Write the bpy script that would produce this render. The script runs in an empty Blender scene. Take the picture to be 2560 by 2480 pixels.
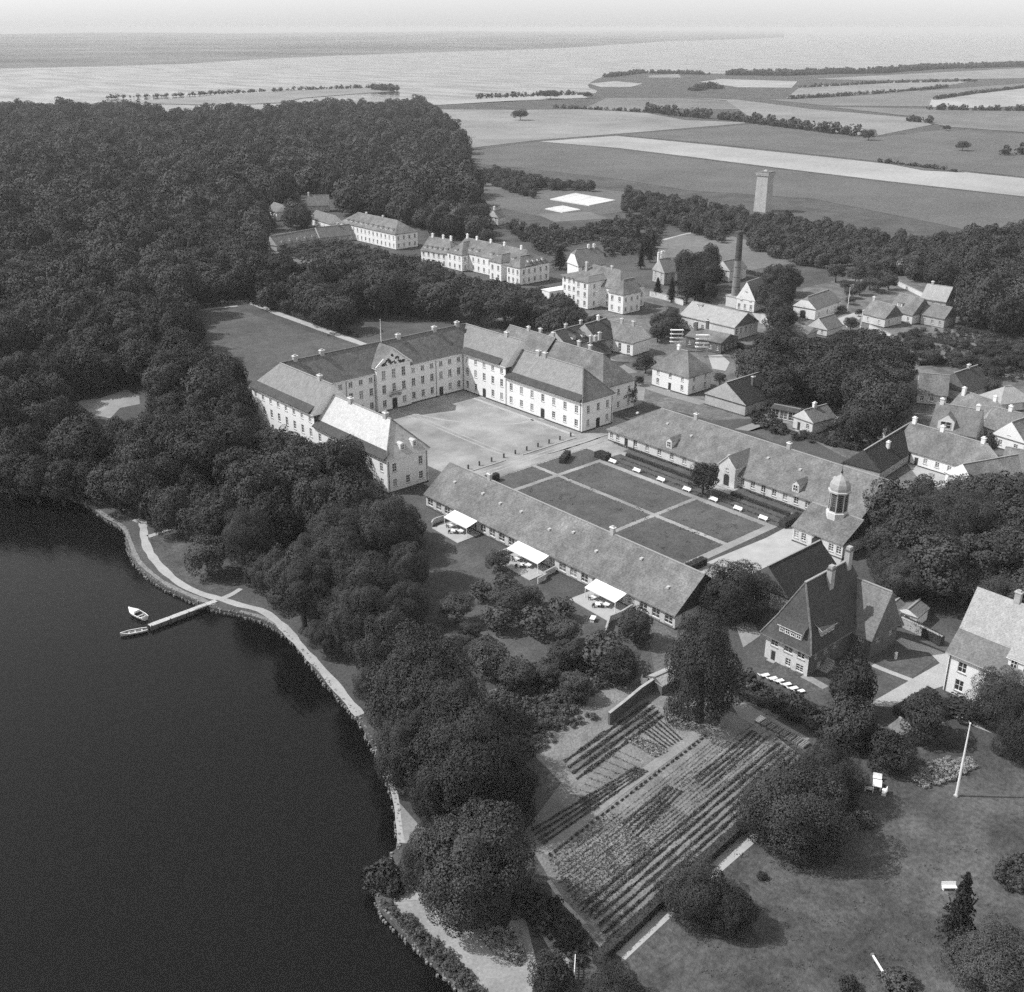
import bpy, math, random
import numpy as np
from mathutils import Vector
random.seed(7)
R = math.radians
scene = bpy.context.scene
C = scene.collection

# ------------------------------------------------------------------ camera
CAMZ = 105.0
FPX, CX, CY, HOR = 2731.0, 1280.0, 1240.0, 70.0       # surveyed from the palace's two building directions
TH = math.atan((CY - HOR) / FPX)                       # tilt below the horizon
HD = math.atan(2620.0 / math.hypot(FPX, CY - HOR))     # heading, clockwise from +Y
cam = bpy.data.cameras.new('camera'); camo = bpy.data.objects.new('camera', cam); C.objects.link(camo)
camo.location = (0, 0, CAMZ); camo.rotation_euler = (math.pi / 2 - TH, 0, -HD)
cam.sensor_fit = 'HORIZONTAL'; cam.sensor_width = 36; cam.lens = 36 * FPX / 2560
cam.clip_start = 1; cam.clip_end = 90000
scene.camera = camo

# ------------------------------------------------------------------ sky, sun, exposure
SUN_EL = R(47); SHADOW = (0.72, -0.69)                 # shadows fall towards +x, -y
world = bpy.data.worlds.new('World'); scene.world = world; world.use_nodes = True
wn = world.node_tree; wn.nodes.clear()
wo = wn.nodes.new('ShaderNodeOutputWorld'); wb = wn.nodes.new('ShaderNodeBackground')
sk = wn.nodes.new('ShaderNodeTexSky'); sk.sky_type = 'NISHITA'; sk.sun_disc = False
sk.sun_elevation = SUN_EL; sk.sun_rotation = math.atan2(-SHADOW[0], -SHADOW[1])
sk.dust_density = 0.3; sk.air_density = 1.0; sk.ozone_density = 1.0
bw = wn.nodes.new('ShaderNodeSeparateColor')                 # blue-sensitive black and white film: the picture is grey
wn.links.new(sk.outputs[0], bw.inputs[0]); wn.links.new(bw.outputs[2], wb.inputs[0]); wn.links.new(wb.outputs[0], wo.inputs[0])
wb.inputs[1].default_value = 0.15
sl = bpy.data.lights.new('sun', 'SUN'); so = bpy.data.objects.new('sun', sl); C.objects.link(so)
sl.energy = 3.7; sl.angle = R(0.5); sl.color = (1, 1, 1)
so.rotation_euler = Vector((SHADOW[0] * math.cos(SUN_EL), SHADOW[1] * math.cos(SUN_EL), -math.sin(SUN_EL))).to_track_quat('-Z', 'Y').to_euler()
so.location = (0, 0, 300)
scene.view_settings.view_transform = 'Standard'; scene.view_settings.look = 'None'
scene.view_settings.exposure = 0.25; scene.view_settings.gamma = 1.0
scene.view_settings.use_curve_mapping = False
scene.cycles.max_bounces = 5; scene.cycles.diffuse_bounces = 3; scene.cycles.glossy_bounces = 2
scene.cycles.transmission_bounces = 2; scene.cycles.transparent_max_bounces = 4; scene.cycles.volume_bounces = 0
scene.cycles.use_denoising = False
scene.cycles.use_adaptive_sampling = True; scene.cycles.adaptive_threshold = 0.045; scene.cycles.adaptive_min_samples = 56
scene.cycles.sample_clamp_direct = 5.0; scene.cycles.sample_clamp_indirect = 2.0
scene.cycles.caustics_reflective = False; scene.cycles.caustics_refractive = False

# ------------------------------------------------------------------ survey: photograph point + height -> place
_F = np.array([math.sin(HD) * math.cos(TH), math.cos(HD) * math.cos(TH), -math.sin(TH)])
_R = np.array([math.cos(HD), -math.sin(HD), 0.0]); _U = np.cross(_R, _F)
def at(x, y, z=0.0):
    d = _F * FPX + _R * (x - CX) - _U * (y - CY); t = (z - CAMZ) / d[2]
    return (float(d[0] * t), float(d[1] * t))
def mpp(x, y, z=0.0):                                  # metres per photograph pixel there
    p = at(x, y, z); return float(np.dot(np.array([p[0], p[1], z - CAMZ]), _F)) / FPX

# ------------------------------------------------------------------ materials (all grey: black and white film)
MATS = {}
def mat(name, a, b=None, scale=1.0, rough=0.9, bump=0.0, bscale=None, fine=0.0, fscale=6.0, courses=0.0, cstep=0.25, spec=0.2, detail=6.0, blotch=0.0, blscale=0.02):
    """grey material: patches between a and b, fine speckle, optional tile courses (relief by height), optional wide blotches"""
    m = bpy.data.materials.new(name); m.use_nodes = True; nt = m.node_tree; N = nt.nodes; L = nt.links
    p = N['Principled BSDF']; p.inputs['Roughness'].default_value = rough
    p.inputs['Specular IOR Level'].default_value = spec
    g = N.new('ShaderNodeNewGeometry'); pos = g.outputs['Position']
    def noise(s, d=detail):
        n = N.new('ShaderNodeTexNoise'); n.inputs['Scale'].default_value = s; n.inputs['Detail'].default_value = d
        n.inputs['Roughness'].default_value = 0.65; L.new(pos, n.inputs['Vector']); return n.outputs['Fac']
    def math_(op, x, y):
        n = N.new('ShaderNodeMath'); n.operation = op
        for i, v in enumerate((x, y)):
            if isinstance(v, (int, float)): n.inputs[i].default_value = v
            else: L.new(v, n.inputs[i])
        return n.outputs[0]
    def stretch(v, lo, hi):
        n = N.new('ShaderNodeMapRange'); n.inputs['From Min'].default_value = lo; n.inputs['From Max'].default_value = hi; L.new(v, n.inputs['Value']); return n.outputs[0]
    if b is None: b = a
    rmp = N.new('ShaderNodeMapRange'); rmp.inputs['From Min'].default_value = 0.3; rmp.inputs['From Max'].default_value = 0.7
    rmp.inputs['To Min'].default_value = a; rmp.inputs['To Max'].default_value = b
    L.new(noise(scale), rmp.inputs['Value']); val = rmp.outputs[0]
    if blotch:
        bl = math_('MULTIPLY_ADD', stretch(noise(blscale, 3), .3, .7), blotch * 2); bl.node.inputs[2].default_value = 1 - blotch; val = math_('MULTIPLY', val, bl)
    if fine:
        f = math_('MULTIPLY_ADD', stretch(noise(fscale, 2), .25, .75), fine * 2); f.node.inputs[2].default_value = 1 - fine; val = math_('MULTIPLY', val, f)
    hsrc = None
    if courses:
        sx = N.new('ShaderNodeSeparateXYZ'); L.new(pos, sx.inputs[0])
        fr = math_('FRACT', math_('MULTIPLY', sx.outputs[2], 1.0 / cstep), 0)
        hsrc = fr
        c = math_('MULTIPLY_ADD', math_('SMOOTH_MIN', fr, 0.35), courses); c.node.inputs[2].default_value = 1 - courses * 0.3
        val = math_('MULTIPLY', val, c)
    cb = N.new('ShaderNodeCombineColor')
    for i in range(3): L.new(val, cb.inputs[i])
    L.new(cb.outputs[0], p.inputs['Base Color'])
    if bump:
        bp = N.new('ShaderNodeBump'); bp.inputs['Strength'].default_value = min(1.0, bump); bp.inputs['Distance'].default_value = 0.25 * max(1, bump)
        h = noise(bscale or scale * 3, 2)
        if hsrc is not None: h = math_('ADD', h, math_('MULTIPLY', hsrc, -0.3))
        L.new(h, bp.inputs['Height']); L.new(bp.outputs[0], p.inputs['Normal'])
    MATS[name] = m; return m

mat('stucco', .74, .82, .15, .9, fine=.08, fscale=3)
mat('stucco_old', .50, .66, .25, .9, fine=.15, fscale=2.5)
mat('stucco_grey', .34, .46, .3, .9, fine=.15, fscale=2)
mat('brick', .10, .16, .6, .9, fine=.25, fscale=5)
mat('brick_red', .17, .24, .6, .9, fine=.25, fscale=5)
mat('plinth', .07, .10, .6)
mat('roof_tile', .125, .225, .35, .85, bump=.7, bscale=2.0, fine=.34, fscale=2.2, courses=.3, cstep=.27, blotch=.22, blscale=.09)
mat('roof_rough', .22, .42, .9, .85, bump=1.0, bscale=1.5, fine=.4, fscale=2.2, courses=.25, cstep=.3)
mat('roof_mid', .14, .21, .5, .85, bump=.6, bscale=2.2, fine=.3, fscale=2.6, courses=.3, cstep=.27)
mat('roof_new', .72, .84, .4, .7, fine=.1, fscale=3, courses=.08, cstep=.3)
mat('roof_light', .30, .40, .6, .85, bump=.5, bscale=2.5, fine=.25, fscale=3, courses=.4, cstep=.24)
mat('roof_dark', .055, .085, .5, .8, bump=.5, bscale=2.2, fine=.3, fscale=2.6, courses=.3, cstep=.27)
mat('roof_black', .030, .045, .5, .8, bump=.5, bscale=2.5, fine=.3, fscale=3, courses=.3, cstep=.24)
def glazed(name, a, b, rough, coat, bump, bs):
    m = mat(name, a, b, .7, .7, bump=bump, bscale=bs, fine=.3, fscale=2.4, courses=.25, cstep=.28); p = m.node_tree.nodes['Principled BSDF']
    p.inputs['Coat Weight'].default_value = coat; p.inputs['Coat Roughness'].default_value = rough; p.inputs['Coat IOR'].default_value = 1.52
    bp = [n for n in m.node_tree.nodes if n.type == 'BUMP'][0]; m.node_tree.links.new(bp.outputs[0], p.inputs['Coat Normal'])
glazed('glazed_tile', .085, .175, .46, .8, .40, 2.2)       # black glazed pantiles, weathered
glazed('glazed_new', .33, .45, .44, 1.0, .10, 3.0)        # relaid glazed pantiles
mat('cap', .28, .36, 1)
mat('chimney_cap', .75)
mat('zinc', .45, .6, 1, .5)
mat('copper', .30, .42, .8, .6, fine=.2)
mat('trim', .75)
mat('trim_grey', .45)
mat('door', .035, .05, 1, .6)
mat('wood_dark', .045, .07, 1.5, .8)
mat('wood_mid', .16, .24, 1.5, .8, fine=.2)
mat('wood_light', .42, .55, 1.5, .8, fine=.15)
mat('iron', .03, .03, 1, .5)
mat('canvas', .80, .86, .5, .9)
mat('white_paint', .80, .84, 1, .6)
mat('stone', .30, .45, .6, .9, fine=.2)
mat('ornament', .05, .08, 2)
mat('gravel', .25, .34, .12, .95, fine=.22, fscale=2.4, blotch=.22, blscale=.06)
mat('gravel_worn', .31, .40, .4, .95, fine=.2, fscale=2.5)
mat('gravel_light', .34, .44, .3, .95, fine=.18, fscale=3)
mat('gravel_dim', .21, .29, .25, .95, fine=.22, fscale=2.5)
mat('paving', .36, .46, .3, .95, fine=.12)
mat('grass', .065, .105, .10, .95, bump=.5, bscale=2.5, fine=.35, fscale=1.8, blotch=.25, blscale=.03)
mat('lawn', .075, .118, .3, .95, bump=.6, bscale=3, fine=.3, fscale=1.6, blotch=.2, blscale=.05)
mat('lawn_park', .060, .11, .25, .95, bump=.6, bscale=3, fine=.4, fscale=1.4, blotch=.42, blscale=.07)
mat('town_ground', .09, .20, .22, .95, bump=.4, bscale=1.5, fine=.35, fscale=1.2, blotch=.35, blscale=.06)
mat('meadow', .12, .16, .05, .95, bump=.4, bscale=1.2, fine=.3, fscale=.8, blotch=.2, blscale=.008)
mat('soil', .16, .25, .35, .95, bump=.8, bscale=2.5, fine=.3, fscale=2.2, blotch=.2, blscale=.08)
mat('soil_dark', .10, .16, .4, .95, bump=.8, bscale=2.5, fine=.4, fscale=2.0)
mat('field_bright', .30, .38, .02, .95, fine=.15, fscale=.3, blotch=.2, blscale=.006)
mat('field_light', .20, .27, .02, .95, fine=.15, fscale=.3, blotch=.2, blscale=.006)
mat('field_mid', .14, .19, .02, .95, fine=.2, fscale=.3, blotch=.2, blscale=.006)
mat('field_dark', .105, .135, .03, .95, fine=.25, fscale=.4, blotch=.15, blscale=.01)
mat('far_land', .06, .20, .0012, .95, fine=.2, fscale=.02, blotch=.25, blscale=.0006)
mat('sand', .30, .38, .02)
mat('shore_stone', .17, .28, .9, .9, bump=.8, bscale=2, fine=.3, fscale=2.5)
mat('bark', .045, .07, 2)
mat('foliage', .040, .078, .35, .8, fine=.35, fscale=1.5, spec=.25, blotch=.35, blscale=.035)
mat('foliage_dark', .029, .053, .35, .8, fine=.35, fscale=1.5, spec=.25, blotch=.3, blscale=.05)
mat('foliage_light', .062, .098, .35, .8, fine=.35, fscale=1.5, spec=.25)
mat('conifer', .025, .042, .5, .8, fine=.3, fscale=1.5, spec=.2)
mat('hedge', .040, .065, .8, .9, bump=.8, bscale=4, fine=.4, fscale=4)
mat('flowers', .14, .45, 1.4, .9, fine=.5, fscale=2.5)
mat('crop', .070, .125, .6, .9, fine=.4, fscale=2)
mat('cold_glass', .55, .75, .3, .25, spec=.5)
mat('crop_pale', .17, .3, 1.2, .9, fine=.4, fscale=2)
def glassy(name, v, rough):
    m = mat(name, v, v * 1.6, .2, rough, spec=.5); return m
glassy('pane', .035, .12); glassy('pane_pale', .09, .2); glassy('pane_curtain', .2, .3)  # paler panes vary the windows, like curtains behind the glass
def water_mat():
    m = mat('water', .004, .007, .01, .16, spec=.15); nt = m.node_tree; N = nt.nodes; L = nt.links; p = N['Principled BSDF']
    g = N.new('ShaderNodeNewGeometry'); n = N.new('ShaderNodeTexNoise'); n.inputs['Scale'].default_value = .9; n.inputs['Detail'].default_value = 6
    mp = N.new('ShaderNodeMapping'); mp.inputs['Scale'].default_value = (1, .45, 1); mp.inputs['Rotation'].default_value = (0, 0, .8)
    L.new(g.outputs['Position'], mp.inputs[0]); L.new(mp.outputs[0], n.inputs['Vector'])
    b = N.new('ShaderNodeBump'); b.inputs['Strength'].default_value = .22; b.inputs['Distance'].default_value = .2
    L.new(n.outputs['Fac'], b.inputs['Height']); L.new(b.outputs[0], p.inputs['Normal'])
    w = N.new('ShaderNodeTexNoise'); w.inputs['Scale'].default_value = .022; w.inputs['Detail'].default_value = 3; mp2 = N.new('ShaderNodeMapping'); mp2.inputs['Scale'].default_value = (1, .3, 1); mp2.inputs['Rotation'].default_value = (0, 0, .5)
    L.new(g.outputs['Position'], mp2.inputs[0]); L.new(mp2.outputs[0], w.inputs['Vector'])
    for k, (lo, hi) in (('Roughness', (.10, .22)),):          # calm and wind-ruffled patches
        r = N.new('ShaderNodeMapRange'); r.inputs['From Min'].default_value = .35; r.inputs['From Max'].default_value = .65; r.inputs['To Min'].default_value = lo; r.inputs['To Max'].default_value = hi
        L.new(w.outputs['Fac'], r.inputs['Value']); L.new(r.outputs[0], (p if k == 'Roughness' else b).inputs[k])
water_mat()

# ------------------------------------------------------------------ mesh building
class MB:
    def __init__(s): s.v = []; s.f = []; s.m = []; s.mats = []
    def mi(s, m):
        if m not in s.mats: s.mats.append(m)
        return s.mats.index(m)
    def face(s, pts, m):
        i = len(s.v); s.v += [tuple(map(float, p)) for p in pts]; s.f.append(tuple(range(i, i + len(pts)))); s.m.append(s.mi(m))
    def box(s, x0, y0, z0, x1, y1, z1, m, top=None):
        x0, x1 = sorted((x0, x1)); y0, y1 = sorted((y0, y1)); z0, z1 = sorted((z0, z1))
        i = len(s.v)
        s.v += [(x0,y0,z0),(x1,y0,z0),(x1,y1,z0),(x0,y1,z0),(x0,y0,z1),(x1,y0,z1),(x1,y1,z1),(x0,y1,z1)]
        k = s.mi(m); kt = s.mi(top) if top else k
        for f, q in (((0,3,2,1),k),((4,5,6,7),kt),((0,1,5,4),k),((1,2,6,5),k),((2,3,7,6),k),((3,0,4,7),k)):
            s.f.append(tuple(i + a for a in f)); s.m.append(q)
    def prism(s, poly, z0, z1, m, top=None):
        n = len(poly); a = sum(poly[i][0] * poly[(i+1) % n][1] - poly[(i+1) % n][0] * poly[i][1] for i in range(n))
        if a < 0: poly = poly[::-1]
        i = len(s.v); s.v += [(p[0], p[1], z0) for p in poly] + [(p[0], p[1], z1) for p in poly]
        k = s.mi(m); kt = s.mi(top) if top else k
        s.f.append(tuple(range(i + n - 1, i - 1, -1))); s.m.append(k)
        s.f.append(tuple(range(i + n, i + 2 * n))); s.m.append(kt)
        for j in range(n):
            l = (j + 1) % n; s.f.append((i + j, i + l, i + n + l, i + n + j)); s.m.append(k)
    def bar(s, a, b, w, h, m):                       # beam between two points
        a = Vector(a); b = Vector(b); d = (b - a).normalized(); u = Vector((0, 0, 1))
        if abs(d.z) > .98: u = Vector((1, 0, 0))
        r = d.cross(u).normalized() * w / 2; t = r.cross(d).normalized() * h / 2
        i = len(s.v); s.v += [tuple(p) for p in (a-r-t, a+r-t, a+r+t, a-r+t, b-r-t, b+r-t, b+r+t, b-r+t)]; k = s.mi(m)
        for f in ((0,3,2,1),(4,5,6,7),(0,1,5,4),(1,2,6,5),(2,3,7,6),(3,0,4,7)): s.f.append(tuple(i + q for q in f)); s.m.append(k)
    def lathe(s, prof, n, m, cx=0, cy=0, rot=0.0):
        i = len(s.v); k = s.mi(m)
        for r, z in prof:
            for j in range(n):
                a = rot + 2 * math.pi * j / n; s.v.append((cx + r * math.cos(a), cy + r * math.sin(a), z))
        for q in range(len(prof) - 1):
            for j in range(n):
                l = (j + 1) % n; s.f.append((i + q*n + j, i + q*n + l, i + (q+1)*n + l, i + (q+1)*n + j)); s.m.append(k)
        s.f.append(tuple(i + j for j in range(n - 1, -1, -1))); s.m.append(k)
        e = i + (len(prof) - 1) * n; s.f.append(tuple(e + j for j in range(n))); s.m.append(k)
    def mesh(s, name):
        me = bpy.data.meshes.new(name); me.from_pydata(s.v, [], s.f)
        for q in s.mats: me.materials.append(MATS[q])
        me.polygons.foreach_set('material_index', s.m); me.update(); return me
def obj(name, mb, parent=None, loc=None, rz=None):
    me = mb.mesh(name) if isinstance(mb, MB) else mb
    o = bpy.data.objects.new(name, me); C.objects.link(o)
    if parent is not None: o.parent = parent
    if loc is not None: o.location = loc
    if rz is not None: o.rotation_euler = (0, 0, rz)
    return o
def tag(o, label=None, cat=None, group=None, kind=None):
    if label: o['label'] = label
    if cat: o['category'] = cat
    if group: o['group'] = group
    if kind: o['kind'] = kind
    return o
def thing(name, label, cat, loc=(0, 0, 0), rz=0.0, group=None):
    o = bpy.data.objects.new(name, None); C.objects.link(o); o.location = loc; o.rotation_euler = (0, 0, rz); o.empty_display_size = .5
    return tag(o, label, cat, group)
def kids(o): return [c for c in bpy.data.objects if c.parent == o]
def P(pts, z=0.0): return [at(x, y, z) for x, y in pts]
def sheet(name, poly, z, m, kind='structure', label=None):
    mb = MB(); n = len(poly); a = sum(poly[i][0]*poly[(i+1)%n][1] - poly[(i+1)%n][0]*poly[i][1] for i in range(n))
    if a < 0: poly = poly[::-1]
    mb.face([(x, y, z) for x, y in poly], m)
    return tag(obj(name, mb), label, None, None, kind)
def smooth_line(pts, step=3.0):
    """Catmull-Rom through world points"""
    P_ = [pts[0]] + list(pts) + [pts[-1]]; out = []
    for i in range(1, len(P_) - 2):
        p0, p1, p2, p3 = (np.array(P_[i + k]) for k in (-1, 0, 1, 2)); n = max(1, int(np.linalg.norm(p2 - p1) / step))
        for k in range(n):
            t = k / n; out.append(tuple(.5 * ((2*p1) + (-p0+p2)*t + (2*p0-5*p1+4*p2-p3)*t*t + (-p0+3*p1-3*p2+p3)*t**3)))
    out.append(tuple(pts[-1])); return out
def ribbon(name, pts, w, z, m, kind='structure', label=None, jit=0.0):
    """strip of width w (number or per-point list) along world points"""
    L = []; Rr = []; n = len(pts)
    for i, p in enumerate(pts):
        a = np.array(pts[max(0, i-1)]); b = np.array(pts[min(n-1, i+1)]); d = (b - a) / (np.linalg.norm(b - a) + 1e-9); nn = np.array([-d[1], d[0]])
        ww = (w[i] if isinstance(w, (list, tuple)) else w) / 2 * (1 + random.uniform(-jit, jit))
        L.append(np.array(p) + nn * ww); Rr.append(np.array(p) - nn * ww)
    mb = MB()
    for i in range(n - 1): mb.face([(*Rr[i], z), (*Rr[i+1], z), (*L[i+1], z), (*L[i], z)], m)
    return tag(obj(name, mb), label, None, None, kind)
# ================================================================== SETTING
WZ = -0.8
mb = MB(); mb.face([(-45000, -3000, WZ), (60000, -3000, WZ), (60000, 60000, WZ), (-45000, 60000, WZ)], 'water')
tag(obj('water', mb), kind='structure')
LAKE = [(1420,2680),(1300,2600),(1158,2480),(1127,2450),(1076,2400),(1006,2330),(948,2267),(935,2232),(946,2185),(975,2137),(998,2112),(992,2050),(984,1989),(954,1900),(935,1868),(915,1830),(896,1794),(853,1746),(796,1681),(735,1603),(670,1556),(605,1534),(531,1519),(432,1477),(380,1447),(336,1404),(317,1360),(315,1326),(267,1295),(206,1252),(150,1236),(60,1226),(-60,1215),(-500,1150)]
LAKEW = smooth_line(P(LAKE), 2.0)
FARSH = [(-900,290),(-300,278),(0,275),(250,277),(380,290),(470,286),(700,277),(960,266),(1100,262),(1280,254),(1457,239),(1495,226),(1470,212),(1517,189),(1600,180),(1815,184),(2068,178),(2322,166),(2560,160),(2900,150)]
FARSHW = smooth_line(P(FARSH), 60.0)
land = LAKEW + [(-700, 700)] + FARSHW + [at(3600, 170), (2600, 300), (900, -200), (200, -150), (60, -60), (40, 0)]
mb = MB(); mb.prism(land, -3.0, 0.0, 'grass'); tag(obj('ground', mb), kind='structure')
mb = MB(); mb.prism(P([(262,254),(420,247),(560,236),(740,225),(890,216),(975,222),(988,227),(860,236),(760,244),(700,256),(560,262),(420,259)]), -2.0, -0.2, 'field_light')
tag(obj('sand_spit', mb), kind='structure')
# the far shore: low hills, closed mass
def far_coast():
    px = [(-900,206),(-300,186),(0,177),(230,171),(457,163),(692,148),(1019,135),(1280,127),(1420,121),(1540,113),(1660,107),(1800,101),(1960,96)]
    front = smooth_line(P(px), 250.0); mb = MB(); rows = []
    n = len(front); K = 9
    for k in range(K):
        t = k / (K - 1); row = []
        for i, (x, y) in enumerate(front):
            f = 1 + t * 4.2; xx, yy = x * f, y * f
            h = 1.0 + 75 * t * (1 - .35 * t) * (.55 + .45 * math.sin(xx * .0009 + 1.3) * math.cos(yy * .0007)) * min(1, (n - 1 - i) / 14.0)
            row.append((xx, yy, -1.5 if k == 0 else h))
        rows.append(row)
    for k in range(K - 1):
        for i in range(n - 1): mb.face([rows[k][i], rows[k+1][i], rows[k+1][i+1], rows[k][i+1]][::-1], 'far_land')
    return tag(obj('far_hills', mb), kind='structure')
far_coast()
# --- fields beyond the town, each a parcel of its own
S2 = lambda l: [(1100 + u * .745, 50 + v * .745) for u, v in l]
FIELDS = [('field_dark', [(95,440),(330,409),(600,434),(870,468),(1090,496),(1500,546),(1990,600),(1990,760),(1700,690),(1250,600),(830,572),(590,533),(300,500),(95,480)]),
 ('field_bright', [(332,408),(590,389),(870,416),(1300,461),(1600,494),(1990,535),(1990,596),(1500,541),(1090,491),(870,463),(600,430)]),
 ('field_dark', [(600,386),(840,368),(1060,349),(1250,372),(1450,397),(1700,367),(1990,385),(1990,530),(1600,489),(1300,456),(870,411)]),
 ('field_light', [(-40,300),(240,302),(480,300),(690,312),(820,336),(1050,345),(600,382),(330,403),(100,430),(40,380)]),
 ('field_mid', [(480,298),(560,262),(800,262),(960,272),(1080,300),(760,300),(690,308)]),
 ('field_light', [(800,260),(1000,268),(1250,300),(1600,330),(1650,352),(1450,392),(1200,362),(1030,320),(1000,298),(960,270)]),
 ('field_mid', [(1100,268),(1300,262),(1600,240),(1990,210),(1990,222),(1700,260),(1640,290),(1300,288)]),
 ('field_bright', [(870,208),(940,198),(1200,206),(1180,228),(1000,226)]),
 ('field_light', [(1210,224),(1500,206),(1780,206),(1600,240),(1300,258),(1160,264)]),
 ('field_bright', [(1650,265),(1990,226),(1990,288),(1800,296),(1640,292)]),
 ('field_mid', [(1300,292),(1700,300),(1990,306),(1990,380),(1710,360),(1650,348),(1600,326)]),
 ('field_light', [(1250,198),(1640,178),(1990,160),(1990,196),(1640,200),(1460,204)]),
 ('field_bright', [(500,214),(590,206),(680,214),(640,226),(540,226)]),
 ('field_light', [(700,186),(800,182),(810,194),(700,194)]),
 ('field_dark', [(1480,478),(1700,490),(1760,512),(1620,505)]),
 ('sand', [(-120,284),(0,286),(240,272),(500,262),(480,252),(240,262),(0,272),(-120,276)])]
for i, (m, l) in enumerate(FIELDS): sheet('field', P(S2(l)), .10 + .03 * i, m)
S3 = lambda l: [(600 + u * .5612, 420 + v * .5612) for u, v in l]
sheet('nursery_field', P(S3([(960,70),(1290,56),(1760,112),(1900,165),(1560,215),(1330,215),(1000,140)])), .03, 'field_dark')
sheet('nursery_plot', P(S3([(1010,66),(1270,62),(1330,92),(1060,100)])), .04, 'field_mid')
sheet('nursery_plot', P(S3([(1320,205),(1560,196),(1640,225),(1400,240)])), .04, 'field_mid')
S5 = lambda l: [(1600 + u * .4898, 350 + v * .4898) for u, v in l]
sheet('meadow', P(S5([(60,530),(180,495),(290,472),(400,474),(520,505),(760,560),(900,620),(700,640),(540,670),(300,600),(120,600)])), .035, 'field_mid')
ribbon('field_path', smooth_line(P(S5([(60,528),(180,493),(290,470),(400,472)])), 8), 2.2, .06, 'gravel_light', jit=.3)
sheet('bare_plot', P(S5([(1100,620),(1330,560),(1500,520),(1480,560),(1250,650),(1130,670)])), .03, 'field_mid')
ribbon('lane', smooth_line(P(S5([(1660,845),(1800,880),(1990,915),(2200,960)])), 6), 4.0, .05, 'gravel_dim')
# allotment strips right of the town
S4 = lambda l: [(1500 + u * .5408, 700 + v * .5408) for u, v in l]
for k, (m, l) in enumerate([('field_mid', [(1390,290),(1580,330),(1760,385),(1700,395),(1560,375),(1400,350)]), ('crop', [(1640,175),(1980,190),(1980,240),(1740,245),(1560,230)]), ('field_dark', [(1700,250),(1980,248),(1980,300),(1800,310),(1660,270)]), ('field_mid', [(1280,300),(1400,345),(1480,400),(1400,420),(1300,390)]), ('soil_dark', [(1180,270),(1330,280),(1380,292),(1280,296)])]):
    sheet('allotment', P(S4(l)), .03 + .01 * k, m)
for k in range(16):
    u0, v0 = 1400 + (k % 4) * 130 + (k // 4) * 30, 190 + (k // 4) * 52 + (k % 4) * 22
    sheet('allotment_plot', P(S4([(u0, v0), (u0 + 100, v0 + 18), (u0 + 118, v0 + 46), (u0 + 10, v0 + 26)])), .11 + .004 * k, ('soil_dark', 'field_mid', 'crop', 'soil', 'field_dark')[(k * 3) % 5])
for l in ([(1390,285),(1560,325),(1780,385),(1960,440)], [(1400,250),(1620,280),(1960,330)], [(1720,310),(1960,300)], [(1690,115),(1960,180)]):
    ribbon('garden_path', smooth_line(P(S4(l)), 5), 1.6, .09, 'gravel_dim', jit=.3)
# --- palace forecourt, courtyard and parterre
def rect(name, x0, y0, x1, y1, z, m): return sheet(name, [(x0, y0), (x1, y0), (x1, y1), (x0, y1)], z, m)
rect('courtyard', 150.5, 195.6, 224.0, 257.4, .030, 'gravel')
for x in (178.7, 180.4): ribbon('wheel_track', smooth_line([(x, 256), (x + .2, 240), (x - .1, 220), (x + .5, 206), (x + 6, 199.5), (x + 20, 198.4), (x + 36, 199)], 1.5), .55, .034, 'gravel_worn', jit=.5)
for x in (0, 1.7): ribbon('wheel_track', smooth_line([(154, 199.6 + x), (170, 198.6 + x), (190, 199.2 + x), (222, 198.8 + x)], 1.5), .5, .038, 'gravel_worn', jit=.5)
ribbon('worn_path', smooth_line([(204, 222), (196, 224), (186, 236), (181, 250)], 1.5), 1.1, .036, 'gravel_worn', jit=.4)
rect('courtyard_kerb', 203.3, 205.0, 204.5, 250.0, .036, 'gravel_light')
rect('flagstone_path', 204.6, 204.9, 206.6, 257.0, .040, 'gravel_dim')
rect('parterre_gravel', 156.0, 130.2, 208.0, 195.5, .026, 'gravel')
for n, r in (('lawn', (157.5, 132.4, 178.9, 152.5)), ('lawn', (180.4, 132.4, 194.0, 152.5)), ('lawn', (157.5, 153.9, 178.9, 185.4)), ('lawn', (180.4, 153.9, 194.0, 185.4)),
             ('lawn', (160.0, 187.0, 178.9, 194.9)), ('lawn', (180.4, 187.0, 198.8, 194.9)), ('lawn', (195.9, 129.6, 202.6, 186.0)), ('lawn', (204.8, 128.0, 208.2, 187))):
    rect(n, *r, .034, 'lawn')
rect('terrace_gravel', 205.0, 150.0, 208.2, 157.5, .042, 'gravel_light')
sheet('gravel_yard', P([(1730,1425),(1780,1400),(1915,1345),(1990,1305),(2125,1365),(2080,1440),(1890,1500),(1760,1480)]), .022, 'paving')
sheet('dark_yard', P([(1610,1530),(1720,1490),(1760,1640),(1640,1700)]), .018, 'soil_dark')  # yard sheet in the dark soil colour
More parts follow.
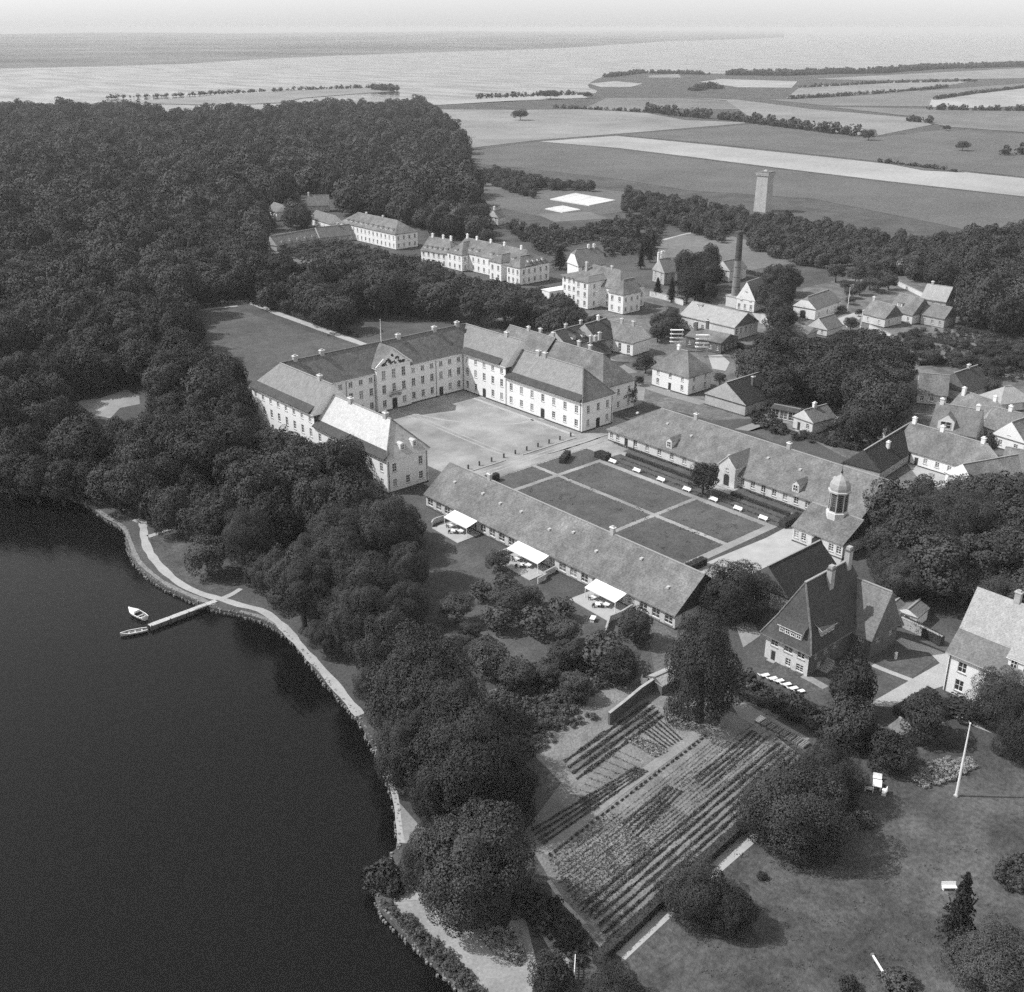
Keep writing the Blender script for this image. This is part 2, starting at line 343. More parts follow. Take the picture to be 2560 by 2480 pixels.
# --- park lawn behind the palace
sheet('park_lawn', P([(503,778),(592,766),(640,790),(900,868),(1000,905),(900,960),(640,960),(560,900),(520,860)]), .02, 'lawn')
ribbon('park_walk', smooth_line(P([(500,762),(606,753),(700,786),(800,822),(900,858),(960,880)]), 6), 3.2, .05, 'gravel_light', jit=.12)
ribbon('park_walk', smooth_line(P([(498,776),(545,770),(594,765)]), 6), 2.0, .045, 'gravel_light', jit=.15)
sheet('clearing', P([(190,1004),(250,996),(316,974),(348,990),(350,1010),(300,1020),(276,1046),(230,1036)]), .03, 'gravel')
ribbon('wood_walk', smooth_line(P([(276,962),(320,950),(380,948),(430,935)]), 5), 2.0, .04, 'gravel_dim', jit=.3)
# --- the shore walk
WALK = [(176,1228),(206,1236),(252,1254),(300,1283),(338,1302),(362,1312),(366,1350),(372,1378),(400,1420),(452,1462),(510,1489),(553,1500),(600,1517),(650,1530),(690,1553),(735,1590),(770,1632),(806,1672),(862,1740),(902,1790)]
ribbon('shore_walk', smooth_line(P([(338,1298),(356,1306),(362,1350),(376,1384),(408,1424),(455,1462),(510,1487),(553,1498),(600,1513),(650,1525),(684,1546),(720,1580),(765,1632),(806,1676),(860,1740),(900,1788)]), 2), 1.7, .05, 'gravel_light', jit=.2)
sheet('shore_lawn', P([(372,1338),(450,1338),(470,1370),(560,1400),(610,1430),(590,1470),(550,1485),(480,1462),(420,1425),(385,1385)]), .02, 'lawn_park')
ribbon('park_walk', smooth_line(P([(370,1342),(405,1330),(440,1318)]), 2), 1.5, .05, 'gravel_light', jit=.2)
ribbon('park_walk', smooth_line(P([(553,1498),(580,1486),(602,1472)]), 2), 1.3, .055, 'gravel_light', jit=.2)
ribbon('path', smooth_line(P([(553,1322),(575,1330),(590,1332)]), 2), 1.6, .05, 'gravel_light', jit=.2)
# stone edge of the lake: rough blocks, one strip
def stone_edge():
    mb = MB(); rnd = random.Random(3)
    for i in range(len(LAKEW) - 1):
        a = Vector(LAKEW[i]); b = Vector(LAKEW[i+1]); L = (b - a).length
        if i < 3 or (a.x < 62 and a.y > 214): continue
        n = max(1, int(L / .5)); t = (b - a).normalized(); nn = Vector((-t.y, t.x))
        for k in range(n):
            for row in range(2):
                if rnd.random() < .22: continue
                c = a + (b - a) * ((k + rnd.uniform(.2, .8)) / n) + nn * (-.25 + row * .5 + rnd.uniform(-.25, .25)); r = rnd.uniform(.10, .26); zt = (.10 - row * .5) + rnd.uniform(-.1, .08)
                an = rnd.uniform(0, 3); pts = [(c.x + r * rnd.uniform(.6, 1.25) * math.cos(an + j * 1.257), c.y + r * rnd.uniform(.6, 1.25) * math.sin(an + j * 1.257)) for j in range(5)]
                mb.prism(pts, -1.0, zt, 'shore_stone')
    return tag(obj('stone_edging', mb), 'rough pale stones laid along the edge of the lake', None, None, 'stuff')
stone_edge()
ribbon('shore_bank', [p for p in smooth_line(P([(206,1247),(262,1288),(308,1318),(325,1352),(345,1400),(392,1443),(440,1472),(535,1512)]), 2)], 1.1, .03, 'shore_stone', jit=.35)
ribbon('shore_bank', smooth_line(P([(600,1528),(672,1550),(740,1600)]), 2), .8, .03, 'shore_stone', jit=.35)
ribbon('shore_bank', smooth_line(P([(958,1900),(988,1990),(996,2050),(1003,2108)]), 2), 1.0, .03, 'gravel_light', jit=.2)
# --- terrace drive at the bottom
sheet('drive', P([(985,2205),(1040,2200),(1075,2250),(1120,2300),(1180,2320),(1260,2330),(1300,2265),(1315,2300),(1330,2360),(1345,2420),(1330,2480),(1360,2600),(1250,2600),(1190,2480),(1120,2400),(1050,2330),(985,2270)]), .022, 'gravel')
sheet('drive', P([(984,1992),(1010,2020),(1045,2060),(1085,2085),(1060,2110),(1004,2108)]), .022, 'gravel_dim')
ribbon('stone_step', P([(984,2246),(1068,2240)]), 1.3, .05, 'gravel_light')
sheet('flower_bed_soil', P([(1200,2345),(1240,2320),(1290,2330),(1310,2370),(1316,2405),(1300,2418),(1262,2400),(1225,2375)]), .06, 'soil_dark')
sheet('lakeside_border', P([(960,2258),(1000,2280),(1060,2335),(1130,2405),(1200,2480),(1260,2560),(1200,2560),(1140,2466),(1080,2402),(1010,2332)]), .03, 'soil_dark')
# --- kitchen garden
K = lambda l: [(900 + u * .5357, 1550 + v * .5357) for u, v in l]
sheet('kitchen_garden_soil', P(K([(600,330),(1100,180),(1450,330),(1850,470),(2140,700),(1460,1290),(1130,1540),(1010,1400),(880,1200),(760,1000),(940,760),(700,520)])), .02, 'soil')
ribbon('garden_path', P(K([(850,1085),(1220,790),(1600,515)])), [1.9, 1.9, 1.7], .05, 'gravel_dim')
ribbon('garden_path', P(K([(880,1215),(950,1320),(1050,1420)])), .6, .05, 'gravel_light')
ribbon('garden_path', P(K([(860,1445),(900,1520),(965,1610)])), 1.3, .05, 'gravel')
sheet('garden_plot', P(K([(970,790),(1190,580),(1340,660),(1180,800),(1000,880)])), .03, 'soil')
sheet('garden_plot', P(K([(960,700),(1330,400),(1400,440),(1180,600),(1010,720)])), .031, 'soil_dark')
sheet('garden_plot', P(K([(900,1300),(1460,830),(1580,740),(2000,420),(1900,400),(1480,700),(1250,880),(880,1180)])), .034, 'soil')
ribbon('hedge_walk', P([(1542,2386),(1700,2240),(1890,2076)]), 2.6, .03, 'paving')
# --- lawns of the villas at the right
sheet('villa_lawn', P([(1540,2400),(1890,2080),(2100,1960),(2340,1830),(2560,1880),(2800,1900),(2900,2700),(1700,2700),(1560,2500)]), .02, 'lawn_park')
Q = lambda l: [(1700 + u * .43878, 1250 + v * .43878) for u, v in l]
sheet('garden_drive', P(Q([(1060,1170),(1200,1090),(1340,1010),(1480,930),(1420,870),(1300,850),(1230,800),(1260,785),(1400,830),(1530,880),(1540,960),(1500,1060),(1440,1080),(1430,1150),(1520,1190),(1650,1260),(1780,1330),(1700,1300),(1530,1225),(1420,1215),(1340,1120),(1200,1180)])), .030, 'gravel_light')
sheet('lawn', P(Q([(1110,920),(1380,870),(1460,910),(1330,1010),(1290,1030),(1060,930)])), .026, 'lawn')
sheet('lawn', P(Q([(1080,940),(1290,1040),(1200,1090),(1080,1160),(1040,1050)])), .027, 'lawn')
ribbon('garden_path', P(Q([(1050,920),(1180,975),(1340,1035)])), 1.2, .036, 'gravel_light')
sheet('lawn', P(Q([(330,1000),(520,900),(720,990),(850,1060),(840,1200),(620,1160),(420,1080)])), .024, 'lawn_park')
ribbon('garden_path', smooth_line(P(Q([(270,1080),(430,1105),(560,1165),(700,1215),(880,1235)])), 2), 2.0, .034, 'gravel_light', jit=.2)
ribbon('garden_path', P(Q([(700,1000),(760,1030),(830,1070)])), 1.6, .038, 'gravel')
sheet('frame_yard', P(Q([(290,1160),(360,1150),(560,1260),(740,1360),(680,1400),(520,1330),(340,1240)])), .035, 'gravel_dim')
sheet('sun_terrace', P(Q([(320,720),(400,670),(460,770),(420,800),(360,840)])), .03, 'gravel')
sheet('hut_yard', P(Q([(1260,1215),(1330,1215),(1520,1225),(1500,1270),(1400,1265),(1330,1290)])), .032, 'gravel_dim')
sheet('orchard_clearing', P(K([(480,120),(560,80),(640,180),(560,240)])), .024, 'soil')
sheet('orchard_grass', P([(1030,1330),(1100,1330),(1300,1440),(1560,1560),(1640,1640),(1500,1720),(1200,1650),(1050,1500)]), .016, 'lawn')
sheet('lawn', P([(1040,1335),(1105,1335),(1150,1415),(1120,1475),(1045,1450)]), .021, 'lawn')
ribbon('garden_path', smooth_line(P([(1160,1640),(1190,1600),(1230,1640),(1260,1690)]), 2), 2.6, .03, 'gravel_dim', jit=.3)
# gardens and yards of the town
sheet('town_ground', P(S4([(-60,330),(60,150),(200,40),(600,60),(760,80),(1100,0),(1400,-20),(1700,0),(2000,90),(2000,960),(1500,1010),(1150,830),(1020,760),(860,680),(700,640),(520,650),(330,600),(180,560),(60,640)])), .012, 'town_ground')
sheet('hospital_garden', P([(690,630),(860,612),(960,640),(1140,696),(1270,725),(1400,740),(1600,800),(1640,850),(1480,850),(1300,830),(1180,760),(1000,700),(700,660)]), .0165, 'town_ground')
for l in ([(880,655),(960,668),(1050,690)], [(1000,640),(1100,690),(1240,725)], [(1060,700),(1160,715),(1260,742),(1330,760)]): ribbon('garden_path', smooth_line(P(l), 4), 2.2, .04, 'gravel_light', jit=.35)
# farm yard and town streets
sheet('farm_yard', P(S4([(1420,850),(1470,835),(1560,860),(1700,900),(1640,960),(1500,1000),(1480,930)])), .03, 'paving')
ribbon('street', smooth_line(P(S4([(60,600),(160,565),(190,490),(330,530),(480,570)])), 4), 4.5, .03, 'gravel_dim')
ribbon('street', smooth_line(P(S4([(150,430),(60,380),(-60,330)])), 4), 4.0, .032, 'gravel_dim')
sheet('yard', P(S4([(500,350),(560,345),(600,380),(580,420),(520,410)])), .03, 'paving')
sheet('yard', P(S4([(700,150),(900,190),(1000,235),(920,240),(740,200)])), .03, 'paving')
sheet('yard', P(S4([(1090,180),(1240,130),(1230,160),(1140,220)])), .03, 'paving')
sheet('kitchen_yard', P(S4([(620,690),(830,620),(880,660),(700,700)])), .03, 'gravel_dim')
sheet('walled_lawn', P(S4([(680,700),(770,668),(910,710),(840,765)])), .03, 'lawn')
# ================================================================== BUILDING TOOLS
def wall_openings(mb, p0, p1, z0, z1, ops, m, depth=.22, rev=None):
    """outer wall face from p0 to p1 (outside on the right hand), with real openings (u0, z0, u1, z1) and reveals"""
    p0 = Vector((p0[0], p0[1])); p1 = Vector((p1[0], p1[1])); d = p1 - p0; L = d.length; d /= L; n = Vector((d.y, -d.x))
    ops = [(max(.05, a), max(z0, b), min(L - .05, c), min(z1 - .02, e)) for a, b, c, e in ops]
    us = sorted({0.0, L, *[o[0] for o in ops], *[o[2] for o in ops]}); zs = sorted({z0, z1, *[o[1] for o in ops], *[o[3] for o in ops]})
    q = lambda u, z, k=0.0: (p0.x + d.x * u - n.x * k, p0.y + d.y * u - n.y * k, z)
    for i in range(len(us) - 1):
        for j in range(len(zs) - 1):
            cu, cz = (us[i] + us[i+1]) / 2, (zs[j] + zs[j+1]) / 2
            if any(o[0] < cu < o[2] and o[1] < cz < o[3] for o in ops): continue
            mb.face([q(us[i], zs[j]), q(us[i+1], zs[j]), q(us[i+1], zs[j+1]), q(us[i], zs[j+1])], m)
    for a, b, c, e in ops:
        r = rev or m; k = depth
        mb.face([q(a, b), q(a, e), q(a, e, k), q(a, b, k)], r); mb.face([q(c, b), q(c, b, k), q(c, e, k), q(c, e)], r)
        mb.face([q(a, e), q(c, e), q(c, e, k), q(a, e, k)], r); mb.face([q(a, b), q(a, b, k), q(c, b, k), q(c, b)], r)
_WM = {}; _pr = random.Random(77)
def window_mesh(w, h, nx, ny, frame='trim', pane='pane', sill=True):
    key = (round(w, 2), round(h, 2), nx, ny, frame, pane, sill)
    if key in _WM: return _WM[key]
    mb = MB(); t = .09                                  # local: x across, z up, faces -y
    mb.box(-w/2, 0.02, 0, w/2, .06, h, pane)
    mb.box(-w/2, -.04, 0, -w/2 + t, .018, h, frame); mb.box(w/2 - t, -.04, 0, w/2, .018, h, frame)
    mb.box(-w/2 + t, -.038, 0, w/2 - t, .017, t, frame); mb.box(-w/2 + t, -.038, h - t, w/2 - t, .017, h, frame)
    for i in range(1, nx): x = -w/2 + w * i / nx; mb.box(x - .045, -.03, t, x + .045, .016, h - t, frame)
    for j in range(1, ny): z = h * j / ny; mb.box(-w/2 + t, -.026, z - .035, w/2 - t, .015, z + .035, frame)
    if sill: mb.box(-w/2 - .1, -.32, -.1, w/2 + .1, .0, -.005, 'stone')
    _WM[key] = mb.mesh('window'); return _WM[key]
_DM = {}
def door_mesh(w, h, arched=False, m='door', frame='trim_grey'):
    key = (round(w, 2), round(h, 2), arched, m, frame)
    if key in _DM: return _DM[key]
    mb = MB(); mb.box(-w/2, .0, 0, w/2, .06, h, m); t = .12
    mb.box(-w/2, -.08, 0, -w/2 + t, -.002, h, frame); mb.box(w/2 - t, -.08, 0, w/2, -.002, h, frame); mb.box(-w/2 + t, -.08, h - t, w/2 - t, -.002, h, frame)
    mb.box(-.03, -.03, 0, .03, -.003, h - t, 'wood_dark'); mb.box(-w/2 + t, -.03, h * .72, w/2 - t, -.004, h * .72 + .08, 'wood_dark')
    mb.box(-w/2 - .25, -.9, -.02, w/2 + .25, -.1, .14, 'stone')
    if arched:
        for s in (-1, 1): mb.face([(s * w/2, -.085, h), (s * w/2, -.085, h - w * .4), (s * w * .2, -.085, h)], frame)
    _DM[key] = mb.mesh('door'); return _DM[key]
def put_on_wall(parent, mesh, name, p0, d, n, u, z, depth=.22, out=0.0):
    o = obj(name, mesh, parent); k = depth - out
    o.location = (p0[0] + d[0] * u - n[0] * k, p0[1] + d[1] * u - n[1] * k, z); o.rotation_euler = (0, 0, math.atan2(d[1], d[0])); return o
def facade(parent, mbw, p0, p1, z0, z1, wins, m, doors=(), frame='trim', pane='pane', nx=2, ny=3, depth=.2, rev=None):
    """wins: (u, z, w, h); doors: (u, w, h, arched). Adds the pierced wall to mbw and window and door parts to parent"""
    L = math.dist(p0, p1); d = ((p1[0] - p0[0]) / L, (p1[1] - p0[1]) / L); n = (d[1], -d[0])
    ops = [(u - w/2, z, u + w/2, z + h) for u, z, w, h in wins] + [(u - w/2, z0, u + w/2, z0 + h) for u, w, h, *_ in doors]
    wall_openings(mbw, p0, p1, z0, z1, ops, m, depth, rev)
    for u, z, w, h in wins: put_on_wall(parent, window_mesh(w, h, nx, ny, frame, _pr.choice((pane, pane, pane, 'pane_pale', 'pane_curtain'))), 'window', p0, d, n, u, z, depth - .05)
    for u, w, h, *a in doors: put_on_wall(parent, door_mesh(w, h, bool(a and a[0])), 'door', p0, d, n, u, z0, depth - .09)
def roof_solid(mb, L, W, z0, zr, ends, m, over=.45, fascia=.22, gm=None, axis='x', cx=0, cy=0, verge=None, fm=None):
    """closed roof: ridge along axis. ends = (left, right), each 'g' gable, 'h' hip, 'k' half hip"""
    a, b = L / 2, W / 2 + over; sl = (zr - z0) / (W / 2); ze = z0 - over * sl
    if verge is None: verge = over * .6
    fm = fm or m
    T = (lambda x, y, z: (cx + x, cy + y, z)) if axis == 'x' else (lambda x, y, z: (cx - y, cy + x, z))
    pts = {}
    for s, e in ((-1, ends[0]), (1, ends[1])):
        x = a + (over if e in 'h' else verge)
        if e == 'g': pts[s] = dict(x=x, lo=x, ridge=x)
        elif e == 'h': pts[s] = dict(x=x, lo=x, ridge=a - W / 2)
        else: pts[s] = dict(x=x, lo=x, ridge=a - W * .16)
    l, r = pts[-1], pts[1]
    bl, br, fr, fl = T(-l['x'], b, ze), T(r['x'], b, ze), T(r['x'], -b, ze), T(-l['x'], -b, ze)
    RL, RR = T(-l['ridge'], 0, zr), T(r['ridge'], 0, zr)
    def half(s, d):                                   # half-hip break points
        k = .34; y = W / 2 * k; z = zr - y * sl; return T(s * d['x'], y, z), T(s * d['x'], -y, z)
    hl = half(-1, l) if ends[0] == 'k' else None; hr = half(1, r) if ends[1] == 'k' else None
    mb.face([fl, fr] + ([hr[1]] if hr else []) + [RR, RL] + ([hl[1]] if hl else []), m)
    mb.face([br, bl] + ([hl[0]] if hl else []) + [RL, RR] + ([hr[0]] if hr else []), m)
    dn = lambda p: (p[0], p[1], p[2] - fascia)
    for e, q in ((ends[0], (bl, fl, RL, hl)), (ends[1], (fr, br, RR, (hr[1], hr[0]) if hr else None))):
        if e == 'h': mb.face([q[0], q[1], q[2]], m)
        elif e == 'k':
            mb.face([q[3][0], q[3][1], q[2]], m); mb.face([q[0], q[1], q[3][1], q[3][0]], gm or m)
        else: mb.face([q[0], q[1], q[2]], gm or m)
    for p, q in ((fl, fr), (fr, br), (br, bl), (bl, fl)): mb.face([dn(p), dn(q), q, p], fm)
    mb.face([dn(bl), dn(br), dn(fr), dn(fl)], fm)
def chimney(parent, x, y, z0, z1, w=1.0, d=.7, m='stucco_grey', cap='chimney_cap'):
    mb = MB(); mb.box(x - w/2, y - d/2, z0, x + w/2, y + d/2, z1 - .25, m); mb.box(x - w/2 - .12, y - d/2 - .12, z1 - .25, x + w/2 + .12, y + d/2 + .12, z1 - .05, cap)
    mb.box(x - w*.3, y - d*.3, z1 - .05, x + w*.3, y + d*.3, z1 + .25, m)
    return obj('chimney', mb, parent)
def downpipe(parent, x, y, z0, z1):
    mb = MB(); mb.lathe([(.07, z0), (.07, z1)], 6, 'iron', x, y); return obj('downpipe', mb, parent)
def dormer(parent, x, y, z, w, h, dep, ang, roof='roof_tile', wall='trim', style='gable', arched=False):
    """dormer with its front foot at (x, y, z); ang = rotation so that local -y faces out"""
    mb = MB(); mb.box(-w/2, 0, 0, w/2, dep, h, wall)
    if style == 'gable':
        hh = w * .42
        mb.face([(-w/2, -.0, h), (w/2, 0, h), (0, 0, h + hh)], wall)
        for s in (-1, 1):
            pts = [(0, -.12, h + hh + .06), (s*(w/2 + .15), -.12, h - .08), (s*(w/2 + .15), dep + hh, h - .08), (0, dep + hh, h + hh + .06)]
            mb.face(pts if s < 0 else pts[::-1], roof); mb.face([(p[0], p[1], p[2] - .1) for p in (pts[::-1] if s < 0 else pts)], roof)
            mb.face([pts[0], pts[1], (pts[1][0], pts[1][1], pts[1][2] - .1), (0, -.12, h + hh - .04)], 'trim_grey')
    elif style == 'curved':
        n = 7; prof = [(-w/2 - .12 + (w + .24) * i / n, h + .32 * math.sin(math.pi * i / n)) for i in range(n + 1)]
        for i in range(n):
            (xa, za), (xb, zb) = prof[i], prof[i+1]; mb.face([(xa, -.15, za), (xb, -.15, zb), (xb, dep, zb), (xa, dep, za)], roof); mb.face([(xa, -.15, h - .08), (xb, -.15, h - .08), (xb, -.15, zb), (xa, -.15, za)], wall)
    else:
        mb.box(-w/2 - .15, -.2, h, w/2 + .15, dep + .5, h + .14, roof)
    o = obj('dormer', mb, parent, (x, y, z), ang)
    ww, hw = w * .66, h * .72
    g = obj('window', window_mesh(ww, hw, 2, 2, 'trim', 'pane', False), o, (0, -.065, h * .16)); return o

def house(name, label, cat, A, B, W, h, zr, roof='gg', wm='stucco', rm='roof_tile', wins=(), doors=(), chim=(), dorm=(), group=None, gm=None, over=.4, ridge_cap=True, plinth=True, pane='pane', cm='stucco_grey', verge=None, frame='trim', z0=0.0):
    """A, B: world ends of the ridge line. wins: (side, n, z, w, h[, u0frac, u1frac]); doors: (side, ufrac, w, h[, arched]); chim: (t along ridge, off across, top z)
    dorm: (side, tfrac, z, w, h, style)"""
    A = Vector((A[0], A[1])); B = Vector((B[0], B[1])); L = (B - A).length; ang = math.atan2(B.y - A.y, B.x - A.x); c = (A + B) / 2
    t = thing(name, label, cat, (c.x, c.y, z0), ang, group)
    a, b = L / 2, W / 2; sides = {'f': ((-a, -b), (a, -b)), 'r': ((a, -b), (a, b)), 'b': ((a, b), (-a, b)), 'l': ((-a, b), (-a, -b))}
    mbw = MB()
    for s, (p0, p1) in sides.items():
        SL = math.dist(p0, p1); end = roof[0] if s == 'l' else roof[1] if s == 'r' else None; slope = (zr - h) / b
        ws = []; gws = []
        for w_ in wins:
            if w_[0] != s: continue
            _, n, z, w, hh = w_[:5]; u0, u1 = (w_[5], w_[6]) if len(w_) > 6 else (0.0, 1.0)
            for k in range(n):
                u = SL * (u0 + (u1 - u0) * (k + .5) / n)
                (gws if z + hh > h - .1 and end in ('g', 'k') else ws).append((u, z, w, hh))
        ds = [(SL * d_[1], d_[2], d_[3], *(d_[4:])) for d_ in doors if d_[0] == s]
        facade(t, mbw, p0, p1, 0, h, ws, wm, ds, pane=pane, frame=frame, ny=3 if h > 2.6 else 2)
        if end in ('g', 'k'):
            q0, q1 = Vector((*p0, h)), Vector((*p1, h)); mid = (q0 + q1) / 2
            if end == 'g': mbw.face([q0, q1, (mid.x, mid.y, zr - .04)], gm or wm)
            else:
                k = .34; zz = zr - b * k * slope - .04; e = (q1 - q0).normalized() * b * k; mbw.face([q0, q1, (mid.x + e.x, mid.y + e.y, zz), (mid.x - e.x, mid.y - e.y, zz)], gm or wm)
            dd = ((p1[0] - p0[0]) / SL, (p1[1] - p0[1]) / SL); nn = (dd[1], -dd[0])
            for u, z, w, hh in gws: put_on_wall(t, window_mesh(w, hh, 2, 2, frame, pane), 'window', p0, dd, nn, u, z, -.02)
    obj('wall', mbw, t)
    if plinth:
        mp = MB(); e = .05; mp.box(-a - e, -b - e, -.3, a + e, b + e, .35, 'plinth')
        obj('plinth', mp, t)
    mr = MB(); roof_solid(mr, L, W, h, zr, roof, rm, over, gm=gm or wm, verge=verge); ro = obj('roof', mr, t)
    if ridge_cap:
        ra = a + .2 if roof[0] == 'g' else a - (b if roof[0] == 'h' else W * .16); rb = a + .2 if roof[1] == 'g' else a - (b if roof[1] == 'h' else W * .16)
        if ra + rb > .5: mc = MB(); mc.bar((-ra, 0, zr + .02), (rb, 0, zr + .02), .35, .16, 'cap'); obj('ridge_cap', mc, ro)
    sl = (zr - h) / b
    for q in chim: chimney(t, -a + L * q[0], q[1] * b, zr - abs(q[1]) * b * sl - .7, q[2], m=cm, *q[3:4])
    for s, tf, z, w, hh, st in dorm:
        yy = b - (z - h) / sl; dep = hh / sl + .3
        if s == 'f': dormer(t, -a + L * tf, -yy, z, w, hh, dep, 0, rm, 'trim' if st != 'dark' else wm, 'flat' if st in ('flat', 'dark') else st)
        elif s == 'b': dormer(t, -a + L * tf, yy, z, w, hh, dep, math.pi, rm, 'trim', st)
        else:
            xx = a - (z - h) / sl; dormer(t, xx if s == 'r' else -xx, -b + W * tf, z, w, hh, dep, math.pi / 2 if s == 'r' else -math.pi / 2, rm, 'trim', st)
    return t
# ================================================================== THE PALACE
def palace():
    t = thing('palace', 'large white three winged palace with tiled hipped roofs around a gravel courtyard', 'palace', (179.5, 240, 0))
    ox, oy = 179.5, 240.0; X = lambda x: x - ox; Y = lambda y: y - oy
    xl0, xl1, xr0, xr1 = X(140.0), X(152.4), X(206.6), X(219.0); yf, ym, yc, yb = Y(204.6), Y(237.0), Y(257.4), Y(269.6)
    HE, HF, ZR, ZF = 12.7, 9.5, 19.2, 16.4
    # walls
    w = MB(); st = 'stucco'
    def bays(L, n, u0=0.0): return [u0 + L * (k + .5) / n for k in range(n)]
    def three(us, skip=()): return [(u, z, 1.3, hh) for u in us for z, hh in ((1.5, 2.1), (5.6, 2.3), (9.7, 1.5)) if (round(u, 2), z) not in skip]
    # centre range, courtyard face, in three stretches round the projecting middle
    ac0, ac1 = X(173.5), X(185.6); yp = yc - .9
    L = ac0 - xl1; us = bays(L, 6, .2); facade(t, w, (xl1, yc), (ac0, yc), 0, HE, three(us), st)
    L = xr0 - ac1; us = bays(L, 6); dr = us[3]
    facade(t, w, (ac1, yc), (xr0, yc), 0, HE, [q for q in three(us) if not (q[0] == dr and q[1] < 2)], st, [(dr, 1.7, 3.1, True)])
    L = ac1 - ac0; us = bays(L, 3); us = [L/2 - 3.6, L/2, L/2 + 3.6]
    facade(t, w, (ac0, yp), (ac1, yp), 0, 14.0, [(u, z, 1.35, hh) for u in us for z, hh in ((1.5, 2.1), (5.6, 2.6), (9.9, 2.7)) if not (u == L/2 and z < 2)], st, [(L/2, 2.0, 3.7, True)])
    for x, s in ((ac0, -1), (ac1, 1)): w.face([(x, yp, 0), (x, yc + .5, 0), (x, yc + .5, 14.0), (x, yp, 14.0)][::s], st)
    # courtyard faces of the wings
    for side in (1, -1):
        xi = xr0 if side > 0 else xl1; F = lambda y: (xi, y)
        L = yc - ym; us = bays(L, 5)
        d = us[2]
        def order(a, b): return (F(a), F(b)) if side < 0 else (F(b), F(a))
        if side > 0: p0, p1 = (xi, yc), (xi, ym); uu = us
        else: p0, p1 = (xi, ym), (xi, yc); uu = us
        facade(t, w, p0, p1, 0, HE, [q for q in three(uu) if not (q[0] == d and q[1] < 2)], st, [(d, 1.7, 3.1, True)])
        L = ym - yf; us = bays(L, 7); d = us[3]
        if side > 0: p0, p1 = (xi, ym), (xi, yf)
        else: p0, p1 = (xi, yf), (xi, ym)
        facade(t, w, p0, p1, 0, HF, [(u, z, 1.3, hh) for u in us for z, hh in ((1.5, 2.0), (5.4, 2.2)) if not (u == d and z < 2)], st, [(d, 1.8, 3.3, True)])
        # outer faces
        xo = xr1 if side > 0 else xl0
        L = yb - ym; us = bays(L, 8)
        p0, p1 = ((xo, ym), (xo, yb)) if side > 0 else ((xo, yb), (xo, ym)); facade(t, w, p0, p1, 0, HE, three(us), st)
        L = ym - yf; us = bays(L, 7)
        p0, p1 = ((xo, yf), (xo, ym)) if side > 0 else ((xo, ym), (xo, yf)); facade(t, w, p0, p1, 0, HF, [(u, z, 1.3, hh) for u in us for z, hh in ((1.5, 2.0), (5.4, 2.2))], st)
    # front ends of the wings
    L = xr1 - xr0; us = [L * .2, L * .52, L * .82]
    facade(t, w, (xr0, yf), (xr1, yf), 0, HF, [(us[0], 1.5, 1.2, 2.0), (us[2], 1.5, 1.2, 2.0)] + [(u, 5.4, 1.2, 2.2) for u in us], st, [(us[1], 1.7, 3.2, True)])
    L = xl1 - xl0; us = [L * .18, L * .5, L * .82]
    facade(t, w, (xl0, yf), (xl1, yf), 0, HF, [(u, 1.5, 1.2, 2.0) for u in us] + [(us[0], 5.4, 1.2, 2.2), (us[2], 5.4, 1.2, 2.2)], st)
    # garden face, end gables above the lower front wings
    us = bays(xr1 - xl0, 19); facade(t, w, (xr1, yb), (xl0, yb), 0, HE, three(us), st)
    obj('wall', w, t)
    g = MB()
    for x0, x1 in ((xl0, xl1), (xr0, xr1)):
        xm = (x0 + x1) / 2; g.face([(x0, ym, HF - .5), (x1, ym, HF - .5), (x1, ym, HE), (xm, ym, ZR - .1), (x0, ym, HE)], 'roof_dark')  # roof-clad gables; their shaded face is put into the dark colour
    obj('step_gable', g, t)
    pl = MB()
    for x0, y0, x1, y1 in ((xl0, yf, xl1, yb), (xr0, yf, xr1, yb), (xl1 - .1, yc, xr0 + .1, yb), (ac0, yp, ac1, yc)): pl.box(x0 - .06, y0 - .06, -.3, x1 + .06, y1 + .06, .42, 'plinth')
    obj('plinth', pl, t)
    # roofs
    def part_roof(name, cx, cy, L, W, z0, zr, ends, m, axis, dz=0.0, over=.5):
        mr = MB(); roof_solid(mr, L, W, z0 + dz, zr + dz, ends, m, over, gm='stucco', axis=axis, cx=cx, cy=cy, fm='trim'); return obj(name, mr, t)
    part_roof('roof', 0, (yc + yb) / 2, xr1 - xl0 - .02, yb - yc, HE, ZR, 'hh', 'glazed_tile', 'x')
    wl = xl1 - xl0
    for x0, x1, mrear, mfront in ((xl0, xl1, 'glazed_tile', 'glazed_new'), (xr0, xr1, 'glazed_tile', 'glazed_tile')):
        xm = (x0 + x1) / 2
        part_roof('roof', xm, (ym + yb) / 2, yb - ym, wl, HE, ZR, 'gh', mrear, 'y', .03)
        part_roof('roof', xm, (yf + ym) / 2, ym - yf, wl, HF, ZF, 'hg', mfront, 'y', .0)
    # eave strips coloured darker than the roof above, on the west slopes
    def band(x_e, zt, y0, y1, zr, run, sgn, m='roof_dark', dz=.04):
        sl = (zr - zt) / (wl / 2); e = MB(); o = .95; xe = x_e - sgn * o; xi = x_e + sgn * run; zi = zt + run * sl + dz; ze = zi - (run + o) * sl * .62
        pts = [(xe, y0, ze), (xe, y1, ze), (xi, y1, zi), (xi, y0, zi)]
        e.face(pts if sgn < 0 else pts[::-1], m); q = [(p[0], p[1], p[2] - .16) for p in pts]; e.face(q[::-1] if sgn < 0 else q, 'trim')
        for k in range(4): l = (k + 1) % 4; e.face([pts[k], q[k], q[l], pts[l]] if sgn > 0 else [pts[l], q[l], q[k], pts[k]], 'wood_dark')
        obj('eave_band', e, t)
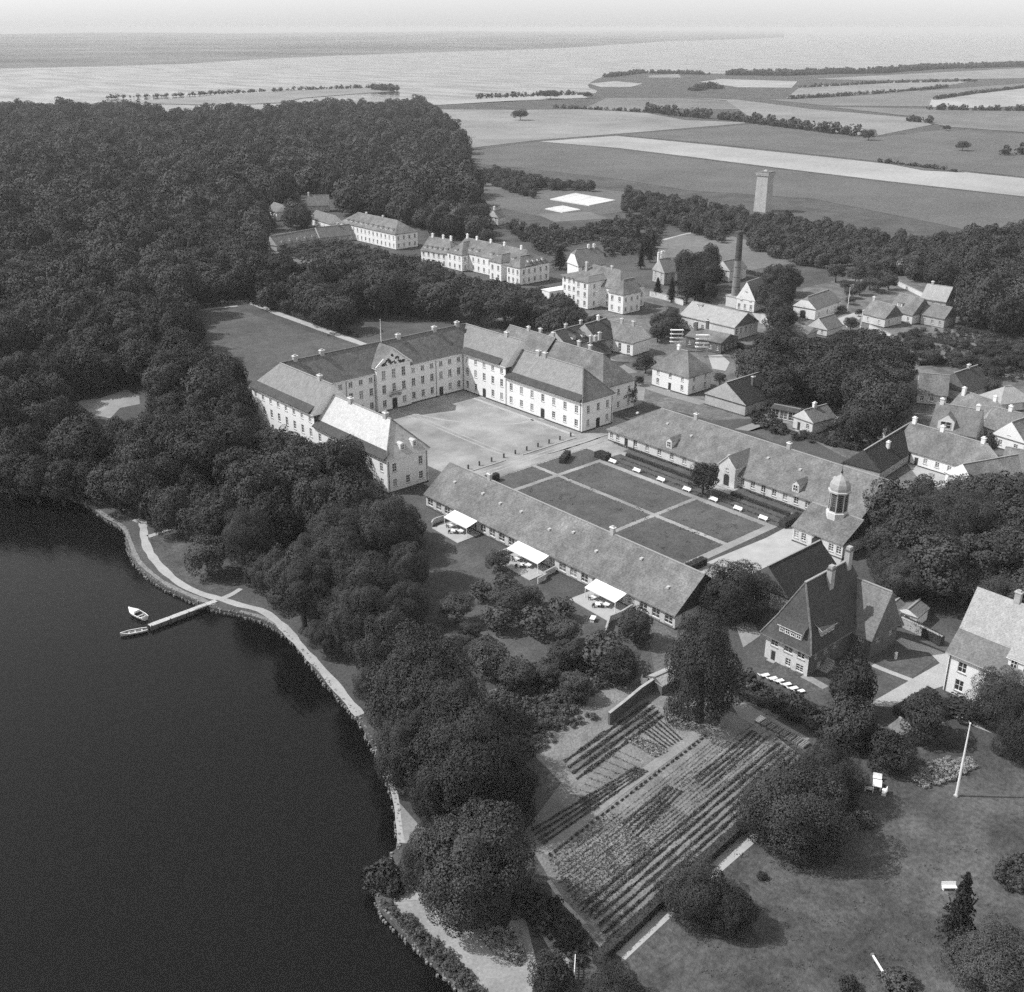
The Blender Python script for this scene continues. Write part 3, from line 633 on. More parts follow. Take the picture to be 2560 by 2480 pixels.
    band(xr0, HE, ym + 2.5, yc + .3, ZR, 1.1, 1); band(xr0, HF, yf + .3, ym - .1, ZF, 1.1, 1)
    band(xl0, HE, ym + 1.2, yb + .2, ZR, 1.2, 1); band(xl0, HF, yf - .2, ym - .1, ZF, 1.1, 1)
    # ridge and hip caps
    cp = MB(); z = .12; ymid = (yc + yb) / 2
    for x0, x1 in ((xl0, xl1), (xr0, xr1)):
        xm = (x0 + x1) / 2; hw = wl / 2
        cp.bar((xm, ymid, ZR + z), (xm, ym - .2, ZR + z), .35, .16, 'cap'); cp.bar((xm, ym - .2, ZF + z), (xm, yf + hw, ZF + z), .35, .16, 'cap')
        for xe in (x0 - .5, x1 + .5): cp.bar((xm, yf + hw, ZF + z), (xe, yf - .5, HF - .45 + z), .3, .14, 'roof_mid')
    cp.bar((xl0 + wl/2, ymid, ZR + z), (xr1 - wl/2, ymid, ZR + z), .35, .16, 'roof_mid'); obj('ridge_cap', cp, t)
    # pediment over the middle
    pd = MB(); pw = (ac1 - ac0) / 2; xm = (ac0 + ac1) / 2; zb, za = 14.0, 18.9
    pd.face([(ac0 - .3, yp - .02, zb), (ac1 + .3, yp - .02, zb), (xm, yp - .02, za)], 'stucco')
    ob = obj('pediment', pd, t)
    pr = MB(); o = .55
    for s in (-1, 1):
        e = xm + s * (pw + o); ez = zb - o * (za - zb) / pw
        pts = [(xm, yp - o, za + .25), (e, yp - o, ez + .25), (e, ymid, ez + .25), (xm, ymid, za + .25)]
        pr.face(pts if s < 0 else pts[::-1], 'roof_tile'); pr.face([(p[0], p[1], p[2] - .2) for p in (pts[::-1] if s < 0 else pts)], 'trim')
        pr.face([pts[0], (xm, yp - o, za - .15), (e, yp - o, ez - .15), pts[1]][::-s], 'trim')
        pr.bar((xm, yp - .2, za - .25), (xm + s * (pw + .3), yp - .2, zb - .05), .35, .4, 'trim')
    obj('pediment_roof', pr, t)
    cn = MB(); cn.box(ac0 - .35, yp - .4, zb - .45, ac1 + .35, yp - .005, zb, 'trim'); obj('cornice', cn, t)
    rl = MB(); rnd = random.Random(5)
    for k in range(46):
        u = rnd.uniform(-1, 1); hmax = (1 - abs(u)) * 3.4; zz = zb + .25 + rnd.random() ** 1.3 * max(.3, hmax * .85); r = rnd.uniform(.22, .45); x = xm + u * pw * .66
        if zz > zb + (1 - abs(u * .66)) * (za - zb) - .8: continue
        rl.lathe([(r * .4, 0), (r, .1), (r * .5, .22)], 6, 'ornament', 0, 0)
        n = 18; vs = rl.v[-n:]; rl.v[-n:] = [(x + v[0], yp - .02 - v[2], zz + v[1]) for v in vs]
    tag(obj('coat_of_arms', rl, t), kind='stuff')
    bl = MB(); bl.box(xm - 2.0, yp - 1.1, 4.75, xm + 2.0, yp - .01, 4.95, 'stone')
    for k in range(13): x = xm - 1.9 + 3.8 * k / 12; bl.box(x - .03, yp - 1.05, 4.95, x + .03, yp - .99, 5.85, 'iron')
    bl.box(xm - 1.95, yp - 1.07, 5.85, xm + 1.95, yp - .97, 5.95, 'iron')
    for s in (-1, 1): bl.box(xm + s * 1.5 - .15, yp - .8, 4.2, xm + s * 1.5 + .15, yp - .01, 4.745, 'stone')
    obj('balcony', bl, t)
    # cornices under the eaves
    for x, y0, y1 in ((xr0, yf, yc),): pass
    for k in ((xl1, ac0 - .4), (ac1 + .4, xr0)):
        c = MB(); c.box(k[0], yc - .42, HE - .62, k[1], yc - .01, HE - .42, 'trim'); obj('gutter', c, t)
    for x, y, z1 in ((ac0 - .3, yc - .15, HE - .4), (X(195.9), yc - .15, HE - .4), (xr0 - .15, yc - .2, HE - .4), (X(163.4), yc - .15, HE - .4), (xr0 - .15, ym - .1, HE - .4), (xr0 - .12, yf + .6, HF - .3), (xr1 - .5, yf - .12, HF - .3), (xl1 - .4, yf - .12, HF - .3), (xl0 + .5, yf - .12, HF - .3)): downpipe(t, x, y, .2, z1)
    # chimneys on the ridges
    for x in (151.0, 159.8, 186.6, 200.3, 209.3): chimney(t, X(x), ymid, ZR - .6, ZR + 1.3, 1.3, .9)
    xm = (xr0 + xr1) / 2
    for y, z in ((243.7, ZR), (229.5, ZF), (226.6, ZF)): chimney(t, xm, Y(y), z - .6, z + 1.35, .9, 1.3)
    xm = (xl0 + xl1) / 2
    for y, z in ((243.0, ZR), (228.6, ZF), (213.2, ZF)): chimney(t, xm, Y(y), z - .6, z + 1.3, .9, 1.3)
    # the two round topped dormers on the west wing's hip
    for x in (145.3, 149.0): dormer(t, X(x), yf + .6, HF + .55, 1.35, 1.7, 2.2, 0, 'zinc', 'trim', 'curved')
    fp = MB(); fp.lathe([(.11, ZR - .3), (.10, ZR + 3), (.05, ZR + 6.6), (.12, ZR + 6.7), (.01, ZR + 6.85)], 8, 'white_paint', X(180.3), ymid - .2); obj('flagpole', fp, t)
    return t
palace()
# ================================================================== STABLE RANGES, GATEHOUSE
def west_range():
    A = at(1168, 1175, 9.3); x = 150.2; y0, y1 = 115.0, 192.5; L = y1 - y0
    t = house('stable_range', 'long low white range with tiled roof and three canvas awnings, nearest the lake trees', 'building', (x, y1), (x, y0), 15.4, 3.7, 9.4, 'gg', 'stucco_old', 'roof_tile',
        wins=[('f', 24, .75, 1.95, 2.2), ('b', 24, 1.0, 1.3, 1.8), ('r', 3, 1.0, 1.2, 1.7)], doors=[('b', .25, 1.5, 2.8), ('b', .75, 1.5, 2.8)], chim=[(.185, 0, 10.9), (.69, 0, 10.9)], over=.55, gm='roof_black')
    # canvas awnings on the lake side, on frames
    for yc, w in ((176.8, 8.2), (154.1, 9.8), (131.2, 8.4)):
        u = (y1 + y0) / 2 - yc; a = MB(); n = 5
        rnd = random.Random(int(yc)); yo = -15.4 / 2
        g = [[(u - w/2 + w * i / 8, yo - .05 - 3.7 * j / n, 3.35 - .95 * j / n - .10 * math.sin(math.pi * j / n) * (.6 + .4 * math.sin(i * 1.6))) for i in range(9)] for j in range(n + 1)]
        for j in range(n):
            for i in range(8): a.face([g[j][i], g[j+1][i], g[j+1][i+1], g[j][i+1]], 'canvas')
        for i in range(8): p, q = g[n][i], g[n][i+1]; a.face([(p[0], p[1], p[2] - .22), (q[0], q[1], q[2] - .22), q, p], 'canvas')
        o = obj('awning', a, t)
        f = MB()
        for s in (-1, 1):
            f.bar((u + s * (w/2 - .1), yo - 3.65, 0), (u + s * (w/2 - .1), yo - 3.65, 2.3), .1, .1, 'white_paint'); f.bar((u + s * (w/2 - .1), yo, 3.2), (u + s * (w/2 - .1), yo - 3.65, 2.3), .07, .07, 'white_paint')
        f.bar((u - w/2 + .1, yo - 3.65, 2.3), (u + w/2 - .1, yo - 3.65, 2.3), .08, .08, 'white_paint'); obj('awning_frame', f, o)
        # terrace under it, with a low white side wall
    # roof hatches and streaks of lifted tiles
    rnd = random.Random(11)
    for k in range(9):
        v = MB(); u = -L/2 + 6 + k * 8.1 + rnd.uniform(-2, 2); f = rnd.uniform(.25, .6); yy = -7.7 * f; z = 9.4 - 5.7 * f
        v.box(u - .3, yy - .35, z - .1, u + .3, yy + .35, z + .32, 'zinc'); obj('roof_vent', v, t)
    return t
west_range()
TERR = []
for yc, w, lab in ((176.8, 9.5, 'farthest'), (154.1, 11.5, 'middle'), (131.2, 10.5, 'nearest')):
    mb = MB(); mb.prism([(142.4, yc - w/2), (142.4, yc + w/2), (136.0, yc + w/2 + .4), (135.4, yc - w/2 - .3)], -.1, .14, 'paving'); tag(obj('terrace', mb), kind='structure')
def white_wall(pts, label, h=1.2, wd=.22, m='stucco_old', name='garden_wall', group=None, cap='stone'):
    mb = MB()
    o = thing(name, label, 'wall', (pts[0][0], pts[0][1], 0), 0, group); ox, oy = pts[0]
    for i in range(len(pts) - 1):
        a, b = Vector((pts[i][0] - ox, pts[i][1] - oy, 0)), Vector((pts[i+1][0] - ox, pts[i+1][1] - oy, 0)); d = (b - a).normalized(); n = Vector((-d.y, d.x, 0)) * wd / 2
        mb.prism([tuple((a - n)[:2]), tuple((b - n)[:2]), tuple((b + n)[:2]), tuple((a + n)[:2])], -.3, h, m)
    obj('wall', mb, o); mc = MB()
    for i in range(len(pts) - 1):
        a, b = Vector((pts[i][0] - ox, pts[i][1] - oy, 0)), Vector((pts[i+1][0] - ox, pts[i+1][1] - oy, 0)); d = (b - a).normalized(); n = Vector((-d.y, d.x, 0)) * (wd / 2 + .07)
        mc.prism([tuple((a - n)[:2]), tuple((b - n)[:2]), tuple((b + n)[:2]), tuple((a + n)[:2])], h, h + .1, cap)
    obj('coping', mc, o); return o
white_wall([(142.3, 183.4), (138.8, 183.6), (137.6, 183.4), (136.2, 182.2)], 'low white terrace wall beside the awning farthest from the viewer')
white_wall([(142.3, 160.6), (137.4, 160.8)], 'low white terrace wall left of the middle awning')
white_wall([(142.3, 147.6), (138.6, 147.2), (138.4, 146.3), (135.8, 146.0)], 'stepped low white terrace wall right of the middle awning')
white_wall([(142.3, 125.6), (138.6, 125.2), (135.6, 125.4), (132.8, 123.4), (130.2, 121.5)], 'low white terrace wall running down from the nearest awning')
def east_range():
    x = 218.0; y0, y1 = 116.5, 195.6
    t = house('stable_range', 'long low range with grey tiled roof, arched dormers and gabled porch beside the parterre', 'building', (x, y1), (x, y0), 20.0, 3.6, 9.7, 'hg', 'stucco_old', 'roof_tile',
        wins=[('f', 7, 1.0, 1.25, 1.8, .10, .48), ('f', 10, 1.0, 1.25, 1.8, .56, .96), ('f', 2, 1.0, 1.2, 1.8, .0, .06), ('b', 18, 1.0, 1.2, 1.7)], doors=[('f', .085, 1.4, 2.5)],
        chim=[(.28, 0, 11.3), (.652, 0, 11.3)], over=.55, gm='roof_black', pane='pane')  # end gable coloured black to stand for its shaded face
    ym = (y0 + y1) / 2; U = lambda y: ym - y
    for yd in (174.0, 134.6):
        d = dormer(t, U(yd), -10.0 + .25, 3.75, 1.9, 2.1, 3.6, 0, 'roof_tile', 'stucco_old', 'gable')
    # gabled porch
    u = U(153.4); w = 5.0; p = MB(); yo = -10.0; d = 1.6
    facade(t, p, (u - w/2, yo - d), (u + w/2, yo - d), 0, 5.4, [(u - (u - w/2), 3.95, .9, .8)], 'stucco_old', [(w/2, 1.9, 3.2, True)])
    p.face([(u - w/2, yo - d, 5.4), (u + w/2, yo - d, 5.4), (u, yo - d, 7.9)], 'stucco_old')
    for s in (-1, 1): p.face([(u + s*w/2, yo - d, 0), (u + s*w/2, yo + .1, 0), (u + s*w/2, yo + 3.6, 5.4), (u + s*w/2, yo - d, 5.4)][::s], 'stucco_old')
    obj('porch', p, t)
    r = MB()
    for s in (-1, 1):
        e = u + s * (w/2 + .35); pts = [(u, yo - d - .25, 8.05), (e, yo - d - .25, 5.2), (e, yo + 3.6, 5.2), (u, yo + 7.0, 8.05)]
        r.face(pts if s < 0 else pts[::-1], 'roof_mid'); r.face([(q[0], q[1], q[2] - .15) for q in (pts[::-1] if s < 0 else pts)], 'trim'); r.face([pts[0], (u, yo - d - .25, 7.9), (e, yo - d - .25, 5.05), pts[1]], 'trim')
    obj('porch_roof', r, t)
    rnd = random.Random(4)
    for k in range(7):
        v = MB(); uu = U(190 - k * 10.5) + rnd.uniform(-2, 2); f = rnd.uniform(.3, .75); yy = -10 * f; z = 9.7 - 6.1 * f
        v.box(uu - .3, yy - .35, z - .1, uu + .3, yy + .35, z + .32, 'zinc'); obj('roof_vent', v, t)
    for yy in (186.0, 143.0, 128.5): downpipe(t, U(yy), -10.12, .1, 3.4)
    return t
east_range()
def gatehouse():
    t = house('gatehouse', 'gatehouse with tiled roof carrying a domed octagonal clock turret', 'gatehouse', (198.8, 123.6), (198.8, 110.9), 13.4, 3.9, 7.4, 'gg', 'stucco_old', 'roof_tile',
        wins=[('f', 2, 1.1, 1.2, 1.7, .0, .3), ('f', 2, 1.1, 1.2, 1.7, .7, 1)], doors=[('f', .5, 3.0, 3.3, True)], over=.4, gm='roof_black')  # black gables: shade of the end wall put into the colour
    # the turret (local x runs towards -y of the world)
    cx, cy = .1, -.3; r = 2.15; rot = math.pi / 8
    a = MB(); a.lathe([(r + .25, 4.6), (r + .25, 7.6), (r, 7.7), (r, 7.9)], 8, 'stucco_old', cx, cy, rot); obj('turret_base', a, t)
    a = MB(); a.lathe([(r * .9, 7.9), (r * .9, 12.2)], 8, 'wood_dark', cx, cy, rot); s = obj('turret_shaft', a, t)
    for k in range(8):
        g = rot + math.pi / 8 + k * math.pi / 4; q = MB(); q.box(-.42, .05, 0, .42, .1, 2.6, 'pane'); q.box(-.55, -.02, -.1, -.43, .06, 2.75, 'wood_mid'); q.box(.43, -.02, -.1, .55, .06, 2.75, 'wood_mid'); q.box(-.43, -.02, 2.62, .43, .06, 2.75, 'wood_mid')
        for zz in range(5): q.box(-.42, -.01, .25 + zz * .48, .42, .045, .33 + zz * .48, 'wood_mid')
        rr = r * .9 * math.cos(math.pi / 8) + .07; o = obj('louvre', q, s, (cx + rr * math.cos(g), cy + rr * math.sin(g), 8.9), g + math.pi / 2)
    for k in range(8):
        g = rot + k * math.pi / 4; q = MB(); q.lathe([(.16, 7.9), (.13, 12.2)], 6, 'stucco_grey', cx + r * .93 * math.cos(g), cy + r * .93 * math.sin(g)); obj('turret_post', q, t)
    a = MB(); a.lathe([(r * .9, 12.2), (r + .35, 12.25), (r + .4, 12.6), (r + .1, 12.7)], 8, 'trim_grey', cx, cy, rot); obj('turret_cornice', a, t)
    a = MB(); a.lathe([(r + .05, 12.7), (r + .12, 13.3), (r - .05, 14.2), (r * .72, 15.1), (r * .4, 15.7), (.28, 16.1), (.22, 16.5)], 8, 'copper', cx, cy, rot); obj('dome', a, t)
    a = MB(); a.lathe([(.2, 16.5), (.32, 16.75), (.12, 17.0), (.05, 17.6), (.04, 18.9), (.14, 19.05), (.03, 19.25)], 8, 'iron', cx, cy); a.box(cx - .5, cy - .02, 18.55, cx + .5, cy + .02, 18.8, 'iron'); obj('finial', a, t)
    return t
gatehouse()
# kitchen wing behind the palace's east wing
house('kitchen_wing', 'long tiled wing standing close behind the right wing of the palace', 'building', (227.6, 259.0), (227.6, 238.0), 12.5, 11.2, 17.2, 'gg', 'stucco', 'roof_tile', wins=[('r', 2, 6, 1.1, 1.8), ('b', 6, 6.5, 1.1, 1.8), ('b', 6, 1.5, 1.1, 1.8)], chim=[(.42, 0, 18.4), (.62, .2, 18.4), (.93, .1, 18.6)], gm='roof_black')
house('kitchen_wing', 'lower hipped end of the tiled wing behind the palace, beside a dark tree', 'building', (227.6, 237.7), (227.6, 210.5), 13.5, 9.2, 16.4, 'gh', 'stucco', 'roof_tile', wins=[('r', 3, 5.4, 1.1, 1.9), ('r', 3, 1.4, 1.1, 1.9), ('b', 6, 5.4, 1.1, 1.8), ('b', 6, 1.4, 1.1, 1.8)], chim=[(.3, .3, 17.6), (.5, .2, 17.6)])
# ================================================================== THE TOWN
from mathutils import Matrix
def absorb(main, wing):
    """parts of a wing become parts of the main building"""
    M = lambda o: Matrix.Translation(o.location) @ Matrix.Rotation(o.rotation_euler[2], 4, 'Z')
    rel = M(main).inverted() @ M(wing)
    for c in [c for c in bpy.data.objects if c.parent == wing]:
        m = rel @ Matrix.Translation(c.location) @ Matrix.Rotation(c.rotation_euler[2], 4, 'Z'); c.parent = main; c.location = m.to_translation(); c.rotation_euler = (0, 0, m.to_euler()[2])
    bpy.data.objects.remove(wing); return main
T3 = lambda u, v: (1500 + u * .5408, 700 + v * .5408)
TQ = lambda u, v: (1700 + u * .43878, 1250 + v * .43878)
TS = lambda u, v: (600 + u * .5612, 420 + v * .5612)
T5 = lambda u, v: (1600 + u * .4898, 350 + v * .4898)
T4 = lambda u, v: (1150 + u * .2296, 780 + v * .2296)
def ph(conv, r0, r1, zr, W, roof):
    A = Vector(at(*conv(*r0), zr)); B = Vector(at(*conv(*r1), zr)); d = (B - A).normalized(); k = {'g': 0, 'h': W / 2, 'k': W * .16}
    return tuple(A - d * k[roof[0]]), tuple(B + d * k[roof[1]])
def house_px(name, label, cat, conv, r0, r1, zr, h, W, roof='gg', **kw):
    A, B = ph(conv, r0, r1, zr, W, roof); return house(name, label, cat, A, B, W, h, zr, roof, **kw)
w2 = lambda s, n, w=1.1, h=1.6, z=(1.2, 4.4): [(s, n, zz, w, h) for zz in z]
# --- hospital pavilions
house('hospital_pavilion', 'long two storey pavilion with hipped mansard roof and a row of small dormers', 'building', (336.7, 515), (336.7, 464), 14, 8.3, 13.4, 'hh', 'stucco', 'roof_tile', wins=w2('f', 14, 1.2, 1.9, (1.2, 4.9)) + w2('r', 4, 1.2, 1.9, (1.2, 4.9)), dorm=[('f', .10 + .09 * k, 9.0, 1.5, 1.1, 'flat') for k in range(10)], chim=[(.3, 0, 14.4), (.6, 0, 14.4)])
house_px('row_house', 'low dark roofed row with small dormers, left end of the pavilions', 'house', TS, (135, 303), (335, 268), 7.5, 3.4, 8.5, 'gg', wm='stucco_grey', rm='roof_mid', wins=[('f', 8, 1, 1, 1.4)], dorm=[('f', .15 + .17 * k, 4.0, 1.2, 1.0, 'flat') for k in range(5)])
house_px('row_house', 'low tile roofed house between the dark row and the long pavilion', 'house', TS, (338, 264), (500, 248), 8.2, 3.6, 9, 'gg', wm='stucco_grey', rm='roof_mid', wins=[('f', 6, 1, 1, 1.4)], chim=[(.6, 0, 9.4)])
house_px('hospital_pavilion', 'small two storey pavilion with dormers and three white chimneys', 'building', TS, (845, 305), (935, 318), 12.2, 7.0, 13, 'gh', wm='stucco', rm='roof_tile', wins=w2('f', 6, 1.2, 1.7, (1.2, 4.3)) + w2('r', 3, 1.1, 1.7, (1.2, 4.3)), dorm=[('f', .1 + .17 * k, 7.7, 1.4, 1.1, 'flat') for k in range(5)], chim=[(.1, 0, 13.8), (.45, 0, 13.8), (.7, 0, 13.8)], cm='stucco')
m = house('hospital_pavilion', 'largest white pavilion with projecting bays, dormers and five ridge chimneys', 'building', (331.6, 409), (331.6, 358.6), 14, 8.6, 13.4, 'gh', 'stucco', 'roof_tile', wins=w2('f', 13, 1.2, 1.9, (1.2, 4.9)) + w2('r', 4, 1.2, 1.9, (1.2, 4.9)), dorm=[('f', .2 + .1 * k, 9.3, 1.5, 1.1, 'flat') for k in (0, 1, 3, 4, 6, 7)] + [('r', .2 + .2 * k, 9.3, 1.4, 1.1, 'flat') for k in range(4)], chim=[(.02, 0, 15.2), (.16, 0, 14.9), (.36, 0, 14.9), (.55, 0, 14.9), (.78, 0, 14.9)], cm='stucco')
absorb(m, house('w', 'w', 'w', (320.8, 404.5), (332, 404.5), 11, 8.2, 12.6, 'hg', 'stucco', 'roof_tile', wins=w2('l', 3, 1.2, 1.9, (1.2, 4.9)) + w2('f', 3, 1.1, 1.8, (1.2, 4.9)), dorm=[('l', .5, 8.8, 1.4, 1.0, 'flat')]))
absorb(m, house('w', 'w', 'w', (319.8, 374.0), (331, 374.0), 8, 8.9, 11.5, 'hg', 'stucco', 'roof_tile', wins=w2('l', 2, 1.3, 2.1, (1.0, 4.9))))
absorb(m, house('w', 'w', 'w', (321.0, 363.2), (331, 363.2), 8.6, 8.3, 12.0, 'hg', 'stucco', 'roof_tile', wins=w2('l', 3, 1.2, 2.0, (1.0, 4.7)) + w2('f', 2, 1.2, 2.0, (1.0, 4.7))))
house_px('town_house', 'steep roofed house with paired chimneys rising behind the nearer pavilion', 'house', TS, (1500, 360), (1592, 352), 12.5, 6.0, 11, 'kk', wm='stucco', rm='roof_mid', wins=w2('f', 3, 1.2, 1.6, (1.0, 3.8)), chim=[(.55, 0, 14.0), (.75, 0, 14.0)], cm='stucco')
m = house('hospital_pavilion', 'tall three storey pavilion with hipped roof, climber on its wall and flat terrace', 'building', (326.4, 326), (326.4, 296.5), 14, 9.0, 14.6, 'hh', 'stucco', 'roof_tile', wins=w2('f', 6, 1.1, 1.7, (1.0, 4.2)) + w2('r', 5, 1.1, 1.7, (1.2, 4.4)), dorm=[('f', .55, 9.6, 4.5, 1.0, 'flat')] + [('r', .25 + .22 * k, 9.6, 1.4, 1.0, 'flat') for k in range(3)], chim=[(.2, -.4, 16.0), (.6, 0, 15.8)], cm='stucco_grey')
absorb(m, house('w', 'w', 'w', (311.6, 310.8), (326, 310.8), 7.4, 11.3, 12.6, 'hg', 'stucco', 'roof_mid', wins=w2('l', 2, 1.3, 1.9, (1.4, 5.0, 8.4)) + w2('f', 2, 1.1, 1.7, (1.4, 5.0, 8.4))))
absorb(m, house('w', 'w', 'w', (316.0, 295.8), (326, 295.8), 8.0, 8.6, 13.0, 'hg', 'stucco', 'roof_tile', wins=w2('l', 2, 1.3, 1.9, (1.2, 5.0)) + w2('f', 3, 1.1, 1.7, (1.2, 5.0))))
absorb(m, house('w', 'w', 'w', (317.5, 322.6), (330, 322.6), 11, 10.3, 11.2, 'hg', 'stucco', 'roof_mid', wins=w2('l', 4, 1.2, 1.7, (1.2, 4.6, 7.8)), over=.8))
house_px('loggia', 'flat white roofed loggia beside the tall pavilion', 'building', TS, (1362, 540), (1470, 522), 4.6, 4.2, 5, 'gg', wm='stucco', rm='white_paint', wins=[('f', 4, .6, 1.6, 2.6)], plinth=False, ridge_cap=False)
house_px('cottage', 'lone pale gabled cottage at the edge of the nursery field', 'house', TS, (1128, 188), (1160, 182), 8.5, 5.0, 7, 'gg', wm='stucco_old', rm='roof_mid', wins=w2('l', 2, .9, 1.3, (1, 3.2)) + w2('f', 2, .9, 1.3, (1, 3.2)), chim=[(.15, 0, 10.5)], cm='stucco')
house_px('villa', 'grey gabled villa with tall white chimneys among dark conifers', 'house', TS, (1868, 405), (1915, 400), 11, 6, 9, 'gg', wm='stucco_grey', rm='roof_mid', wins=w2('l', 2, 1, 1.4, (1, 3.6)) + w2('f', 2, 1, 1.4, (1, 3.6)), chim=[(.1, .3, 13.6), (.4, .3, 13.9), (.55, .3, 13.9)], cm='stucco')
house_px('cottage', 'white walled cottage deep in the wood, left of the pavilions', 'house', TS, (150, 152), (192, 165), 9, 5.4, 9, 'gg', wm='stucco', rm='roof_mid', wins=w2('f', 3, 1, 1.4, (1, 3.2)))
house_px('cottage', 'long white cottage in the wood just above the long pavilion', 'house', TS, (338, 188), (428, 214), 8, 4.4, 8, 'gg', wm='stucco', rm='roof_mid', wins=[('f', 5, 1.2, 1, 1.5)])
house_px('cottage', 'dark roofed cottage behind the long white one in the wood', 'house', TS, (300, 120), (395, 118), 10, 4.5, 9, 'gg', wm='stucco_grey', rm='roof_mid', wins=[('f', 3, 1.2, 1, 1.5)], chim=[(.05, 0, 11.5)], cm='stucco')
# --- behind the palace, to the right
house_px('laundry_house', 'white house with three tall dark windows and tiled roof behind the kitchen wing', 'house', T3, (35, 183), (195, 218), 9.6, 5.2, 9.5, 'gg', wm='stucco', rm='roof_tile', wins=[('f', 4, .8, 1.3, 3.0)], chim=[(.42, 0, 11.2), (.75, 0, 11.2)])
house_px('town_house', 'dark roofed house with stepped chimneys just behind the palace', 'house', T4, (1030, 205), (1330, 128), 9.5, 5.5, 12, 'gg', wm='stucco_grey', rm='roof_dark', wins=w2('f', 5, 1, 1.4, (1, 3.4)), chim=[(.4, 0, 11.0), (.95, 0, 11.0)], dorm=[('f', .35, 6.4, 1.5, 1.2, 'gable'), ('f', .7, 6.4, 1.5, 1.2, 'gable')])
house_px('town_house', 'dark roofed house joined to the tall windowed white one', 'house', T4, (1360, 130), (1590, 62), 10.5, 5.5, 12, 'gg', wm='stucco_grey', rm='roof_dark', wins=w2('f', 4, 1, 1.4, (1, 3.4)), chim=[(.62, 0, 12.2)], cm='stucco')
house_px('wash_house', 'low dark shed with white capped chimneys between palace and town', 'building', T4, (1390, 335), (1560, 300), 8.0, 4.5, 8, 'gg', wm='brick', rm='roof_dark', wins=[('f', 3, 1.2, 1.0, 1.6)], chim=[(.2, 0, 10.4), (.5, 0, 10.0), (.85, .2, 10.6)])
house_px('boiler_house', 'big boiler house with wide tiled roof and dark brick gable under the chimney stack', 'building', T3, (430, 97), (682, 152), 9.4, 5.4, 14, 'gg', wm='stucco_old', rm='roof_light', gm='brick', wins=[('f', 3, 1.5, 1.2, 1.8, .05, .5), ('r', 5, 2.2, 1.2, 2.2), ('r', 1, 6.0, 1.2, 1.2)], dorm=[('f', .18, 8.3, 2.2, .8, 'flat')])
house_px('boiler_house_annex', 'lower annex with dark windowed wall in front of the boiler house', 'building', T3, (440, 218), (602, 250), 6.2, 4.3, 11, 'gg', wm='brick', rm='roof_tile', gm='brick', wins=[('f', 5, 1.2, 1.2, 1.8), ('r', 4, 1.2, 1.2, 1.8)], chim=[(.1, -.3, 9.0), (.3, .2, 9.4)], cm='brick')
m = house('inspector_house', 'square white two storey house with pyramid tiled roof and pale stone steps', 'house', (260.6, 221.8), (260.6, 206.9), 11.0, 6.4, 12.2, 'hh', 'stucco', 'roof_tile', wins=[('f', 3, 1.3, 1.1, 1.6), ('f', 3, 4.2, 1.1, 1.4), ('r', 2, 1.3, 1.1, 1.6), ('r', 2, 4.2, 1.1, 1.4)][1:] + [('f', 2, 1.3, 1.1, 1.6, -.17, 1.17)], doors=[('f', .5, 1.3, 2.6)], chim=[(.38, 0, 13.4)], cm='stucco')
house('coach_house', 'long dark slate roofed coach house behind the parterre range', 'building', (252.5, 190.5), (282, 190.5), 15, 3.8, 8.8, 'gg', 'stucco_grey', 'roof_black', wins=[('f', 9, 1.0, 1.2, 1.6), ('r', 3, 1, 1.1, 1.5)], chim=[(.3, -.4, 9.6)], cm='brick')
house_px('garden_pavilion', 'small white temple fronted pavilion with gable and dark side wall', 'pavilion', T3, (945, 600), (1046, 573), 6.6, 4.0, 7, 'gg', wm='stucco_old', rm='roof_mid', wins=[('l', 1, 1.4, 1.1, 1.5, .5, 1.0)], doors=[('l', .3, 1.2, 2.6)], chim=[(.45, 0, 8.0)], cm='stucco')
house_px('open_shed', 'open fronted shed with flat dark roof left of the garden pavilion', 'shed', T3, (808, 573), (925, 596), 3.6, 3.2, 4.5, 'gg', wm='stucco_grey', rm='roof_dark', wins=[('f', 3, .3, 2.2, 2.5)], plinth=False)
white_wall([at(*T3(u, v)) for u, v in ((1030, 640), (1110, 668), (1250, 705), (1350, 735))], 'grey garden wall with white piers behind the kitchen beds', 2.0, .35, 'stucco_grey', 'garden_wall')
for k, (u, v) in enumerate(((1108, 682), (1175, 698), (1245, 716), (1312, 728))):
    p = at(*T3(u, v)); o = thing('gate_pier', 'tall white square pier standing against the grey garden wall', 'pier', (p[0], p[1], 0), 0, 'white piers along the garden wall')
    q = MB(); q.box(-.35, -.35, -.2, .35, .35, 3.0, 'stucco'); obj('shaft', q, o); q = MB(); q.box(-.45, -.45, 3.0, .45, .45, 3.2, 'stone'); obj('cap', q, o)
# --- farm and cottages at the right edge
house_px('barn', 'long barn with dark slate roof running down to the farm yard', 'barn', T3, (1222, 786), (1440, 655), 7.6, 3.4, 9.5, 'gg', wm='stucco_grey', rm='roof_black', gm='roof_dark', wins=[('f', 5, 1.2, .9, 1.1)], chim=[(.35, -.4, 7.6)], cm='stucco')
house_px('farmhouse', 'white farmhouse with wide tiled roof and black carriage door on the yard', 'house', T3, (1440, 657), (1790, 757), 8.8, 3.9, 13, 'gg', wm='stucco', rm='roof_tile', wins=[('f', 4, 1.3, 1.1, 1.4, .35, .98)], doors=[('f', .16, 3.0, 3.0), ('f', .31, 1.2, 2.3)], chim=[(.04, 0, 10.4), (.42, .0, 10.2), (.95, 0, 10.2)], cm='stucco')
house_px('cottage', 'low white cottage below the farmhouse, half hidden by treetops', 'house', T3, (1680, 850), (1960, 800), 7.0, 3.2, 10, 'gg', wm='stucco', rm='roof_tile', wins=[('f', 5, 1.1, 1.1, 1.3)])
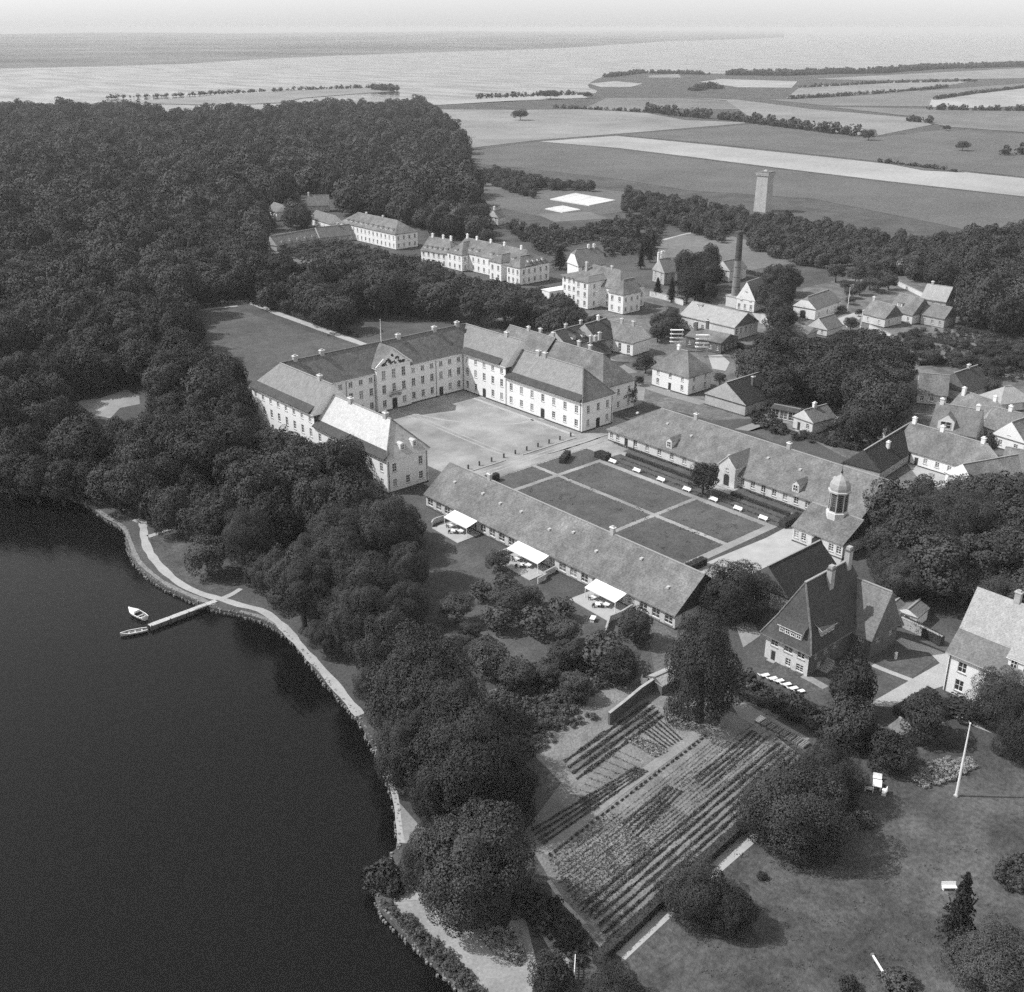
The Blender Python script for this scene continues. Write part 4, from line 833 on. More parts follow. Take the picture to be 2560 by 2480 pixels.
house_px('cottage', 'house with big white gabled dormer facing the viewer behind the farmhouse', 'house', T3, (1560, 566), (1770, 600), 10, 4.2, 10, 'gg', wm='stucco_grey', rm='roof_mid', wins=[('f', 4, 1.2, 1.1, 1.4)], dorm=[('f', .33, 4.3, 4.2, 2.6, 'gable')], chim=[(.1, 0, 11.4), (.9, 0, 11.2)], cm='stucco')
house_px('cottage', 'pale tiled cottage above the gabled dormer house', 'house', T3, (1480, 428), (1615, 440), 8.4, 3.8, 10, 'gg', wm='stucco_old', rm='roof_tile', wins=[('f', 3, 1.2, 1.1, 1.4)])
house_px('cottage', 'dark roofed cottage with white verge boards right of the pale tiled one', 'house', T3, (1640, 428), (1745, 392), 8.6, 3.8, 10, 'gg', wm='stucco_grey', rm='roof_dark', gm='brick', wins=[('f', 3, 1.2, 1.1, 1.4)], chim=[(.6, 0, 9.8)])
house_px('cottage', 'long low roofed cottage with white chimneys in the crowded right lane', 'house', T3, (1680, 510), (1835, 560), 8, 3.8, 11, 'gg', wm='stucco', rm='roof_tile', wins=[('f', 4, 1.2, 1.1, 1.4)], chim=[(.1, -.2, 9.4), (.95, 0, 9.4)], cm='stucco')
house_px('cottage', 'tile roofed cottage between the lane and the white gable at the edge', 'house', T3, (1820, 585), (1950, 615), 8.2, 3.8, 10, 'gg', wm='stucco', rm='roof_tile', wins=[('f', 4, 1.2, 1.1, 1.4)], chim=[(.6, 0, 9.6)], cm='stucco')
house_px('cottage', 'white gabled cottage with small paned windows at the right edge', 'house', T3, (1905, 655), (1990, 625), 8.4, 4.0, 9, 'gg', wm='stucco', rm='roof_tile', wins=[('l', 2, 1.2, 1.1, 1.4), ('l', 1, 4.6, 1, 1.2), ('f', 3, 1.2, 1, 1.3)])
house_px('cottage', 'cottage with lit tiled slope cut by the right edge below the white gable', 'house', T3, (1880, 770), (1990, 790), 8.0, 3.6, 11, 'gg', wm='stucco', rm='roof_tile', wins=[('f', 3, 1.2, 1.1, 1.3)])
house_px('cottage', 'small pale hipped cottage standing alone near the right edge', 'house', T3, (1870, 492), (1905, 488), 6.6, 3.2, 9, 'hh', wm='stucco_old', rm='roof_light', wins=[('f', 2, 1.1, 1, 1.3)])
# --- houses by the allotments
house_px('cottage', 'tile roofed house with dark gable, leftmost of the four by the allotments', 'house', T3, (1262, 92), (1366, 116), 8.2, 4.0, 10, 'gg', wm='stucco_old', rm='roof_tile', gm='brick', wins=[('f', 2, 1.2, 1, 1.4), ('r', 2, 1.2, 1, 1.4)], chim=[(.05, 0, 9.6)])
house_px('cottage', 'taller tile roofed house with white dormer in the group of four', 'house', T3, (1388, 60), (1500, 86), 9.6, 4.2, 11, 'gg', wm='stucco_old', rm='roof_tile', gm='brick', wins=[('f', 3, 1.2, 1, 1.4), ('r', 2, 1.2, 1, 1.4)], dorm=[('f', .32, 5.6, 2.2, 1.2, 'flat')])
house_px('cottage', 'highest placed house of the four, against the dark wood', 'house', T3, (1515, 16), (1630, 32), 8.8, 4.0, 10, 'gg', wm='stucco_grey', rm='roof_light', gm='brick', wins=[('f', 3, 1.2, 1, 1.4)], chim=[(.2, 0, 10.0)])
house_px('cottage', 'rightmost house of the four with two rows of small windows', 'house', T3, (1520, 106), (1628, 126), 7.6, 4.2, 9, 'gg', wm='stucco_grey', rm='roof_mid', gm='brick', wins=[('f', 3, 1.2, 1, 1.4)])
house_px('barn', 'white gabled barn with round topped dark door among trees', 'barn', T3, (960, 76), (1056, 44), 8.6, 4.8, 9.5, 'kk', wm='stucco', rm='roof_mid', wins=[('f', 3, 1.4, 1.0, 1.5), ('l', 1, 4.9, .8, .9)], doors=[('l', .45, 2.6, 3.4, True)])
house_px('shed', 'small tile roofed shed with shaded side below the white barn', 'shed', T3, (1012, 176), (1082, 156), 6.4, 3.0, 8, 'gg', wm='stucco_old', rm='roof_mid', wins=[('l', 2, 1.1, .9, 1.2)])
house_px('shed', 'flat grey roofed shed beside the long yard wall', 'shed', T3, (895, 205), (985, 222), 4.4, 3.0, 7, 'gg', wm='stucco_grey', rm='roof_mid', wins=[('f', 2, 1.1, .9, 1.1)])
house_px('gabled_house', 'tall white stepped gable with dark windows right of the factory chimney', 'house', T3, (680, 8), (745, -14), 12.0, 5.4, 8, 'gg', wm='stucco', rm='roof_mid', wins=[('l', 3, 1.0, 1.1, 1.9), ('l', 2, 4.6, 1.0, 1.4), ('l', 1, 8.2, .8, 1.2)], verge=.02)
house_px('town_house', 'pale house half hidden behind the factory chimney', 'house', T5, (425, 618), (510, 600), 9, 5.5, 8, 'gg', wm='stucco_old', rm='roof_mid', wins=w2('l', 2, .9, 1.3, (1, 3.4)) + w2('f', 2, .9, 1.3, (1, 3.4)))
house_px('cottage', 'dim low cottage under trees above the four houses', 'house', T5, (1340, 600), (1420, 590), 6.5, 3.2, 8, 'gg', wm='stucco_grey', rm='roof_mid', wins=[('f', 3, 1.1, 1, 1.2)])
for lab, l, h in (('pale yard wall running right from the boiler house', [(745, 185), (830, 205), (900, 222)], 2.4), ('pale wall with peeling plaster below the four houses', [(1243, 232), (1345, 280)], 2.2), ('low pale wall between tall pavilion and boiler house', [(230, 75), (300, 92), (385, 118)], 2.2), ('pale lane wall above the four houses', [(1375, 25), (1450, 60), (1500, 85)], 1.8)):
    white_wall([at(*T3(u, v)) for u, v in l], lab, h, .3, 'stucco_old')
# drying racks: white boards on posts behind the square white house
for k, (u, v, n) in enumerate(((350, 330, 3), (468, 355, 3))):
    p = at(*T3(u, v)); o = thing('drying_rack', ('left' if k == 0 else 'right') + ' rack of white boards rising behind the square white house', 'rack', (p[0], p[1], 0), -HD)
    for s in (-1, 1): q = MB(); q.box(s * 1.9 - .1, -.1, 0, s * 1.9 + .1, .1, 8.2, 'wood_light'); obj('post', q, o)
    for j in range(4): q = MB(); q.box(-2.3, -.55, 3.4 + j * 1.4, 2.3, .55, 3.62 + j * 1.4, 'white_paint'); obj('board', q, o)
# --- chimney stack and water tower
def stack():
    p = at(1836, 765); t = thing('chimney_stack', 'tall round factory chimney, pale brick below and sooty dark at its top', 'chimney', (p[0], p[1], 0))
    q = MB(); q.box(-2.6, -2.6, 0, 2.6, 2.6, 4.2, 'stucco_old'); q.box(-2.8, -2.8, 4.2, 2.8, 2.8, 4.5, 'stone'); obj('base', q, t)
    q = MB(); q.lathe([(1.7, 4.5), (1.5, 12), (1.35, 18.5)], 20, 'brick_red', 0, 0); obj('shaft', q, t)
    q = MB(); q.lathe([(1.35, 18.5), (1.15, 29.2), (1.35, 29.4), (1.35, 30.1), (1.25, 30.4)], 20, 'roof_dark', 0, 0); obj('top', q, t)
    for z in (8, 12, 16, 20, 24): q = MB(); r = 1.7 - (z - 4.5) * .0255; q.lathe([(r + .03, z), (r + .05, z + .06), (r + .03, z + .14)], 20, 'iron'); obj('iron_band', q, t)
    return t
stack()
def tower():
    p = at(1906, 528); t = thing('water_tower', 'square pale water tower with overhanging top standing at the edge of the fields', 'water tower', (p[0], p[1], 0), R(8))
    w = MB(); wins = {}
    b = 4.1; tp = 3.7; H = 22.0
    for k in range(4):
        a0 = math.pi / 4 + k * math.pi / 2; a1 = a0 + math.pi / 2; s2 = math.sqrt(2)
        w.face([(b * s2 * math.cos(a0), b * s2 * math.sin(a0), 0), (b * s2 * math.cos(a1), b * s2 * math.sin(a1), 0), (tp * s2 * math.cos(a1), tp * s2 * math.sin(a1), H), (tp * s2 * math.cos(a0), tp * s2 * math.sin(a0), H)], 'stucco_grey')
    obj('shaft', w, t)
    for k in range(4):
        g = k * math.pi / 2
        for z in (3, 7, 11, 15, 18.5):
            r = b + (tp - b) * (z + .8) / H + .01
            o = obj('window', window_mesh(1.0, 1.5, 2, 2, 'trim_grey', 'pane', False), t, (r * math.cos(g), r * math.sin(g), z), g + math.pi / 2)
    w = MB(); w.box(-4.3, -4.3, 21.8, 4.3, 4.3, 22.6, 'trim_grey'); w.box(-4.5, -4.5, 22.6, 4.5, 4.5, 23.4, 'stone'); obj('cornice', w, t)
    w = MB(); w.box(-4.2, -4.2, 23.4, 4.2, 4.2, 24.0, 'roof_mid'); w.box(-1, -1, 24.0, 1, 1, 24.8, 'zinc'); obj('roof', w, t)
    return t
tower()
# --- foreground: dark barn, steep villa, right hand house
house('barn', 'barn with big dark slate roof behind the steep roofed villa', 'barn', (163.5, 109.8), (180.8, 109.8), 10.5, 4.0, 8.6, 'gg', 'stucco_grey', 'roof_black', gm='brick', wins=[('f', 4, 1.2, 1.0, 1.4)], plinth=False)
def villa():
    ox, oy = 157.5, 93.4; t = thing('villa', 'villa with very steep dark roof, band of attic windows and two pale chimneys', 'house', (ox, oy, 0))
    X = lambda x: x - ox
    x0, x1 = X(147.5), X(168.0); b = 4.55; w = MB(); h = 5.3
    Lw = 2 * b
    facade(t, w, (x0, b), (x0, -b), 0, h, [(Lw * .2, 3.0, 1.5, 1.8), (Lw * .52, 3.0, 1.8, 1.8), (Lw * .82, 3.0, 1.5, 1.8), (Lw * .55, .35, 1.1, 1.5), (Lw * .82, .35, 1.5, 1.4)], 'stucco_old', [(Lw * .2, 1.1, 2.1)])
    facade(t, w, (x0, -b), (x1, -b), 0, h, [(u, 2.9, 1.2, 1.6) for u in (2.2, 5.2, 8.0)] + [(3.5, .5, 1.2, 1.3)], 'brick')  # side and rear walls in a darker colour than the front
    facade(t, w, (x1, -b), (x1, b), 0, h, [(3, 2.9, 1.2, 1.6), (6, 2.9, 1.2, 1.6)], 'brick'); facade(t, w, (x1, b), (x0, b), 0, h, [(4, 2.9, 1.2, 1.6), (9, 2.9, 1.2, 1.6), (14, 2.9, 1.2, 1.6)], 'brick')
    obj('wall', w, t)
    # lofted roof: eave, break, ridge
    r = MB(); lv = [(-.85, 5.0, b + .85), (1.05, 8.4, b - .95), (3.4, 15.8, .02)]
    R_ = []
    for dx, z, hw in lv: R_.append([(x0 + dx, hw, z), (x0 + dx, -hw, z), (x1 - max(dx, -.5), -hw, z), (x1 - max(dx, -.5), hw, z)])
    for k in range(2):
        for j in range(4): l = (j + 1) % 4; r.face([R_[k][j], R_[k][l], R_[k+1][l], R_[k+1][j]], 'roof_dark')
    r.face(R_[0][::-1], 'wood_dark'); q = [(p[0], p[1], p[2] - .25) for p in R_[0]]
    for j in range(4): l = (j + 1) % 4; r.face([q[j], q[l], R_[0][l], R_[0][j]], 'wood_mid')
    ro = obj('roof', r, t)
    c = MB(); c.bar((x0 + 3.3, 0, 15.85), (x1 - 3.3, 0, 15.85), .4, .22, 'cap')
    for s in (1, -1): c.bar((x0 + 3.4, 0, 15.83), (x0 + 1.05, s * (b - .95), 8.48), .3, .16, 'roof_mid'); c.bar((x0 + 1.05, s * (b - .95), 8.48), (x0 - .85, s * (b + .85), 5.08), .3, .16, 'roof_mid')
    obj('ridge_cap', c, ro)
    def band(name, pa, ang, wd, n, dep):                # attic window band: white frames under a lean-to roof
        d = MB(); d.box(-wd/2, 0, 0, wd/2, dep, 1.55, 'trim'); d.face([(-wd/2 - .3, -.45, 1.5), (wd/2 + .3, -.45, 1.5), (wd/2 + .3, dep + .9, 3.0), (-wd/2 - .3, dep + .9, 3.0)], 'roof_dark')
        d.face([(-wd/2 - .3, -.45, 1.38), (-wd/2 - .3, dep + .9, 2.88), (wd/2 + .3, dep + .9, 2.88), (wd/2 + .3, -.45, 1.38)], 'trim'); d.face([(-wd/2 - .3, -.45, 1.38), (wd/2 + .3, -.45, 1.38), (wd/2 + .3, -.45, 1.5), (-wd/2 - .3, -.45, 1.5)], 'trim')
        for s in (-1, 1): pts = [(s * (wd/2 + .3), -.45, 1.38), (s * (wd/2 + .3), dep + .9, 2.88), (s * (wd/2 + .3), dep + .9, 3.0), (s * (wd/2 + .3), -.45, 1.5)]; d.face(pts, 'trim')
        o = obj('dormer', d, t, pa, ang)
        for k in range(n): obj('window', window_mesh(wd / n - .25, 1.25, 2, 2, 'trim', 'pane', False), o, (-wd/2 + wd * (k + .5) / n, -.07, .15))
    band('d', (x0 - .15, -.4, 6.55), -math.pi / 2, 4.6, 4, 1.6)
    band('d', (x0 + 5.2, -b + .2, 6.7), 0, 4.2, 4, 1.4)
    for x, y, z in ((X(157.2), -1.0, 16.6), (X(163.6), -.3, 18.0)):
        q = MB(); q.box(x - .6, y - .5, 10.5, x + .6, y + .5, z, 'stone'); q.box(x - .7, y - .6, z, x + .7, y + .6, z + .25, 'brick'); q.box(x - .5, y - .4, z + .25, x + .5, y + .4, z + .8, 'stone'); obj('chimney', q, t)
    absorb(t, house('w', 'w', 'w', (165.2, 95.5), (165.2, 84.8), 8.6, 5.2, 12.4, 'gg', 'brick', 'roof_mid', wins=[('r', 2, 2.9, 1.1, 1.5), ('r', 2, 5.4, .9, 1.2), ('f', 1, 2.9, 1.2, 1.5, .6, 1)], gm='brick', over=.6, plinth=False))
    # garden stair and trellis rails on the side
    s = MB()
    for k in range(6): s.box(X(151) + k * .4, -b - 1.6, 0, X(151) + k * .4 + .4, -b - .05, .25 + .28 * k, 'stone')
    obj('garden_stair', s, t)
    return t
villa()
house_px('outhouse', 'small dark tiled outhouse behind the steep roofed villa', 'shed', TQ, (1092, 505), (1148, 535), 6.5, 3.2, 7, 'gg', wm='brick', rm='roof_dark', gm='brick')
def right_house():
    xr = 168.9; t = thing('house', 'tall house with pale tile courses and bell cast eaves cut by the right edge', 'house', (xr, 58, 0)); X = lambda x: x - xr
    y1, y0 = 13.0, -12.0; xf, xb = X(161.8), 7.1; w = MB(); h = 7.7
    facade(t, w, (xf, y1), (xf, y0), 0, h, [(2.6, 1.0, 1.5, 2.1), (2.6, 4.6, 1.5, 1.9), (7.4, 1.0, 1.5, 2.1), (7.4, 4.6, 1.5, 1.9), (12, 1.0, 1.5, 2.1), (17, 1.0, 1.5, 2.1), (17, 4.6, 1.5, 1.9)], 'stucco', nx=2, ny=2)
    facade(t, w, (xb, y1), (xf, y1), 0, h, [(3, 1, 1.3, 1.7), (7, 1, 1.3, 1.7), (11, 1, 1.3, 1.7)], 'stucco'); facade(t, w, (xf, y0), (xb, y0), 0, h, [(4, 1, 1.3, 1.7), (10, 1, 1.3, 1.7)], 'stucco'); facade(t, w, (xb, y0), (xb, y1), 0, h, [(5, 1, 1.3, 1.7), (15, 1, 1.3, 1.7)], 'stucco')
    for y, s in ((y1, -1), (y0, 1)): pts = [(xf, y, h), (xb, y, h), (xb - 2.7, y, 10.7), (0, y, 17.2), (xf + 2.7, y, 10.7)]; w.face(pts[::s], 'stucco')
    obj('wall', w, t)
    prof = [(xf - .7, 7.6), (xf + 2.9, 10.9), (0, 17.4), (xb - 2.9, 10.9), (xb + .7, 7.6)]; ya, yb = y1 + .4, y0 - .5
    for k, m in enumerate(('roof_mid', 'roof_light', 'roof_light', 'roof_mid')):  # upper slopes paler, lower darker: the sun's effect put into the tile colour
        r = MB(); (xa, za), (xc, zc) = prof[k], prof[k+1]
        a, b_, c, d = (xa, yb, za), (xa, ya, za), (xc, ya, zc), (xc, yb, zc); lo = lambda p: (p[0], p[1], p[2] - .2)
        r.face([a, b_, c, d][::-1], m); r.face([lo(p) for p in (a, b_, c, d)], 'trim')
        for p, q in ((a, b_), (b_, c), (c, d), (d, a)): r.face([p, q, lo(q), lo(p)], 'trim_grey')
        obj('roof', r, t)
    chimney(t, .1, 6.5, 16.0, 19.2, .8, 1.0, 'stone', 'trim_grey')
    d = MB(); yd0, yd1 = -3.0, 3.6; xd = xf + .9
    d.box(xd, yd0, 8.6, xd + 4, yd1, 10.6, 'trim'); o = obj('dormer', d, t)
    r = MB(); r.face([(xd - .4, yd1 + .3, 10.55), (xd - .4, yd0 - .3, 10.55), (-2.6, yd0 - .3, 13.6), (-2.6, yd1 + .3, 13.6)], 'roof_light'); r.face([(xd - .4, yd1 + .3, 10.4), (-2.6, yd1 + .3, 13.4), (-2.6, yd0 - .3, 13.4), (xd - .4, yd0 - .3, 10.4)], 'trim'); obj('dormer_roof', r, o)
    for k in range(3): obj('window', window_mesh(1.1, 1.5, 2, 2, 'trim', 'pane', False), o, (xd - .07, yd1 - 1.0 - 2.1 * k, 8.85), -math.pi / 2)
    downpipe(t, xf - .12, y1 - .3, .1, 7.5)
    return t
right_house()
# ================================================================== TREES AND PLANTS
def crown_arrays(seed, nl, leaf, nlobe=26, lobe=(.26, .42), flat=1.0, core=.18, shape='round', droop=.0):
    """leaf faces spread over the lobes of one crown; unit radius, z from -1 to 1"""
    r = np.random.default_rng(seed)
    # lobe centres over an uneven ellipsoid
    i = np.arange(nlobe) + .5; ph = np.arccos(1 - 1.75 * i / nlobe); ga = np.pi * (1 + 5 ** .5) * i + r.uniform(0, 6)
    c = np.stack([np.sin(ph) * np.cos(ga), np.sin(ph) * np.sin(ga), np.cos(ph)], 1)
    rad = r.uniform(.46, .84, nlobe)
    lr = r.uniform(lobe[0], lobe[1], nlobe)
    c = c * rad[:, None] + r.normal(0, .05, c.shape)
    if shape == 'cone': c[:, :2] *= (.95 - .5 * (c[:, 2:] + 1))[:, :1].clip(.12, 1) * 1.1; lr *= (.9 - .3 * c[:, 2]).clip(.35, 1.1) * .8; c[:, 2] *= 1.3
    if shape == 'egg': c[:, :2] *= (1.0 - .28 * c[:, 2:])
    c[:, 2] *= flat
    p = (lr ** 2) / (lr ** 2).sum(); n1 = int(nl * (1 - core)); k = r.choice(nlobe, n1, p=p)
    d = r.normal(size=(n1, 3)); d /= np.linalg.norm(d, axis=1)[:, None]
    out = c[k] / (np.linalg.norm(c[k], axis=1)[:, None] + 1e-6)
    flip = (d * out).sum(1) < -.35; d[flip] *= -1                 # few leaves deep inside
    pos = c[k] + d * (lr[k] * r.uniform(.80, 1.07, n1) ** 1.0)[:, None]
    o2 = pos / (np.linalg.norm(pos, axis=1)[:, None] + 1e-6); nrm = d * .7 + o2 * .7 + r.normal(0, .5, d.shape) + np.array([0, 0, .2])
    n2 = nl - n1; q = r.normal(size=(n2, 3)); q /= np.linalg.norm(q, axis=1)[:, None]
    kk = r.choice(nlobe, n2, p=p); pos2 = c[kk] * r.uniform(.35, 1, n2)[:, None] + q * (lr[kk] * .5)[:, None]
    pos = np.vstack([pos, pos2]); nrm = np.vstack([nrm, q]); s = np.concatenate([np.full(n1, leaf) * r.uniform(.6, 1.35, n1), np.full(n2, leaf * 1.8)])
    nrm /= np.linalg.norm(nrm, axis=1)[:, None]
    t = np.cross(nrm, r.normal(size=nrm.shape)); t /= np.linalg.norm(t, axis=1)[:, None]; b = np.cross(nrm, t)
    s = s[:, None]; a = r.uniform(.7, 1.2, s.shape)
    bend = nrm * s * .25
    V = np.stack([pos - t * s * .5 - b * s * .15 * a, pos - b * s * .5 * a + bend, pos + t * s * .5 + b * s * .1 * a, pos + b * s * .5 * a + bend], 1).reshape(-1, 3)
    return V
def spruce_arrays(seed, tiers=17, leaf=.11):
    r = np.random.default_rng(seed); P_ = []; S_ = []
    for k in range(tiers):
        z = -.92 + 1.9 * k / tiers; R_ = (1 - k / tiers) ** .85 * r.uniform(.72, 1.08) + .03
        for a in np.arange(0, 6.28, 6.28 / (9 if k < tiers - 4 else 5)) + r.uniform(0, 1):
            L = R_ * r.uniform(.55, 1.15); aa = a + r.normal(0, .12)
            for q in np.linspace(.12, 1, 13):
                for _ in range(3): P_.append((math.cos(aa) * L * q + r.normal(0, .03), math.sin(aa) * L * q + r.normal(0, .03), z - .16 * q * q * (R_ + .3) + r.normal(0, .018))); S_.append(leaf * (1.1 - .45 * q))
    pos = np.array(P_); s = np.array(S_)[:, None] * r.uniform(.6, 1.3, (len(P_), 1)); n = r.normal(size=pos.shape) + (0, 0, 1.2); n /= np.linalg.norm(n, axis=1)[:, None]
    t = np.cross(n, r.normal(size=n.shape)); t /= np.linalg.norm(t, axis=1)[:, None]; b = np.cross(n, t)
    return np.stack([pos - t * s * .6, pos - b * s * .4, pos + t * s * .6, pos + b * s * .4], 1).reshape(-1, 3)
def quads_mesh(name, V, m, idx=None):
    n = len(V) // 4; me = bpy.data.meshes.new(name); me.vertices.add(len(V)); me.vertices.foreach_set('co', V.astype(np.float32).ravel())
    me.loops.add(len(V)); me.loops.foreach_set('vertex_index', np.arange(len(V), dtype=np.int32)); me.polygons.add(n)
    me.polygons.foreach_set('loop_start', np.arange(0, len(V), 4, dtype=np.int32)); me.polygons.foreach_set('loop_total', np.full(n, 4, dtype=np.int32))
    for q in ([m] if isinstance(m, str) else m): me.materials.append(MATS[q])
    if idx is not None: me.polygons.foreach_set('material_index', idx)
    me.update(calc_edges=True); return me
def trunk_mesh(seed):
    r = random.Random(seed); mb = MB()
    mb.lathe([(.075, -.05), (.055, .12), (.045, .4), (.03, .62)], 8, 'bark')
    for k in range(5):
        a = k * 1.26 + r.uniform(-.3, .3); z = r.uniform(.32, .5); e = (math.cos(a) * .26, math.sin(a) * .26, z + .26)
        mb.bar((0, 0, z), (e[0] * .5, e[1] * .5, z + .11), .03, .03, 'bark'); mb.bar((e[0] * .5, e[1] * .5, z + .11), e, .018, .018, 'bark')
    return mb.mesh('trunk')
TRUNK = [trunk_mesh(s) for s in (1, 2)]
CROWN = {}
def crown_mesh(kind, var):
    key = (kind, var)
    if key not in CROWN:
        m = {'fine': 'foliage', 'mid': 'foliage', 'dark': 'foliage_dark', 'light': 'foliage_light', 'finedark': 'foliage_dark', 'finelight': 'foliage_light', 'cone': 'conifer', 'shrub': 'foliage_light', 'shrubdark': 'foliage_dark', 'egg': 'foliage_dark'}[kind]
        if kind in ('fine', 'finedark', 'finelight'): V = crown_arrays(100 + var, 42000, .027, 90, (.13, .30))
        elif kind == 'cone': V = spruce_arrays(200 + var)
        elif kind == 'egg': V = crown_arrays(250 + var, 40000, .028, 80, (.14, .30), shape='egg')
        elif kind in ('shrub', 'shrubdark'): V = crown_arrays(300 + var, 900, .16, 14, (.3, .5))
        else: V = crown_arrays(400 + var + (10 if kind == 'dark' else 0), 6500, .066, 42, (.18, .36))
        CROWN[key] = quads_mesh('crown', V, m)
    return CROWN[key]
_rt = random.Random(21)
def tree_at(x, y, r, h, kind='mid', label=None, group=None, name='tree', rz=None, trunk=True, low=.16):
    o = thing(name, label, 'tree', (x, y, 0), _rt.uniform(0, 6.28) if rz is None else rz, group)
    var = _rt.randrange(3); hz = h * (1 - low) / 2
    c = obj('crown', crown_mesh(kind, var), o, (0, 0, h - hz)); c.scale = (r, r, hz)
    if trunk: t = obj('trunk', TRUNK[_rt.randrange(2)], o); t.scale = (h * .55, h * .55, h * .95)
    return o
def tree_px(px, py, wpx, h, kind='mid', label=None, group=None, **k):
    x, y = at(px, py, h * .56); r = wpx / 2 * mpp(px, py, h * .56) / 1.02
    return tree_at(x, y, r, h, kind, label, group, **k)
def shrub_at(x, y, r, h, kind='shrub', label=None, group=None, cat='shrub', name='shrub'):
    o = tag(obj(name, crown_mesh(kind, _rt.randrange(3)), None, (x, y, h * .42), _rt.uniform(0, 6)), label, cat, group); o.scale = (r, r, h * .58); return o
# point in polygon
_BB = {}
def inside(p, poly):
    x, y = p; bb = _BB.get(id(poly))
    if bb is None: bb = _BB[id(poly)] = (min(q[0] for q in poly), max(q[0] for q in poly), min(q[1] for q in poly), max(q[1] for q in poly), poly)
    if x < bb[0] or x > bb[1] or y < bb[2] or y > bb[3]: return False
    c = False; n = len(poly); j = n - 1
    for i in range(n):
        xi, yi = poly[i]; xj, yj = poly[j]
        if (yi > y) != (yj > y) and x < (xj - xi) * (y - yi) / (yj - yi) + xi: c = not c
        j = i
    return c
_f, _r, _u = [tuple(map(float, q)) for q in (_F, _R, _U)]
def to_px(X, Y, Z):
    Z -= CAMZ; c = X * _f[0] + Y * _f[1] + Z * _f[2]; return (CX + FPX * (X * _r[0] + Y * _r[1]) / c, CY - FPX * (X * _u[0] + Y * _u[1] + Z * _u[2]) / c)
# ground that must stay open (in plan)
CLEAR = [P([(1040,1330),(1110,1335),(1150,1420),(1120,1480),(1045,1450)]), P([(150,1003),(250,990),(316,960),(360,985),(360,1015),(300,1030),(276,1060),(200,1040)]), P([(503,770),(592,756),(900,850),(1000,895),(900,975),(640,975),(540,915),(500,850)]),
         P([(330,1300),(372,1300),(400,1345),(480,1345),(560,1400),(600,1430),(600,1500),(480,1475),(380,1420),(330,1370)]), LAKEW + [(-400, 60), (30, 20)]]
# views that stay open: what the wood does not hide in the photograph
VIEW = [[(632,950),(720,895),(950,770),(1160,790),(1300,815),(1545,900),(1560,1065),(1460,1090),(1420,1200),(1070,1215),(957,1228),(938,1150),(900,1092),(800,1082),(640,1055)],
        [(1050,1215),(1500,1060),(1560,1000),(2190,1185),(2220,1290),(2130,1380),(2000,1330),(1720,1450),(1710,1560),(1640,1570),(1540,1500),(1340,1400),(1200,1330),(1060,1270)],
        [(672,585),(780,558),(890,520),(1050,568),(1080,585),(1150,590),(1345,640),(1392,672),(1385,712),(1270,716),(1140,690),(1050,650),(960,632),(860,606),(690,622)],
        [(1385,670),(1480,655),(1625,690),(1632,775),(1560,790),(1460,778),(1400,725)], [(1425,610),(1500,600),(1500,680),(1425,672)], [(680,500),(705,500),(705,545),(680,545)], [(780,525),(845,520),(850,560),(785,555)], [(750,475),(830,480),(825,505),(755,500)],
        [(1228,500),(1256,500),(1256,560),(1228,560)],
        [(545,1490),(620,1510),(700,1550),(800,1650),(905,1795),(890,1800),(780,1680),(690,1572),(600,1535)], [(200,985),(355,960),(355,1020),(235,1050)], [(498,765),(610,748),(905,855),(860,885),(520,870)], [(200,1245),(345,1295),(450,1330),(600,1420),(600,1500),(400,1460),(310,1340)]]
def scatter(poly_px, z, rmin, rmax, seed, tries, clear=CLEAR, views=VIEW, pack=1.25, hk=(1.9, 2.4)):
    """trees whose crown centres fall in a region of the wood; spaced by their own size"""
    rnd = random.Random(seed); poly = P(poly_px, z); xs = [p[0] for p in poly]; ys = [p[1] for p in poly]; out = []; grid = {}; X0, X1, Y0, Y1 = min(xs), max(xs), min(ys), max(ys)
    cell = rmax * 2
    for _ in range(tries):
        x, y = rnd.uniform(X0, X1), rnd.uniform(Y0, Y1)
        if not inside((x, y), poly): continue
        r = rnd.uniform(rmin, rmax); h = r * rnd.uniform(*hk)
        g = (int(x // cell), int(y // cell)); ok = True
        for a in (-1, 0, 1):
            for b in (-1, 0, 1):
                for q in grid.get((g[0] + a, g[1] + b), ()):
                    if (q[0] - x) ** 2 + (q[1] - y) ** 2 < ((q[2] + r) / 2 * pack) ** 2: ok = False; break
        if not ok or any(inside((x, y), c) for c in clear): continue
        hit = False
        for dx, zz in ((0, h), (-.95, h * .7), (.95, h * .7), (0, h * .5), (-.6, h * .93), (.6, h * .93), (-1, h * .5), (1, h * .5), (0, h * .2), (-.7, h * .25), (.7, h * .25), (-.35, h), (.35, h), (-.4, h * .6), (.4, h * .6)):
            pp = to_px(x + dx * r * _R[0], y + dx * r * _R[1], zz)
            if any(inside(pp, v) for v in views): hit = True; break
        if hit: continue
        grid.setdefault(g, []).append((x, y, r)); out.append((x, y, r, h))
    return out
ZA = [(-60,690),(370,690),(495,760),(520,860),(590,930),(625,960),(636,1050),(800,1085),(900,1100),(935,1160),(950,1230),(1040,1245),(1010,1330),(1030,1450),(1000,1560),(930,1650),(880,1700),(800,1600),(700,1500),(610,1440),(500,1370),(440,1300),(330,1250),(190,1215),(80,1195),(-60,1185)]
